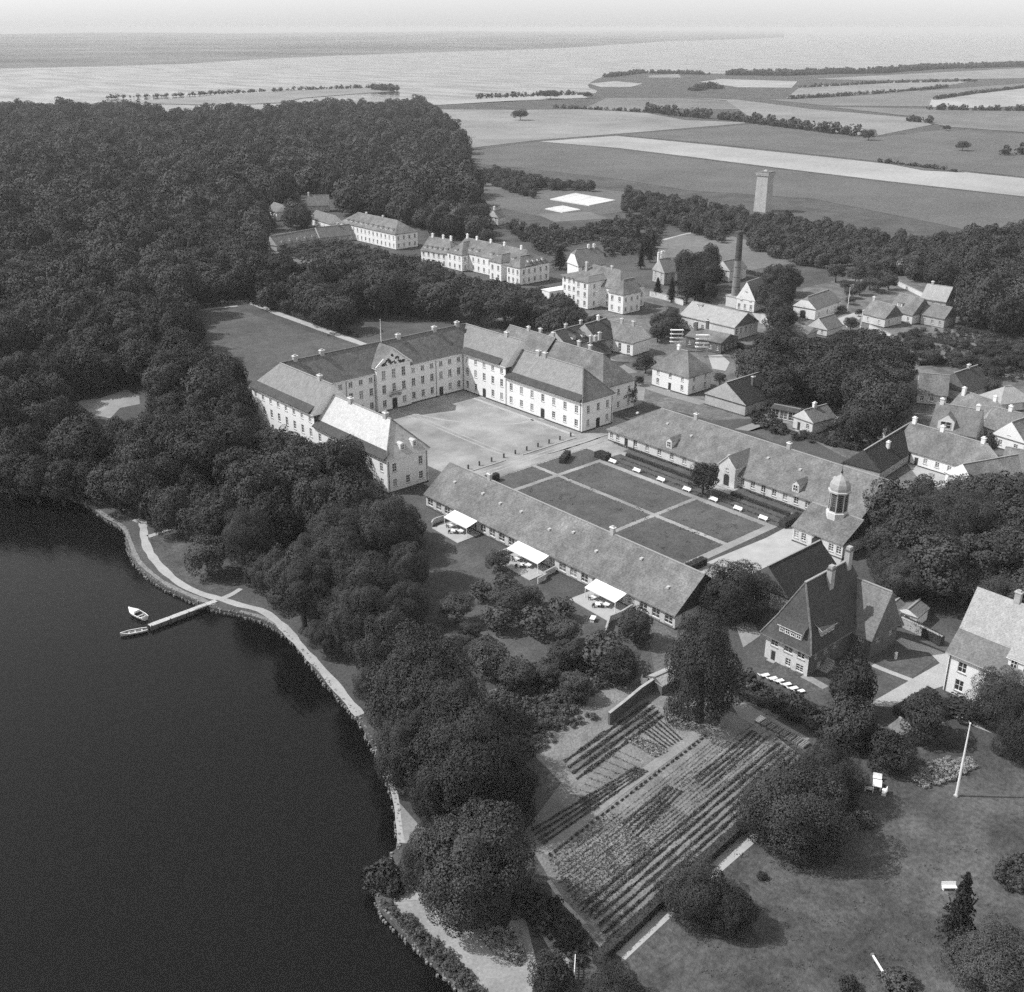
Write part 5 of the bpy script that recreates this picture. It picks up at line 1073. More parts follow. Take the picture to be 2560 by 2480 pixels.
ZB = [(-80,262),(360,264),(430,284),(560,274),(980,258),(1060,252),(1110,285),(1145,330),(1165,390),(1185,440),(1215,500),(1240,560),(1200,590),(1060,570),(1000,545),(890,510),(840,520),(760,520),(660,540),(660,600),(690,640),(860,630),(960,670),(1040,660),(1160,700),(1270,730),(1390,735),(1450,790),(1300,825),(1180,795),(960,780),(920,855),(640,765),(500,750),(380,700),(-80,695)]
wood = scatter(ZA, 9, 3.4, 7.8, 1, 22000, pack=1.0, hk=(1.8, 3.0))
woodB = scatter(ZB, 11, 3.6, 9.8, 2, 60000, pack=.95, hk=(1.4, 2.4))
allw = sorted(wood + woodB, key=lambda q: math.hypot(q[0], q[1]) / q[2])
near, far = allw[:130], allw[130:]
for k, (x, y, r, h) in enumerate(near):
    low = h < 0; tree_at(x, y, r, h, ('mid', 'mid', 'dark', 'mid')[k % 4] if math.hypot(x, y) > 215 else 'fine', 'leafy dark deciduous tree in the dense wood around the palace park', 'trees of the palace wood', name='woodland_tree')
def mass_mesh(items, nl, leaf, m, seed=0, nv=4):
    base = [crown_arrays(700 + seed + v, nl, leaf, 16, (.3, .48), core=.1) for v in range(nv)]; VV = []; rnd = random.Random(seed)
    for x, y, r, h in items:
        b = base[rnd.randrange(nv)]; a = rnd.uniform(0, 6.28); c, s = math.cos(a), math.sin(a)
        v = np.empty_like(b); v[:, 0] = (b[:, 0] * c - b[:, 1] * s) * r + x; v[:, 1] = (b[:, 0] * s + b[:, 1] * c) * r + y; v[:, 2] = b[:, 2] * h * .5 + h * .5; VV.append(v)
    return quads_mesh('plants', np.vstack(VV), m)
_SRC = {}
def crown_sources(nl, leaf, nlobe, mats):
    key = (nl, leaf, nlobe, mats)
    if key not in _SRC:
        _SRC[key] = []
        for v in range(4):
            V = crown_arrays(700 + v + nl, nl, leaf, nlobe, (.2, .42), core=.1)
            for q in mats: _SRC[key].append(bpy.data.objects.new('crown_source', quads_mesh('crown_source', V, q)))
    return _SRC[key]
def tree_mass(name, items, nl, leaf, m, label, seed=0, nlobe=30):
    """a wood too dense to count: points grown into crowns by geometry nodes"""
    mats = {'foliage': ('foliage', 'foliage', 'foliage_dark', 'foliage_dark', 'foliage_light'), 'foliage_light': ('foliage_light', 'foliage', 'foliage_light')}.get(m, (m,))
    src = crown_sources(nl, leaf, nlobe, mats); rnd = random.Random(seed); n = len(items)
    me = bpy.data.meshes.new(name); me.from_pydata([(x, y, h * .5) for x, y, r, h in items], [], [])
    for nm, ty, key, dat in (('var', 'INT', 'value', [rnd.randrange(len(src)) for _ in items]), ('rot', 'FLOAT_VECTOR', 'vector', [c for _ in items for c in (rnd.uniform(-.08, .08), rnd.uniform(-.08, .08), rnd.uniform(0, 6.28))]), ('scl', 'FLOAT_VECTOR', 'vector', [c for x, y, r, h in items for c in (r * rnd.uniform(.9, 1.1), r * rnd.uniform(.9, 1.1), h * .5)])):
        me.attributes.new(nm, ty, 'POINT').data.foreach_set(key, dat)
    o = obj(name, me); g = bpy.data.node_groups.new(name, 'GeometryNodeTree'); N = g.nodes; Lk = g.links
    g.interface.new_socket('Geometry', in_out='INPUT', socket_type='NodeSocketGeometry'); g.interface.new_socket('Geometry', in_out='OUTPUT', socket_type='NodeSocketGeometry')
    gi, go = N.new('NodeGroupInput'), N.new('NodeGroupOutput'); jn = N.new('GeometryNodeJoinGeometry')
    for q in reversed(src):
        oi = N.new('GeometryNodeObjectInfo'); oi.inputs['Object'].default_value = q; oi.inputs['As Instance'].default_value = False
        ti = N.new('GeometryNodeGeometryToInstance'); Lk.new(oi.outputs['Geometry'], ti.inputs[0]); Lk.new(ti.outputs[0], jn.inputs[0])
    ip = N.new('GeometryNodeInstanceOnPoints'); ip.inputs['Pick Instance'].default_value = True
    def attr(nm, ty): q = N.new('GeometryNodeInputNamedAttribute'); q.data_type = ty; q.inputs['Name'].default_value = nm; return [k for k in q.outputs if k.name == 'Attribute' and k.enabled][0]
    er = N.new('FunctionNodeEulerToRotation'); Lk.new(attr('rot', 'FLOAT_VECTOR'), er.inputs[0])
    Lk.new(gi.outputs[0], ip.inputs['Points']); Lk.new(jn.outputs[0], ip.inputs['Instance']); Lk.new(attr('var', 'INT'), ip.inputs['Instance Index']); Lk.new(er.outputs[0], ip.inputs['Rotation']); Lk.new(attr('scl', 'FLOAT_VECTOR'), ip.inputs['Scale'])
    Lk.new(ip.outputs[0], go.inputs[0]); md = o.modifiers.new('grow', 'NODES'); md.node_group = g
    return tag(o, label, None, None, 'stuff')
dist = lambda q: math.hypot(q[0], q[1])
f0 = [q for q in far if dist(q) < 380]; fa = [q for q in far if 380 <= dist(q) < 650]; fb = [q for q in far if dist(q) >= 650]
print('trees', len(wood), len(woodB), len(f0), len(fa), len(fb))
tree_mass('wood', f0, 5200, .075, 'foliage', 'dense dark wood closing round the palace park', 2, 40)
tree_mass('distant_wood', fa, 2600, .105, 'foliage', 'dense dark wood stretching back from the palace park', 3)
tree_mass('distant_wood', fb, 1100, .16, 'foliage', 'far part of the wood reaching to the fjord shore', 4)
# --- tree groups of the town side
tp = lambda l: [T3(u, v) for u, v in l]
VIEW2 = [[(1345,470),(1555,478),(1545,545),(1345,545)]] + [tp(l) for l in ([(25,170),(215,205),(215,330),(150,380),(40,340)], [(360,90),(480,90),(750,180),(740,250),(620,340),(480,340),(400,250)], [(225,370),(330,250),(510,240),(515,500),(405,545),(225,495)], [(300,560),(540,490),(650,470),(765,545),(500,650),(330,620)],
    [(800,565),(1000,560),(1095,610),(1010,720),(880,690)], [(1200,780),(1435,640),(1800,740),(1960,790),(1960,880),(1830,900),(1570,850),(1420,840),(1240,880)], [(1530,560),(1780,560),(1960,600),(1960,760),(1800,760),(1540,660)], [(1460,400),(1640,400),(1760,385),(1760,480),(1640,560),(1470,520)],
    [(1220,85),(1370,50),(1500,5),(1640,20),(1640,210),(1380,220),(1220,200)], [(910,40),(1090,35),(1090,160),(920,165)], [(640,0),(715,0),(715,120),(640,120)], [(990,145),(1115,145),(1110,250),(890,245),(890,195)])] + \
    [[(1818,580),(1862,580),(1862,770),(1805,770)], [(1888,420),(1955,420),(1945,528),(1895,528)], [(1640,630),(1680,630),(1680,690),(1640,690)], [(1830,640),(1860,640),(1860,700),(1830,700)]] + VIEW
def mass_scatter(poly, z, rmin, rmax, seed, n, label, name, nl=2600, leaf=.105, m='foliage', pack=1.1, hk=(1.7, 2.2)):
    it = scatter(poly, z, rmin, rmax, seed, n, [], VIEW2, pack, hk); print(name, len(it)); return tree_mass(name, it, nl, leaf, m, label, seed)
def group_scatter(poly, z, rmin, rmax, seed, n, kinds, label, group, name='tree', hk=(1.7, 2.2), pack=1.1, views=None):
    for k, (x, y, r, h) in enumerate(scatter(poly, z, rmin, rmax, seed, n, [], VIEW2 if views is None else views, pack, hk)): tree_at(x, y, r, h, kinds[k % len(kinds)], label, group, name=name)
mass_scatter([(1165,425),(1250,425),(1400,450),(1600,480),(1740,500),(1880,530),(1990,545),(2130,570),(2300,590),(2430,585),(2470,640),(2330,690),(2180,660),(2000,645),(1800,590),(1700,560),(1600,520),(1450,500),(1300,475)], 4, 2.2, 3.9, 31, 3500, 'broad belt of low trees between the town and the fields', 'tree_belt', 1100, .16, 'foliage_light', 1.2)
mass_scatter([(2400,600),(2620,540),(2620,790),(2500,790),(2430,765),(2370,725),(2310,695)], 8, 4, 8, 32, 2500, 'dark wood at the right edge above the cottages', 'wood', 2600, .105)
group_scatter([(1830,840),(1880,815),(2000,815),(2130,830),(2230,865),(2250,920),(2300,960),(2320,1010),(2260,1050),(2100,1035),(1950,995),(1860,940)], 10, 5.5, 8.5, 33, 3000, ['mid', 'dark'], 'big dark tree in the grove behind the coach house', 'grove behind the coach house', pack=1.0, hk=(1.8, 2.3))
group_scatter([(2215,1235),(2290,1250),(2330,1200),(2400,1165),(2560,1220),(2640,1280),(2640,1480),(2500,1500),(2450,1540),(2330,1480),(2240,1430),(2210,1340)], 8, 4.5, 7.5, 34, 2500, ['fine', 'mid', 'mid'], 'big leafy tree in the grove right of the gatehouse', 'grove right of the gatehouse', pack=1.0, views=VIEW2 + [[(2160,1500),(2300,1480),(2560,1560),(2560,1700),(2160,1650)], tp([(1420,840),(1560,850),(1560,930),(1490,990)])])
group_scatter([(1700,640),(1790,640),(1812,700),(1800,770),(1720,765)], 8, 3.6, 5.4, 35, 900, ['dark'], 'dark tall tree left of the factory chimney', 'dark trees by the factory chimney', hk=(2.0, 2.6))
group_scatter([(1888,690),(1990,680),(2012,730),(2000,800),(1920,800),(1890,745)], 8, 4, 6.5, 36, 900, ['dark', 'mid'], 'broad dark tree between stepped gable and white barn', 'trees by the white barn', hk=(2.0, 2.6))
group_scatter([(1590,560),(1650,590),(1690,640),(1680,720),(1640,715),(1600,640)], 8, 2.2, 3.6, 37, 300, ['cone'], 'dark pointed conifer near the grey gabled villa', 'conifers near the grey villa', hk=(3, 3.6))
group_scatter([(2120,640),(2200,650),(2240,690),(2200,730),(2100,740),(2040,730),(2020,680)], 5, 2.6, 4.4, 38, 45, ['mid', 'light'], 'garden tree beside the four houses', 'garden trees by the four houses')
group_scatter([(2330,930),(2420,880),(2480,850),(2560,850),(2560,900),(2440,930)], 4, 1.8, 3.2, 39, 90, ['mid', 'light'], 'small tree among the allotments at the right', 'allotment trees')
group_scatter([(1060,1320),(1130,1330),(1260,1410),(1350,1460),(1480,1540),(1560,1590),(1640,1650),(1560,1700),(1440,1740),(1300,1700),(1180,1640),(1110,1560),(1060,1450)], 3, 2.2, 4.2, 40, 150, ['light', 'mid', 'shrub'], 'small leafy orchard tree below the long white range', 'orchard trees below the white range', name='orchard_tree', hk=(1.5, 1.9), pack=1.6,
    views=VIEW + [[(1150,1290),(1220,1300),(1220,1360),(1110,1350)], [(1250,1370),(1390,1410),(1380,1470),(1240,1420)], [(1470,1460),(1580,1500),(1560,1570),(1480,1550)], [(1040,1330),(1110,1335),(1150,1420),(1120,1480),(1045,1450)]])
group_scatter([(1390,760),(1480,740),(1560,800),(1640,800),(1690,770),(1740,790),(1700,830),(1560,830),(1470,820)], 4, 2.2, 4.0, 41, 900, ['mid', 'light'], 'garden tree between the tall pavilion and the dark roofs', 'garden trees by the tall pavilion')
group_scatter(tp([(1100,30),(1250,60),(1300,230),(1700,250),(1960,300),(1960,560),(1760,520),(1500,560),(1420,420),(1200,300),(900,230),(780,150)]), 3, 1.6, 3.2, 42, 260, ['mid', 'light'], 'small garden tree among the cottages at the right', 'garden trees among the cottages', hk=(1.5, 2.0), pack=1.8)
group_scatter(tp([(120,380),(230,330),(330,140),(420,90),(700,130),(760,300),(600,400),(520,520),(300,560),(180,480)]), 3, 1.6, 3.0, 43, 220, ['mid', 'light'], 'small yard tree between the boiler house and the palace', 'yard trees by the boiler house', hk=(1.5, 2.0), pack=1.8)
# shrub masses nobody could count
def shrubbery(poly, rmin, rmax, seed, n, label, m='foliage', views=(), pack=.9, name='shrubbery'):
    it = scatter(poly, 0, rmin, rmax, seed, n, [], list(views), pack, (1.3, 1.9)); return tree_mass(name, it, 260, .26, m, label, seed, 14) if it else None
shrubbery([(690,625),(860,610),(960,640),(1060,655),(1140,695),(1270,722),(1400,735),(1460,790),(1400,800),(1200,740),(1000,690),(860,650),(700,650)], 1.0, 2.6, 51, 3000, 'bushy gardens in front of the hospital pavilions', 'foliage_light', pack=1.3)
shrubbery([(1250,560),(1420,580),(1600,540),(1660,560),(1640,640),(1560,640),(1420,650),(1340,630)], 1.2, 3.0, 52, 1600, 'overgrown gardens behind the pavilions', 'foliage', VIEW, 1.6)
shrubbery([(1880,990),(2060,1030),(2220,1090),(2200,1140),(2100,1120),(1960,1100),(1880,1060)], .8, 1.8, 53, 900, 'kitchen beds and bushes behind the parterre range', 'foliage', VIEW2, 1.5)
shrubbery([(2050,850),(2250,840),(2560,890),(2560,960),(2400,930),(2200,880)], .7, 1.7, 54, 900, 'bushes scattered over the allotments', 'foliage_light', VIEW2, 2.4)
shrubbery([(2230,790),(2400,800),(2560,820),(2560,880),(2300,850)], .7, 1.5, 55, 800, 'bean rows and bushes beyond the four houses', 'foliage_light', VIEW2, 2.0)
shrubbery([(1870,1712),(2000,1758),(2100,1812),(2200,1838),(2250,1880),(2100,1885),(2020,1822),(1880,1745)], .8, 1.6, 56, 1500, 'line of leafy bushes dividing kitchen garden from villa lawn', 'foliage', (), 1.0)
shrubbery([(1250,1680),(1440,1640),(1560,1690),(1480,1740),(1400,1820),(1280,1830),(1230,1760)], .4, 1.1, 57, 2600, 'flowering bushes and perennials in the upper kitchen garden', 'crop', (), 1.2)
shrubbery([(1180,1770),(1300,1730),(1500,1800),(1420,1830),(1330,1900),(1270,1890)], .3, .9, 64, 900, 'overgrown beds between the big trees and the garden wall', 'crop', (), 1.5)
shrubbery([(1280,2240),(1350,2230),(1430,2300),(1500,2380),(1440,2420),(1380,2360),(1320,2300)], .4, 1.0, 58, 900, 'untidy bushes at the lower corner of the kitchen garden', 'foliage', (), 1.3)
shrubbery([(958,2262),(985,2266),(1060,2330),(1140,2410),(1210,2480),(1260,2560),(1210,2560),(1150,2470),(1085,2405),(1010,2335)], .35, .8, 59, 1500, 'low mixed plants along the lakeside border', 'crop', (), 1.3)
shrubbery([(1205,2348),(1240,2322),(1288,2332),(1306,2370),(1312,2402),(1298,2414),(1264,2398),(1228,2374)], .25, .6, 60, 700, 'mixed flowers filling the oval bed on the drive', 'flowers', (), 1.1, 'flower_bed')
shrubbery(P and [(2275,1945),(2330,1905),(2420,1895),(2440,1920),(2380,1950),(2300,1975)], .3, .6, 61, 900, 'rose bed with pale flowers on the villa lawn', 'flowers', (), 1.0, 'flower_bed')
shrubbery([(2480,2200),(2520,2150),(2580,2130),(2580,2230),(2520,2230)], .4, .9, 62, 500, 'round shrub bed with pale rim at the right edge', 'foliage_light', (), 1.0, 'flower_bed')
shrubbery([(610,758),(700,775),(800,812),(895,848),(890,838),(800,800),(700,766),(620,748)], .7, 1.3, 63, 500, 'clipped bushes in front of the wood along the park walk', 'foliage', (), 1.6)
# --- single trees, each told apart
ONE = [(1060,1700,310,19,'fine','huge round lime tree on the lake shore, largest of the near trees'),
 (1165,1890,300,18,'finedark','huge dark tree shading the upper corner of the kitchen garden'),
 (960,1600,190,15,'fine','tall tree behind the huge lime towards the shore walk'),
 (1130,1790,230,17,'finedark','dark tree filling the gap right of the huge lime'),
 (1260,1960,190,12,'finedark','dark tree leaning over the lower end of the garden path'),
 (1090,1980,150,11,'finedark','dark tree above the great domed one'),
 (1010,1860,170,13,'fine','leaning dark tree over the shore below the huge lime'),
 (1190,2140,330,17,'fine','great domed tree beside the pale drive at the bottom'),
 (1075,2130,170,10,'fine','lower dark tree between the great domed tree and the lake'),
 (1760,1650,200,21,'egg','tall narrow dark tree between the white range and the steep villa'),
 (1842,1465,195,12,'fine','spreading open tree in front of the gravel yard'),
 (1985,2000,300,13,'fine','broad shade tree beside the end of the vegetable rows'),
 (2078,1925,170,10,'finedark','dark spreading tree behind the white garden table'),
 (2125,1800,135,9,'mid','tree above the hotbed frames beside the villa hedge'),
 (2230,1870,130,7,'dark','dark bushy tree left of the small garden hut'),
 (2310,1790,120,8,'mid','leafy tree right of the small garden hut'),
 (2138,1705,125,11,'dark','slender dark tree in front of the steep villa'),
 (2505,1738,165,10,'fine','tree covering the lower corner of the right hand house'),
 (2570,1800,170,12,'finedark','dark tree at the right edge beyond the flagpole'),
 (1735,2215,185,9,'fine','rounded tree standing on the hedge walk beside the lawn'),
 (1830,2265,135,7,'finedark','smaller dark tree joined to the rounded one on the lawn'),
 (2490,2400,250,9,'finelight','pale leaved bushy tree in the bottom right corner'),
 (2228,1255,140,12,'mid','dark tree pressed against the end gable of the parterre range'),
 (2205,1350,90,9,'dark','dark tree behind the gatehouse roof'),
 (15,1180,120,12,'mid','overhanging tree at the left edge of the lake shore'),
 (85,1188,115,12,'dark','dark overhanging tree second from the left on the lake shore'),
 (150,1200,100,11,'mid','overhanging tree where the shore walk begins'),
 (1378,2430,110,6,'dark','small dark tree at the bottom beside the drive'),
 (1530,2470,170,6,'fine','low round tree at the bottom edge below the hedge'),
 (1760,1192,88,8.5,'dark','dark round tree standing beside the gabled porch of the parterre range'),
 (1556,975,84,9,'dark','dark tree close to the end of the palace right wing'),
 (1615,905,52,7,'mid','small tree left of the square white house'),
 (515,1385,115,9,'light','pale leaved tree spreading over the shore lawn'),
 (1590,1560,100,7,'mid','rounded tree hiding the near end of the white range'),
 (1245,1400,70,4.5,'mid','bushy tree below the farthest awning'),
 (1545,1660,120,6,'dark','dark tree above the kitchen garden wall'),
 (2465,1110,60,7,'mid','tree in the farm yard in front of the farmhouse'),
 (2310,1225,80,9,'mid','tree at the end of the dark barn by the yard'),
 (2285,660,80,9,'mid','round tree beside the dim cottage'),
 (1400,640,60,11,'cone','dark spruce beside the steep roofed house behind the pavilions')]
for px, py, w, h, k, lab in ONE: tree_px(px, py, w, h, k, lab, low=-.1 if w > 120 else .05 if w > 90 else .14)
# the ragged spruce on the lawn
o = tree_px(2405, 2265, 125, 12.5, 'cone', 'ragged dark spruce standing on the lawn at the right')
# shrubs standing alone
SHR = [(960,2190,90,3.5,'shrubdark','dark rounded bush at the lake corner above the stone step'), (985,2220,55,2.2,'shrubdark','small dark bush beside the stone step'), (1905,2190,26,1.0,'shrubdark','lone small bush on the lawn right of the hedge walk'),
 (2160,2050,60,2.0,'shrub','low bush on the lawn below the garden table'), (2330,1760,90,2.2,'shrubdark','rounded hedge bush at the bend of the garden drive'), (2395,1770,110,2.0,'shrubdark','low dark bush bed beside the right hand house'), (2120,2460,50,1.6,'shrubdark','small bush at the bottom of the lawn'), (2250,2455,90,1.8,'shrub','spreading bush at the bottom of the lawn')]
for px, py, w, h, k, lab in SHR:
    x, y = at(px, py, h * .4); shrub_at(x, y, w / 2 * mpp(px, py), h, k, lab)
# --- clipped hedges
def leaf_hedge(name, label, pts, w, h, leaf=.20, dens=22, m='hedge', cat='hedge', core=True, group=None):
    rng = np.random.default_rng(abs(hash(label)) % 9999 if False else sum(map(ord, label))); o = thing(name, label, cat, (pts[0][0], pts[0][1], 0), 0, group); VV = []; mb = MB(); ox, oy = pts[0]
    for i in range(len(pts) - 1):
        a = np.array(pts[i]) - (ox, oy); b = np.array(pts[i+1]) - (ox, oy); L = np.linalg.norm(b - a); d = (b - a) / L; nn = np.array([-d[1], d[0]])
        mb.prism([tuple(a - nn * w * .44), tuple(b - nn * w * .44), tuple(b + nn * w * .44), tuple(a + nn * w * .44)], 0, h * .93, m)
        n = int(L * (w + 2 * h) * dens); t = rng.uniform(0, L, n); s = rng.uniform(-h - w/2, h + w/2, n)
        off = np.clip(s, -w/2, w/2); z = np.where(abs(s) > w/2, h - (abs(s) - w/2), h) + rng.normal(0, .05, n)
        p = a + d * t[:, None] + nn * (off + rng.normal(0, .05, n))[:, None]; pos = np.column_stack([p, z])
        u = rng.normal(size=(n, 3)); u /= np.linalg.norm(u, axis=1)[:, None]; v = np.cross(u, rng.normal(size=(n, 3))); v /= np.linalg.norm(v, axis=1)[:, None]; k = leaf * rng.uniform(.5, 1.2, n)[:, None]
        VV.append(np.stack([pos - u * k * .5, pos - v * k * .5, pos + u * k * .5, pos + v * k * .5], 1).reshape(-1, 3))
    obj('core', mb, o); obj('leaves', quads_mesh('leaves', np.vstack(VV), m), o); return o
leaf_hedge('hedge', 'long dark clipped hedge between vegetable rows and the pale walk', P([(1490,2415),(1700,2215),(1880,2052)]), 1.3, 1.5)
leaf_hedge('hedge', 'square clipped hedge block at the top left of the parterre', [(186.0, 191.2), (190.0, 193.6)][:1] + [(191.2, 194.2)], 1.6, 1.8)
leaf_hedge('hedge', 'square clipped hedge block at the top right of the parterre', [(197.0, 189.0), (197.0, 185.0)], 2.6, 1.7)
leaf_hedge('hedge', 'dark hedge closing the right end of the parterre', [(196.2, 129.2), (203.0, 129.2)], 2.0, 1.8)
leaf_hedge('hedge', 'dark hedge at the near corner of the parterre by the white range', [(160.5, 129.2), (168.5, 129.2)], 1.8, 1.7)
leaf_hedge('hedge', 'hedge block beside the first ridge chimney at the parterre corner', [(162.5, 194.2), (166.5, 194.2)], 1.6, 1.9)
leaf_hedge('hedge', 'low border hedge along the parterre range', [(203.0, 184), (203.0, 158)], .9, .8)
leaf_hedge('hedge', 'low border hedge along the near half of the parterre range', [(203.0, 149), (203.0, 132)], .9, .8)
leaf_hedge('hedge', 'dark hedge along the park walk in front of the wood', P([(690,775),(745,792),(800,812)]), 2.0, 2.0, .4, 8)
leaf_hedge('hedge', 'clipped dark hedge along the garden drive of the villa', P([(2330,1740),(2290,1762),(2245,1790)]), 2.2, 1.6)
leaf_hedge('hedge', 'climber covered wall hedge right of the steep villa', P(Q([(1270,715),(1380,770),(1490,830)])), 1.2, 2.0)
leaf_hedge('hedge', 'bushy hedge between villa lawn and hotbeds', P(Q([(310,1095),(430,1150),(560,1205),(690,1265)])), 1.5, 1.4, .3, 12)
for lab, l in (('clipped hedge bordering the allotment lane', [(1400,262),(1560,290),(1740,330)]), ('long hedge across the allotments', [(1640,225),(1800,262),(1960,290)]), ('hedge between the last allotment and the cottages', [(1470,395),(1600,385),(1700,372)]), ('hedge behind the garden pavilion', [(930,720),(1060,760),(1190,790)]), ('hedge of the yard beside the boiler house annex', [(620,300),(680,330),(700,380)]), ('hedge along the meadow below the belt', [(640,-40),(760,-10),(900,10)])):
    leaf_hedge('hedge', lab, P(S4(l)), 1.4, 1.7, .35, 9)
# --- hedgerows and copses of the fields
_hb = [crown_arrays(900 + k, 70, .5, 8, (.35, .55), core=.1) for k in range(5)]
def hedgerow(label, pts, w, h):
    rnd = random.Random(len(label) * 7 + int(w)); o = thing('hedgerow', label, 'hedgerow', (pts[0][0], pts[0][1], 0)); VV = []; ox, oy = pts[0]
    for i in range(len(pts) - 1):
        a = np.array(pts[i]); b = np.array(pts[i+1]); L = np.linalg.norm(b - a); d = (b - a) / L; nn = np.array([-d[1], d[0]]); t = 0
        while t < L:
            hh = h * rnd.choice((.35, .5, .7, .9, 1.1, 1.3)); r = hh * rnd.uniform(.5, .8)
            for _ in range(max(1, int(w / 12))):
                c = a + d * (t + rnd.uniform(-r, r)) + nn * rnd.uniform(-.5, .5) * max(0, w - r); v = _hb[rnd.randrange(5)] * (r, r, hh * .55) + (c[0] - ox, c[1] - oy, hh * .45); VV.append(v)
            t += r * rnd.choice((.7, 1.0, 1.3, 1.6, 3.0 if h < 6 else 1.4))
    obj('foliage', quads_mesh('foliage', np.vstack(VV), 'foliage'), o); return o
F = lambda l: P(S2(l))
for lab, l, w, h in (('thick hedgerow with trees crossing the pale fields', [(695,308),(800,322),(960,335),(1090,352),(1250,372),(1400,390)], 13, 9), ('low hedgerow at the head of the pale fields', [(385,296),(480,299),(600,305),(690,311)], 6, 4), ('hedgerow slanting between two pale fields', [(1170,266),(1300,258),(1480,246),(1590,238),(1700,226)], 7, 5),
    ('hedgerow at the far right below the coast', [(1660,268),(1780,250),(1960,228)], 7, 5), ('wooded coast strip on the far side of the fields', [(970,184),(1150,186),(1300,180),(1460,178),(1640,164),(1990,154)], 60, 10), ('scrub along the point of the coast', [(560,192),(670,178),(760,180),(900,184)], 30, 7),
    ('short scrubby hedge in the right hand fields', [(850,238),(900,226),(935,232)], 25, 8), ('hedge along the near right field edge', [(1480,478),(1600,494),(1740,512)], 5, 3), ('thicket on the right field margin', [(1560,340),(1650,346)], 18, 7), ('dark hedge of the far right fields', [(1650,302),(1800,304),(1990,306)], 12, 7), ('scrub clump at the right edge of the near field', [(1890,452),(1990,448)], 22, 7),
    ('belt of trees between pale strip and dark field corner', [(1210,228),(1500,212),(1800,206)], 8, 5), ('scrub along the shingle shore', [(130,262),(260,258),(400,252),(500,252)], 12, 6), ('tree row on the sand spit', [(-1110,263),(-900,256),(-700,246),(-420,233),(-180,226)], 14, 5), ('tree clump on the tip of the spit', [(-215,232),(-150,238)], 30, 8)):
    hedgerow(lab, F(l), w, h)
for lab, u, v, r, h in (('lone round tree on the pale meadow', 270, 318, 11, 13), ('clump of trees on the shingle shore', 370, 250, 16, 14), ('small tree on the shingle point', 495, 252, 9, 10), ('round tree at the end of the thick hedgerow', 1440, 385, 8, 11), ('lone tree in the dark field at the right', 1755, 422, 7, 9), ('tree at the right end of the pale field', 1700, 362, 5, 6)):
    x, y = at(*S2([(u, v)])[0], h * .5); tree_at(x, y, r, h, 'mid', lab)
# ================================================================== OBJECTS
def jetty():
    a, b = at(540, 1503), at(373, 1565); L = math.dist(a, b); ang = math.atan2(b[1] - a[1], b[0] - a[0])
    t = thing('jetty', 'narrow wooden jetty running out from the shore walk into the lake', 'jetty', (a[0], a[1], 0), ang)
    n = 32; pm = MB(); pm.box(0, -.62, .02, L / n - .05, .62, .10, 'wood_light'); me = pm.mesh('plank')
    for k in range(n): obj('plank', me, t, (k * L / n, 0, .05 + .01 * (k % 3)))
    for s in (-1, 1): q = MB(); q.box(0, s * .5 - .06, -.14, L, s * .5 + .06, .05, 'wood_mid'); obj('beam', q, t)
    for k in range(8):
        for s in (-1, 1): q = MB(); q.lathe([(.09, -2.0), (.09, .35 if k % 2 else .12)], 7, 'wood_dark', .4 + k * (L - .6) / 7, s * .66); obj('post', q, t)
    q = MB(); q.box(2.4, .7, .3, 5.0, 1.1, .38, 'wood_mid'); q.box(2.5, .8, -1.6, 2.6, .95, .3, 'wood_dark'); q.box(4.8, .8, -1.6, 4.9, .95, .3, 'wood_dark'); obj('landing_shelf', q, t)
    return t
jetty()
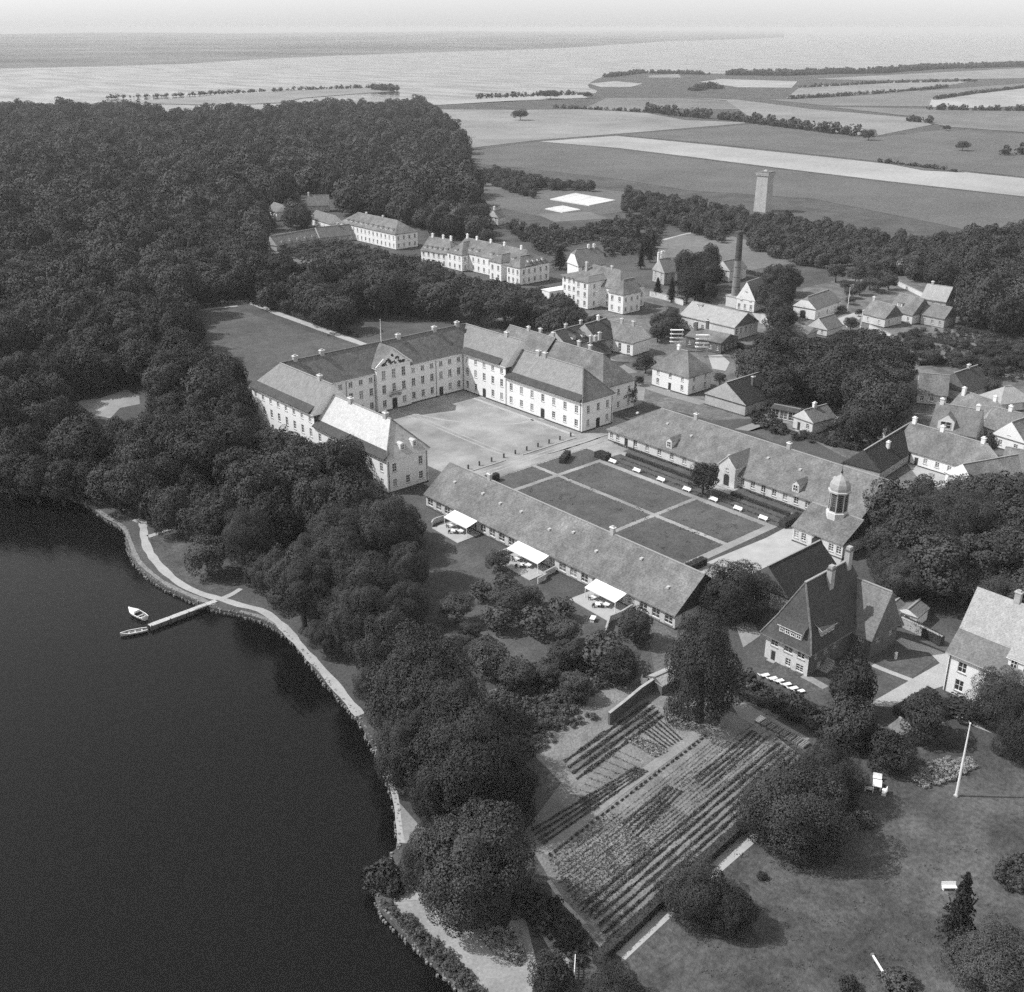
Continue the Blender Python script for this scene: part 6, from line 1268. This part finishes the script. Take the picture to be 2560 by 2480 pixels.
def boat(name, label, p, ang, L, W, H, outer='white_paint', inner='wood_mid', cabin=False):
    t = thing(name, label, 'boat', (p[0], p[1], WZ), ang); n = 12; rings = []; hb = MB()
    for i in range(n + 1):
        u = i / n; x = (u - .5) * L; k = max(.04, math.sin(math.pi * min(1, u * .62 + .30)) ** .8 if u < .92 else .04 + (1 - u) * 4.2); k = min(1, (1 - u) * 3.2 + .03) * (.72 + .28 * min(1, u * 4)); w = W / 2 * k; sh = H * (1 + .35 * max(0, u - .5) ** 2 * 4)
        rings.append([(x, -w, sh), (x, -w * .8, sh * .35), (x, -w * .25, -.12), (x, w * .25, -.12), (x, w * .8, sh * .35), (x, w, sh)])
    for i in range(n):
        for j in range(5): hb.face([rings[i][j], rings[i][j+1], rings[i+1][j+1], rings[i+1][j]], outer)
    hb.face(rings[0][::-1], outer); hb.face(rings[-1], outer)
    ins = [[(p_[0] * .96, p_[1] * .88, max(.08, p_[2]) if j in (0, 5) else max(.06, p_[2] + .06)) for j, p_ in enumerate(r)] for r in rings]
    for i in range(n):
        for j in range(5): hb.face([ins[i][j], ins[i+1][j], ins[i+1][j+1], ins[i][j+1]], inner)
    hb_ = obj('hull', hb, t); g = MB()
    for i in range(n):
        for s in (0, 5): g.bar((rings[i][s][0], rings[i][s][1] * .95, rings[i][s][2]), (rings[i+1][s][0], rings[i+1][s][1] * .95, rings[i+1][s][2]), .12, .07, 'white_paint')
    obj('gunwale', g, t)
    for u in ((.2, .45, .68) if not cabin else (.15, .32)):
        x = (u - .5) * L; w = W / 2 * .8; q = MB(); q.box(x - .14, -w, H * .62, x + .14, w, H * .7, 'wood_light'); obj('thwart', q, t)
    if cabin:
        d = MB(); ii = [i for i in range(n + 1) if i / n >= .5]
        for i in ii[:-1]: d.face([(rings[i][0][0], rings[i][0][1] * .95, rings[i][0][2] + .03), (rings[i+1][0][0], rings[i+1][0][1] * .95, rings[i+1][0][2] + .03), (rings[i+1][0][0], 0, rings[i+1][0][2] + .16), (rings[i][0][0], 0, rings[i][0][2] + .16)], 'white_paint'); d.face([(rings[i][0][0], 0, rings[i][0][2] + .16), (rings[i+1][0][0], 0, rings[i+1][0][2] + .16), (rings[i+1][5][0], rings[i+1][5][1] * .95, rings[i+1][5][2] + .03), (rings[i][5][0], rings[i][5][1] * .95, rings[i][5][2] + .03)], 'white_paint')
        obj('foredeck', d, t); q = MB(); q.box(-.1, -.62, H + .05, .05, .62, H + .5, 'trim'); obj('windscreen', q, t)
    else:
        for s in (-1, 1): q = MB(); q.bar((-1.2, s * .4, H * .75), (1.3, s * .25, H * .75), .06, .05, 'wood_light'); obj('oar', q, t)
    return t
b0, b1 = at(366, 1552, WZ), at(322, 1528, WZ)
boat('motorboat', 'white motorboat with foredeck moored beside the end of the jetty', ((b0[0] + b1[0]) / 2, (b0[1] + b1[1]) / 2), math.atan2(b1[1] - b0[1], b1[0] - b0[0]), 5.6, 1.9, .75, cabin=True)
b0, b1 = at(366, 1578, WZ), at(305, 1590, WZ)
boat('rowing_boat', 'pale rowing boat with oars floating off the jetty head', ((b0[0] + b1[0]) / 2, (b0[1] + b1[1]) / 2), math.atan2(b1[1] - b0[1], b1[0] - b0[0]), 4.9, 1.5, .55, 'wood_light', 'wood_mid')
# --- benches of the parterre
def bench(label, p, ang, group=None, w=1.9):
    t = thing('bench', label, 'bench', (p[0], p[1], 0.03), ang, group)
    q = MB(); q.box(-w/2, -.3, .42, w/2, .25, .50, 'white_paint'); obj('seat', q, t)
    q = MB(); q.bar((0, .26, .5), (0, .42, 1.0), w, .07, 'white_paint'); obj('backrest', q, t)
    for s in (-1, 1): q = MB(); q.box(s * w * .42 - .05, -.28, 0, s * w * .42 + .05, .3, .42, 'white_paint'); obj('leg', q, t)
    return t
ORD = ['first', 'second', 'third', 'fourth', 'fifth', 'sixth', 'seventh']
for k, (u, v) in enumerate(((1037, 212), (1157, 256), (1278, 300), (1405, 348), (1533, 398), (1652, 444), (1777, 490))):
    p = at(1000 + u * .5102, 1050 + v * .5102); bench(f'white garden bench on the long parterre path, {ORD[k]} from the palace end', (196.3, p[1]), -math.pi / 2, 'white benches along the parterre', 2.3)
bench('white bench standing alone on the lawn beside the ragged spruce', at(2372, 2224), -.72)
# --- stone posts across the forecourt
for k, (u, v) in enumerate(((470, 480), (590, 450), (710, 412), (828, 373), (942, 338), (1055, 303), (1165, 268), (1275, 234), (1380, 200), (1485, 166))):
    p = at(1050 + u * .2551, 1050 + v * .2551); t = thing('bollard', 'dark stone bollard in the row across the palace forecourt', 'bollard', (p[0], 204.6, 0.03), 0, 'bollards across the forecourt')
    q = MB(); q.lathe([(.24, 0), (.22, .95)], 8, 'plinth'); obj('shaft', q, t); q = MB(); q.lathe([(.28, .95), (.28, 1.05), (.16, 1.2), (.02, 1.26)], 8, 'plinth'); obj('cap', q, t)
for x0, x1 in ((163.5, 176.5), (182.5, 202.5)): q = MB(); q.box(x0, 202.6, 0, x1, 202.95, .22, 'stone'); tag(obj('kerb', q), kind='structure')
# --- flagpoles and posts
def pole(label, p, h, r=.11):
    t = thing('flagpole', label, 'flagpole', (p[0], p[1], 0)); q = MB(); q.lathe([(r * 1.3, -.2), (r, h * .5), (r * .55, h - .25)], 8, 'white_paint'); obj('pole', q, t)
    q = MB(); q.lathe([(.02, h - .25), (.14, h - .15), (.14, h - .03), (.02, h + .05)], 8, 'white_paint'); obj('ball', q, t); q = MB(); q.box(-.3, -.3, -.1, .3, .3, .22, 'stone'); obj('foot', q, t); return t
pole('tall white flagpole on the villa lawn', at(2390, 1990), 13.0, .16)
pole('thin white flagpole rising from the gardens right of the boiler house', at(2146, 862), 12.5, .12)
pole('thin pole in the yard right of the white barn', at(2118, 780), 10.0, .12)
# --- white garden table and benches under the shade tree
p = at(2192, 1968); t = thing('garden_table', 'white garden table standing in shade on the villa lawn', 'table', (p[0], p[1], 0), .5)
q = MB(); q.box(-.9, -.65, .70, .9, .65, .78, 'white_paint'); obj('tabletop', q, t)
for sx in (-1, 1):
    for sy in (-1, 1): q = MB(); q.box(sx * .75 - .06, sy * .5 - .06, 0, sx * .75 + .06, sy * .5 + .06, .70, 'white_paint'); obj('leg', q, t)
for lab, dx, dy, an in (('white bench on the near side of the garden table', -.6, -1.5, .5 + math.pi), ('white bench at the left end of the garden table', -1.7, .3, .5 + math.pi / 2), ('white bench at the right end of the garden table', 1.5, .9, .5 - math.pi / 2)):
    bench(lab, (p[0] + dx, p[1] + dy), an, None, 1.3)
# --- loungers by the villa
for k, (u, v) in enumerate(((478, 1008), (522, 1026), (560, 1040), (602, 1060), (640, 1082), (678, 1100))):
    p = at(*TQ(u, v)); t = thing('lounger', f'white slatted lounger on the villa grass, {ORD[k]} from the left of six', 'lounger', (p[0], p[1], 0), 2.75, 'loungers beside the villa')
    q = MB(); q.bar((-1.0, 0, .38), (.45, 0, .38), .8, .08, 'white_paint'); obj('seat', q, t); q = MB(); q.bar((.45, 0, .38), (1.15, 0, .8), .8, .08, 'white_paint'); obj('backrest', q, t)
    for x in (-.8, .3):
        for s in (-1, 1): q = MB(); q.box(x - .04, s * .35 - .04, 0, x + .04, s * .35 + .04, .38, 'wood_mid'); obj('leg', q, t)
# --- hotbed frames: a row of glazed boxes
def frame(label, p, ang, w, d, group, glass='pane_pale', wood='wood_mid', h=.45):
    t = thing('cold_frame', label, 'cold frame', (p[0], p[1], 0), ang, group); q = MB()
    q.box(-w/2, -d/2, 0, w/2, -d/2 + .08, h * .7, wood); q.box(-w/2, d/2 - .08, 0, w/2, d/2, h, wood); q.box(-w/2, -d/2 + .08, 0, -w/2 + .08, d/2 - .08, h * .8, wood); q.box(w/2 - .08, -d/2 + .08, 0, w/2, d/2 - .08, h * .8, wood); obj('box', q, t)
    q = MB(); q.face([(-w/2 - .03, -d/2 - .03, h * .72), (w/2 + .03, -d/2 - .03, h * .72), (w/2 + .03, d/2 + .03, h + .03), (-w/2 - .03, d/2 + .03, h + .03)], glass); q.face([(-w/2 - .03, -d/2 - .03, h * .69), (-w/2 - .03, d/2 + .03, h), (w/2 + .03, d/2 + .03, h), (w/2 + .03, -d/2 - .03, h * .69)], wood); obj('glass_lid', q, t)
    q = MB()
    for s in (-.33, 0, .33): q.bar((s * w, -d/2, h * .72 + .03), (s * w, d/2, h + .05), .05, .04, 'trim_grey')
    obj('glazing_bars', q, t); return t
A_, B_ = Vector(at(1892, 1798)), Vector(at(2018, 1868)); dv = (B_ - A_); an = math.atan2(dv.y, dv.x)
for k in range(8):
    c = A_ + dv * (k + .5) / 8; frame(('white lidded cold frame at the head of the hotbed row', 'dark cold frame in the hotbed row above the vegetable rows')[k > 0], c, an, dv.length / 8 - .25, 1.7, None if k == 0 else 'hotbed frames above the vegetable rows', 'white_paint' if k == 0 else 'soil_dark')
for (A4, B4, C4, D4), ts in ((((1385,142),(1490,116),(1668,148),(1560,170)), (.08, .25, .42, .58, .75, .92)), (((1370,184),(1432,172),(1512,190),(1446,200)), (.2, .75))):
    for tt in ts:
        p0 = Vector(at(*TS(A4[0] + (B4[0] - A4[0]) * tt, A4[1] + (B4[1] - A4[1]) * tt))); p1 = Vector(at(*TS(D4[0] + (C4[0] - D4[0]) * tt, D4[1] + (C4[1] - D4[1]) * tt))); dd = p1 - p0
        frame('long row of whitened glass frames in the distant nursery field', (p0 + p1) / 2, math.atan2(dd.y, dd.x), dd.length, 5.0 if len(ts) > 3 else 8.0, 'glass frames of the nursery', 'cold_glass', 'trim', .8)
# --- huts and walls of the gardens
house_px('garden_hut', 'small garden hut with pale sloping roof beside the villa lawn', 'hut', TQ, (1255, 1240), (1322, 1300), 3.2, 2.1, 3.6, 'gg', wm='wood_mid', rm='roof_mid', gm='wood_dark', doors=[('f', .5, .8, 1.8)], plinth=False, over=.25)
house_px('garden_shed', 'low shed with pale flat roof at the corner of the garden wall', 'shed', TQ, (118, 240), (195, 205), 3.0, 2.5, 3.6, 'gg', wm='brick', rm='roof_light', doors=[('l', .5, .9, 1.9)], plinth=False, over=.2) if False else None
A_, B_ = at(1636, 1728), at(1690, 1704)
house('garden_shed', 'low shed with pale roof at the corner of the kitchen garden wall', 'shed', A_, B_, 3.6, 2.2, 3.0, 'gg', 'brick', 'roof_light', doors=[('f', .5, .9, 1.9)], plinth=False, over=.2)
white_wall(P([(1522,1812),(1560,1782),(1600,1748),(1632,1726)]), 'dark brick kitchen garden wall with pale coping', 2.3, .4, 'brick')
white_wall(P([(2248,1564),(2300,1588),(2352,1614)]), 'garden wall with pale coping right of the steep villa', 1.9, .35, 'stucco_grey')
for lab, u, v, l in (('white gabled shed half hidden by the grove behind the villa', 1178, 622, 60), ('white wall of a shed under the grove right of the villa', 1298, 630, 40)):
    A_ = at(*TQ(u, v), 3.2); house('shed', lab, 'shed', A_, (A_[0] + 5, A_[1] + .5), 4.0, 2.6, 3.6, 'gg', 'stucco', 'roof_mid', wins=[('l', 1, 1, .8, 1)], plinth=False, over=.25)
# --- small things
def simple(name, label, cat, p, parts, ang=0.0):
    t = thing(name, label, cat, (p[0], p[1], 0), ang)
    for n, f in parts: q = MB(); f(q); obj(n, q, t)
    return t
simple('white_post', 'short white post on the grass beside the garden drive', 'post', at(*TQ(1228, 905)), [('post', lambda q: q.box(-.22, -.15, 0, .22, .15, 1.2, 'white_paint')), ('cap', lambda q: q.box(-.28, -.2, 1.2, .28, .2, 1.3, 'white_paint'))])
simple('garden_bench', 'white garden seat in the upper kitchen garden', 'seat', at(1610, 1708), [('seat', lambda q: q.box(-.9, -.5, .4, .9, .5, .52, 'white_paint')), ('backrest', lambda q: q.box(-.9, .42, .5, .9, .52, 1.2, 'white_paint')), ('leg', lambda q: q.box(-.8, -.4, 0, -.65, .4, .4, 'white_paint')), ('leg', lambda q: q.box(.65, -.4, 0, .8, .4, .4, 'white_paint'))], .6)
simple('bird_table', 'thin white bird table on the orchard grass', 'bird table', at(1426, 1576), [('post', lambda q: q.box(-.06, -.06, 0, .06, .06, 1.5, 'white_paint')), ('tray', lambda q: q.box(-.35, -.35, 1.5, .35, .35, 1.58, 'white_paint'))])
simple('garden_table', 'small white table on the grass below the nearest awning', 'table', at(1482, 1552), [('tabletop', lambda q: q.box(-.8, -.5, .68, .8, .5, .76, 'white_paint')), ('leg', lambda q: q.box(-.7, -.4, 0, -.6, .4, .68, 'white_paint')), ('leg', lambda q: q.box(.6, -.4, 0, .7, .4, .68, 'white_paint'))], .5)
simple('white_pole', 'white pole lying on the grass at the bottom of the lawn', 'pole', at(2197, 2415), [('pole', lambda q: q.bar((-1.6, 0, .12), (1.6, 0, .12), .22, .2, 'white_paint')), ('end_block', lambda q: q.box(-1.8, -.2, 0, -1.55, .2, .3, 'wood_mid'))], math.atan2(at(2207, 2432)[1] - at(2186, 2398)[1], at(2207, 2432)[0] - at(2186, 2398)[0]))
g = at(1436, 2436)
simple('garden_gate', 'low dark garden gate with white rail at the bottom of the hedge', 'gate', g, [('post', lambda q: q.box(-2.2, -.12, 0, -1.95, .12, 1.5, 'wood_dark')), ('post', lambda q: q.box(1.95, -.12, 0, 2.2, .12, 1.5, 'wood_dark')), ('rail', lambda q: q.box(-1.95, -.05, 1.1, 1.95, .05, 1.25, 'white_paint')), ('rail', lambda q: q.box(-1.95, -.05, .5, 1.95, .05, .62, 'wood_mid'))] + [('slat', (lambda x: (lambda q: q.box(x - .09, -.1, .15, x + .09, -.055, 1.35, 'wood_dark')))(-1.7 + .42 * k)) for k in range(9)], .75)
for lab, y, dx in (('tables and chairs under the farthest awning', 176.8, 0), ('tables and chairs under the middle awning', 154.1, 0), ('tables and chairs under the nearest awning', 131.2, 0)):
    for j, (ddx, ddy) in enumerate(((139.6, -2.2), (139.2, 1.6), (138.0, .4))):
        wd = ('left', 'right', 'front')[j]; nm = lab.replace('tables and chairs under', '')
        simple('terrace_table', f'{wd} white terrace table set out below{nm}', 'table', (ddx, y - ddy), [('tabletop', lambda q: q.box(-.6, -.6, .82, .6, .6, .88, 'white_paint')), ('leg', lambda q: q.lathe([(.3, .14), (.06, .2), (.06, .82)], 8, 'wood_dark')), ], .3 * j)
        simple('terrace_chair', f'dark wooden chair at the {wd} table below{nm}', 'chair', (ddx - .9, y - ddy + .5), [('seat', lambda q: q.box(-.25, -.25, .58, .25, .25, .64, 'wood_dark')), ('backrest', lambda q: q.box(-.25, .2, .64, .25, .26, 1.15, 'wood_dark'))] + [('leg', (lambda a, b: (lambda q: q.box(a - .04, b - .04, .14, a + .04, b + .04, .58, 'wood_dark')))(a, b)) for a in (-.2, .2) for b in (-.2, .2)], .7 + j)
# ================================================================== VEGETABLE ROWS
def rows(name, label, lines, w, h, leaf, dens, m, gap=.0, seed=1):
    rng = np.random.default_rng(seed); VV = []
    for a, b in lines:
        a = np.array(a); b = np.array(b); L = np.linalg.norm(b - a); d = (b - a) / L; nn = np.array([-d[1], d[0]]); n = int(L * dens); t = rng.uniform(0, L, n)
        if gap: t = np.round(t / gap) * gap + rng.normal(0, gap * .16, n)
        lump = .65 + .35 * np.sin(t * .9 + rng.uniform(0, 6)) * np.sin(t * .37 + 1); off = rng.normal(0, w * .33, n) * lump; z = h * lump * (1 - (np.abs(off) / w) ** 2).clip(.15, 1) * rng.uniform(.35, 1.05, n)
        pos = np.column_stack([a + d * t[:, None] + nn * off[:, None], z])
        u = rng.normal(size=(n, 3)); u /= np.linalg.norm(u, axis=1)[:, None]; v = np.cross(u, rng.normal(size=(n, 3))); v /= np.linalg.norm(v, axis=1)[:, None]; k = leaf * rng.uniform(.5, 1.3, n)[:, None]
        VV.append(np.stack([pos - u * k * .5, pos - v * k * .5, pos + u * k * .5, pos + v * k * .5], 1).reshape(-1, 3))
    return tag(obj(name, quads_mesh(name, np.vstack(VV), m)), label, None, None, 'stuff')
lp = lambda a, b, t: (a[0] + (b[0] - a[0]) * t, a[1] + (b[1] - a[1]) * t)
def fan(a0, a1, b0, b1, n): return [(at(*lp(a0, a1, k / (n - 1))), at(*lp(b0, b1, k / (n - 1)))) for k in range(n)]
rows('vegetable_rows', 'parallel dark bean rows along the hedge', fan((1462,2262),(1530,2372), (1945,1860),(2036,1908), 7), .40, .5, .22, 70, 'crop', seed=1)
K1 = lambda u, v: (900 + u * .5357, 1550 + v * .5357)
rows('vegetable_rows', 'rows of leafy plants across the middle of the kitchen garden', fan(K1(1560,745), K1(1610,790), K1(1830,520), K1(1890,555), 4), .4, .4, .22, 42, 'crop', seed=2)
rows('vegetable_rows', 'bushy dark potato bed in the middle of the kitchen garden', fan(K1(1225,955), K1(1290,1010), K1(1440,775), K1(1500,800), 4), .5, .42, .24, 45, 'crop', seed=3)
rows('vegetable_rows', 'line of small round plants beside the garden path', [(at(*K1(885,1100)), at(*K1(1610,545)))], .3, .5, .2, 75, 'crop', 1.15, seed=4)
rows('vegetable_rows', 'three dark rows left of the garden path', fan(K1(800,985), K1(850,1050), K1(1290,690), K1(1340,705), 4), .45, .42, .24, 45, 'crop', seed=5)
rows('vegetable_rows', 'dark berry rows below the garden wall', fan(K1(950,665), K1(1010,745), K1(1350,385), K1(1410,450), 4), .5, .65, .26, 55, 'crop', seed=6)
rows('vegetable_rows', 'short cross rows of seedlings above the pale flowers', fan(K1(1290,500), K1(1380,450), K1(1430,600), K1(1500,560), 6), .3, .35, .2, 55, 'crop', seed=7)
rows('vegetable_rows', 'pale flowering bed in the upper kitchen garden', fan(K1(1235,560), K1(1275,535), K1(1385,640), K1(1430,615), 4), .5, .6, .24, 90, 'flowers', seed=8)
rows('vegetable_rows', 'low rows in the near plot left of the path', fan(K1(1000,820), K1(1180,600), K1(1130,860), K1(1310,660), 9), .4, .25, .18, 30, 'crop_pale', seed=9)
rows('vegetable_rows', 'faint seedling rows on the bare middle ground', fan(K1(900,1180), K1(1010,1380), K1(1420,850), K1(1560,930), 9), .5, .22, .18, 16, 'crop', seed=10)
rows('vegetable_rows', 'weeds scattered over the lower kitchen garden', fan(K1(880,1130), K1(1060,1400), K1(1180,900), K1(1380,1080), 14), 1.4, .3, .2, 16, 'crop', seed=11)
rows('vegetable_rows', 'seedling rows in the upper right plot', fan(K1(1480,760), K1(1560,860), K1(1900,440), K1(1990,560), 6), .5, .2, .18, 12, 'crop', seed=12)
rows('vegetable_rows', 'bushes ringing the little beds of the upper garden', fan(K1(640,400), K1(760,440), K1(900,300), K1(1000,420), 7), .8, .6, .26, 55, 'crop', seed=13)
_q = random.Random(9); _tl = []
for k in range(60):
    x, y = _q.uniform(160, 192.5), _q.uniform(133.5, 184); a = _q.uniform(0, 3.1); l = _q.uniform(.5, 3.2); _tl.append(((x, y), (x + l * math.cos(a), y + l * math.sin(a))))
rows('flower_border', 'tufts and low flowers dotted over the parterre lawns', _tl, 1.1, .22, .2, 12, 'crop', seed=14)
rows('vegetable_rows', 'long faint drills running the length of the kitchen garden', fan(K1(905,1150), K1(1050,1395), K1(1650,560), K1(1960,590), 15), .25, .16, .16, 14, 'crop', seed=21)
rows('flower_border', 'mixed planting in the border along the parterre range', [((197.8, 184), (197.8, 131)), ((200.4, 184), (200.4, 131))], 1.0, .35, .22, 22, 'crop', seed=15)
rows('flower_border', 'low climbers and flowers along the foot of the parterre range', [((207.2, 193), (207.2, 158)), ((207.2, 148), (207.2, 124))], .5, .8, .24, 40, 'crop', seed=16)
_e = []
for x0, y0, x1, y1 in ((157.5, 132.4, 178.9, 152.5), (180.4, 132.4, 194.0, 152.5), (157.5, 153.9, 178.9, 185.4), (180.4, 153.9, 194.0, 185.4), (160.0, 187.0, 178.9, 194.9), (180.4, 187.0, 198.8, 194.9), (195.9, 129.6, 202.6, 186.0)):
    _e += [((x0, y0), (x1, y0)), ((x1, y0), (x1, y1)), ((x1, y1), (x0, y1)), ((x0, y1), (x0, y0))]
rows('grass_edge', 'ragged grass along the edges of the parterre lawns', _e, .22, .12, .2, 7, 'lawn', seed=18)
rows('rough_grass', 'coarse tufts scattered over the villa lawn', [(at(1640 + (k * 173) % 900, 2100 + (k * 97) % 370), at(1700 + (k * 173) % 900, 2112 + (k * 97) % 370)) for k in range(60)], 1.6, .22, .2, 9, 'crop', seed=17)
for k, (u, v) in enumerate(((905, 425), (935, 435), (960, 350), (1010, 330))): sheet('small_bed', P([K1(u, v), K1(u + 34, v - 22), K1(u + 56, v - 8), K1(u + 22, v + 14)]), .06, 'soil_dark')
ribbon('garden_path', P([K1(700,440), K1(870,360), K1(1000,440)]), 1.0, .045, 'gravel_dim'); ribbon('garden_path', smooth_line(P([K1(900,370), K1(1060,370), K1(1130,300), K1(1210,265)]), 2), 1.4, .047, 'gravel_dim', jit=.2)
# ------------------------------------------------------------------ haze
def haze():
    mb = MB(); mb.box(-29000, -2500, -4, 36000, 34000, 118, 'stucco'); o = obj('haze', mb)
    m = bpy.data.materials.new('haze_air'); m.use_nodes = True; nt = m.node_tree; nt.nodes.clear()
    out = nt.nodes.new('ShaderNodeOutputMaterial'); v = nt.nodes.new('ShaderNodeVolumePrincipled')
    v.inputs['Density Attribute'].default_value = ''; m.cycles.homogeneous_volume = True; v.inputs['Color'].default_value = (.98, .98, .98, 1); v.inputs['Density'].default_value = HAZE; v.inputs['Anisotropy'].default_value = 0.0
    nt.links.new(v.outputs[0], out.inputs['Volume']); o.data.materials.clear(); o.data.materials.append(m)
    return tag(o, 'pale summer haze over fields and fjord', None, None, 'stuff')
HAZE = 7.5e-5
haze()
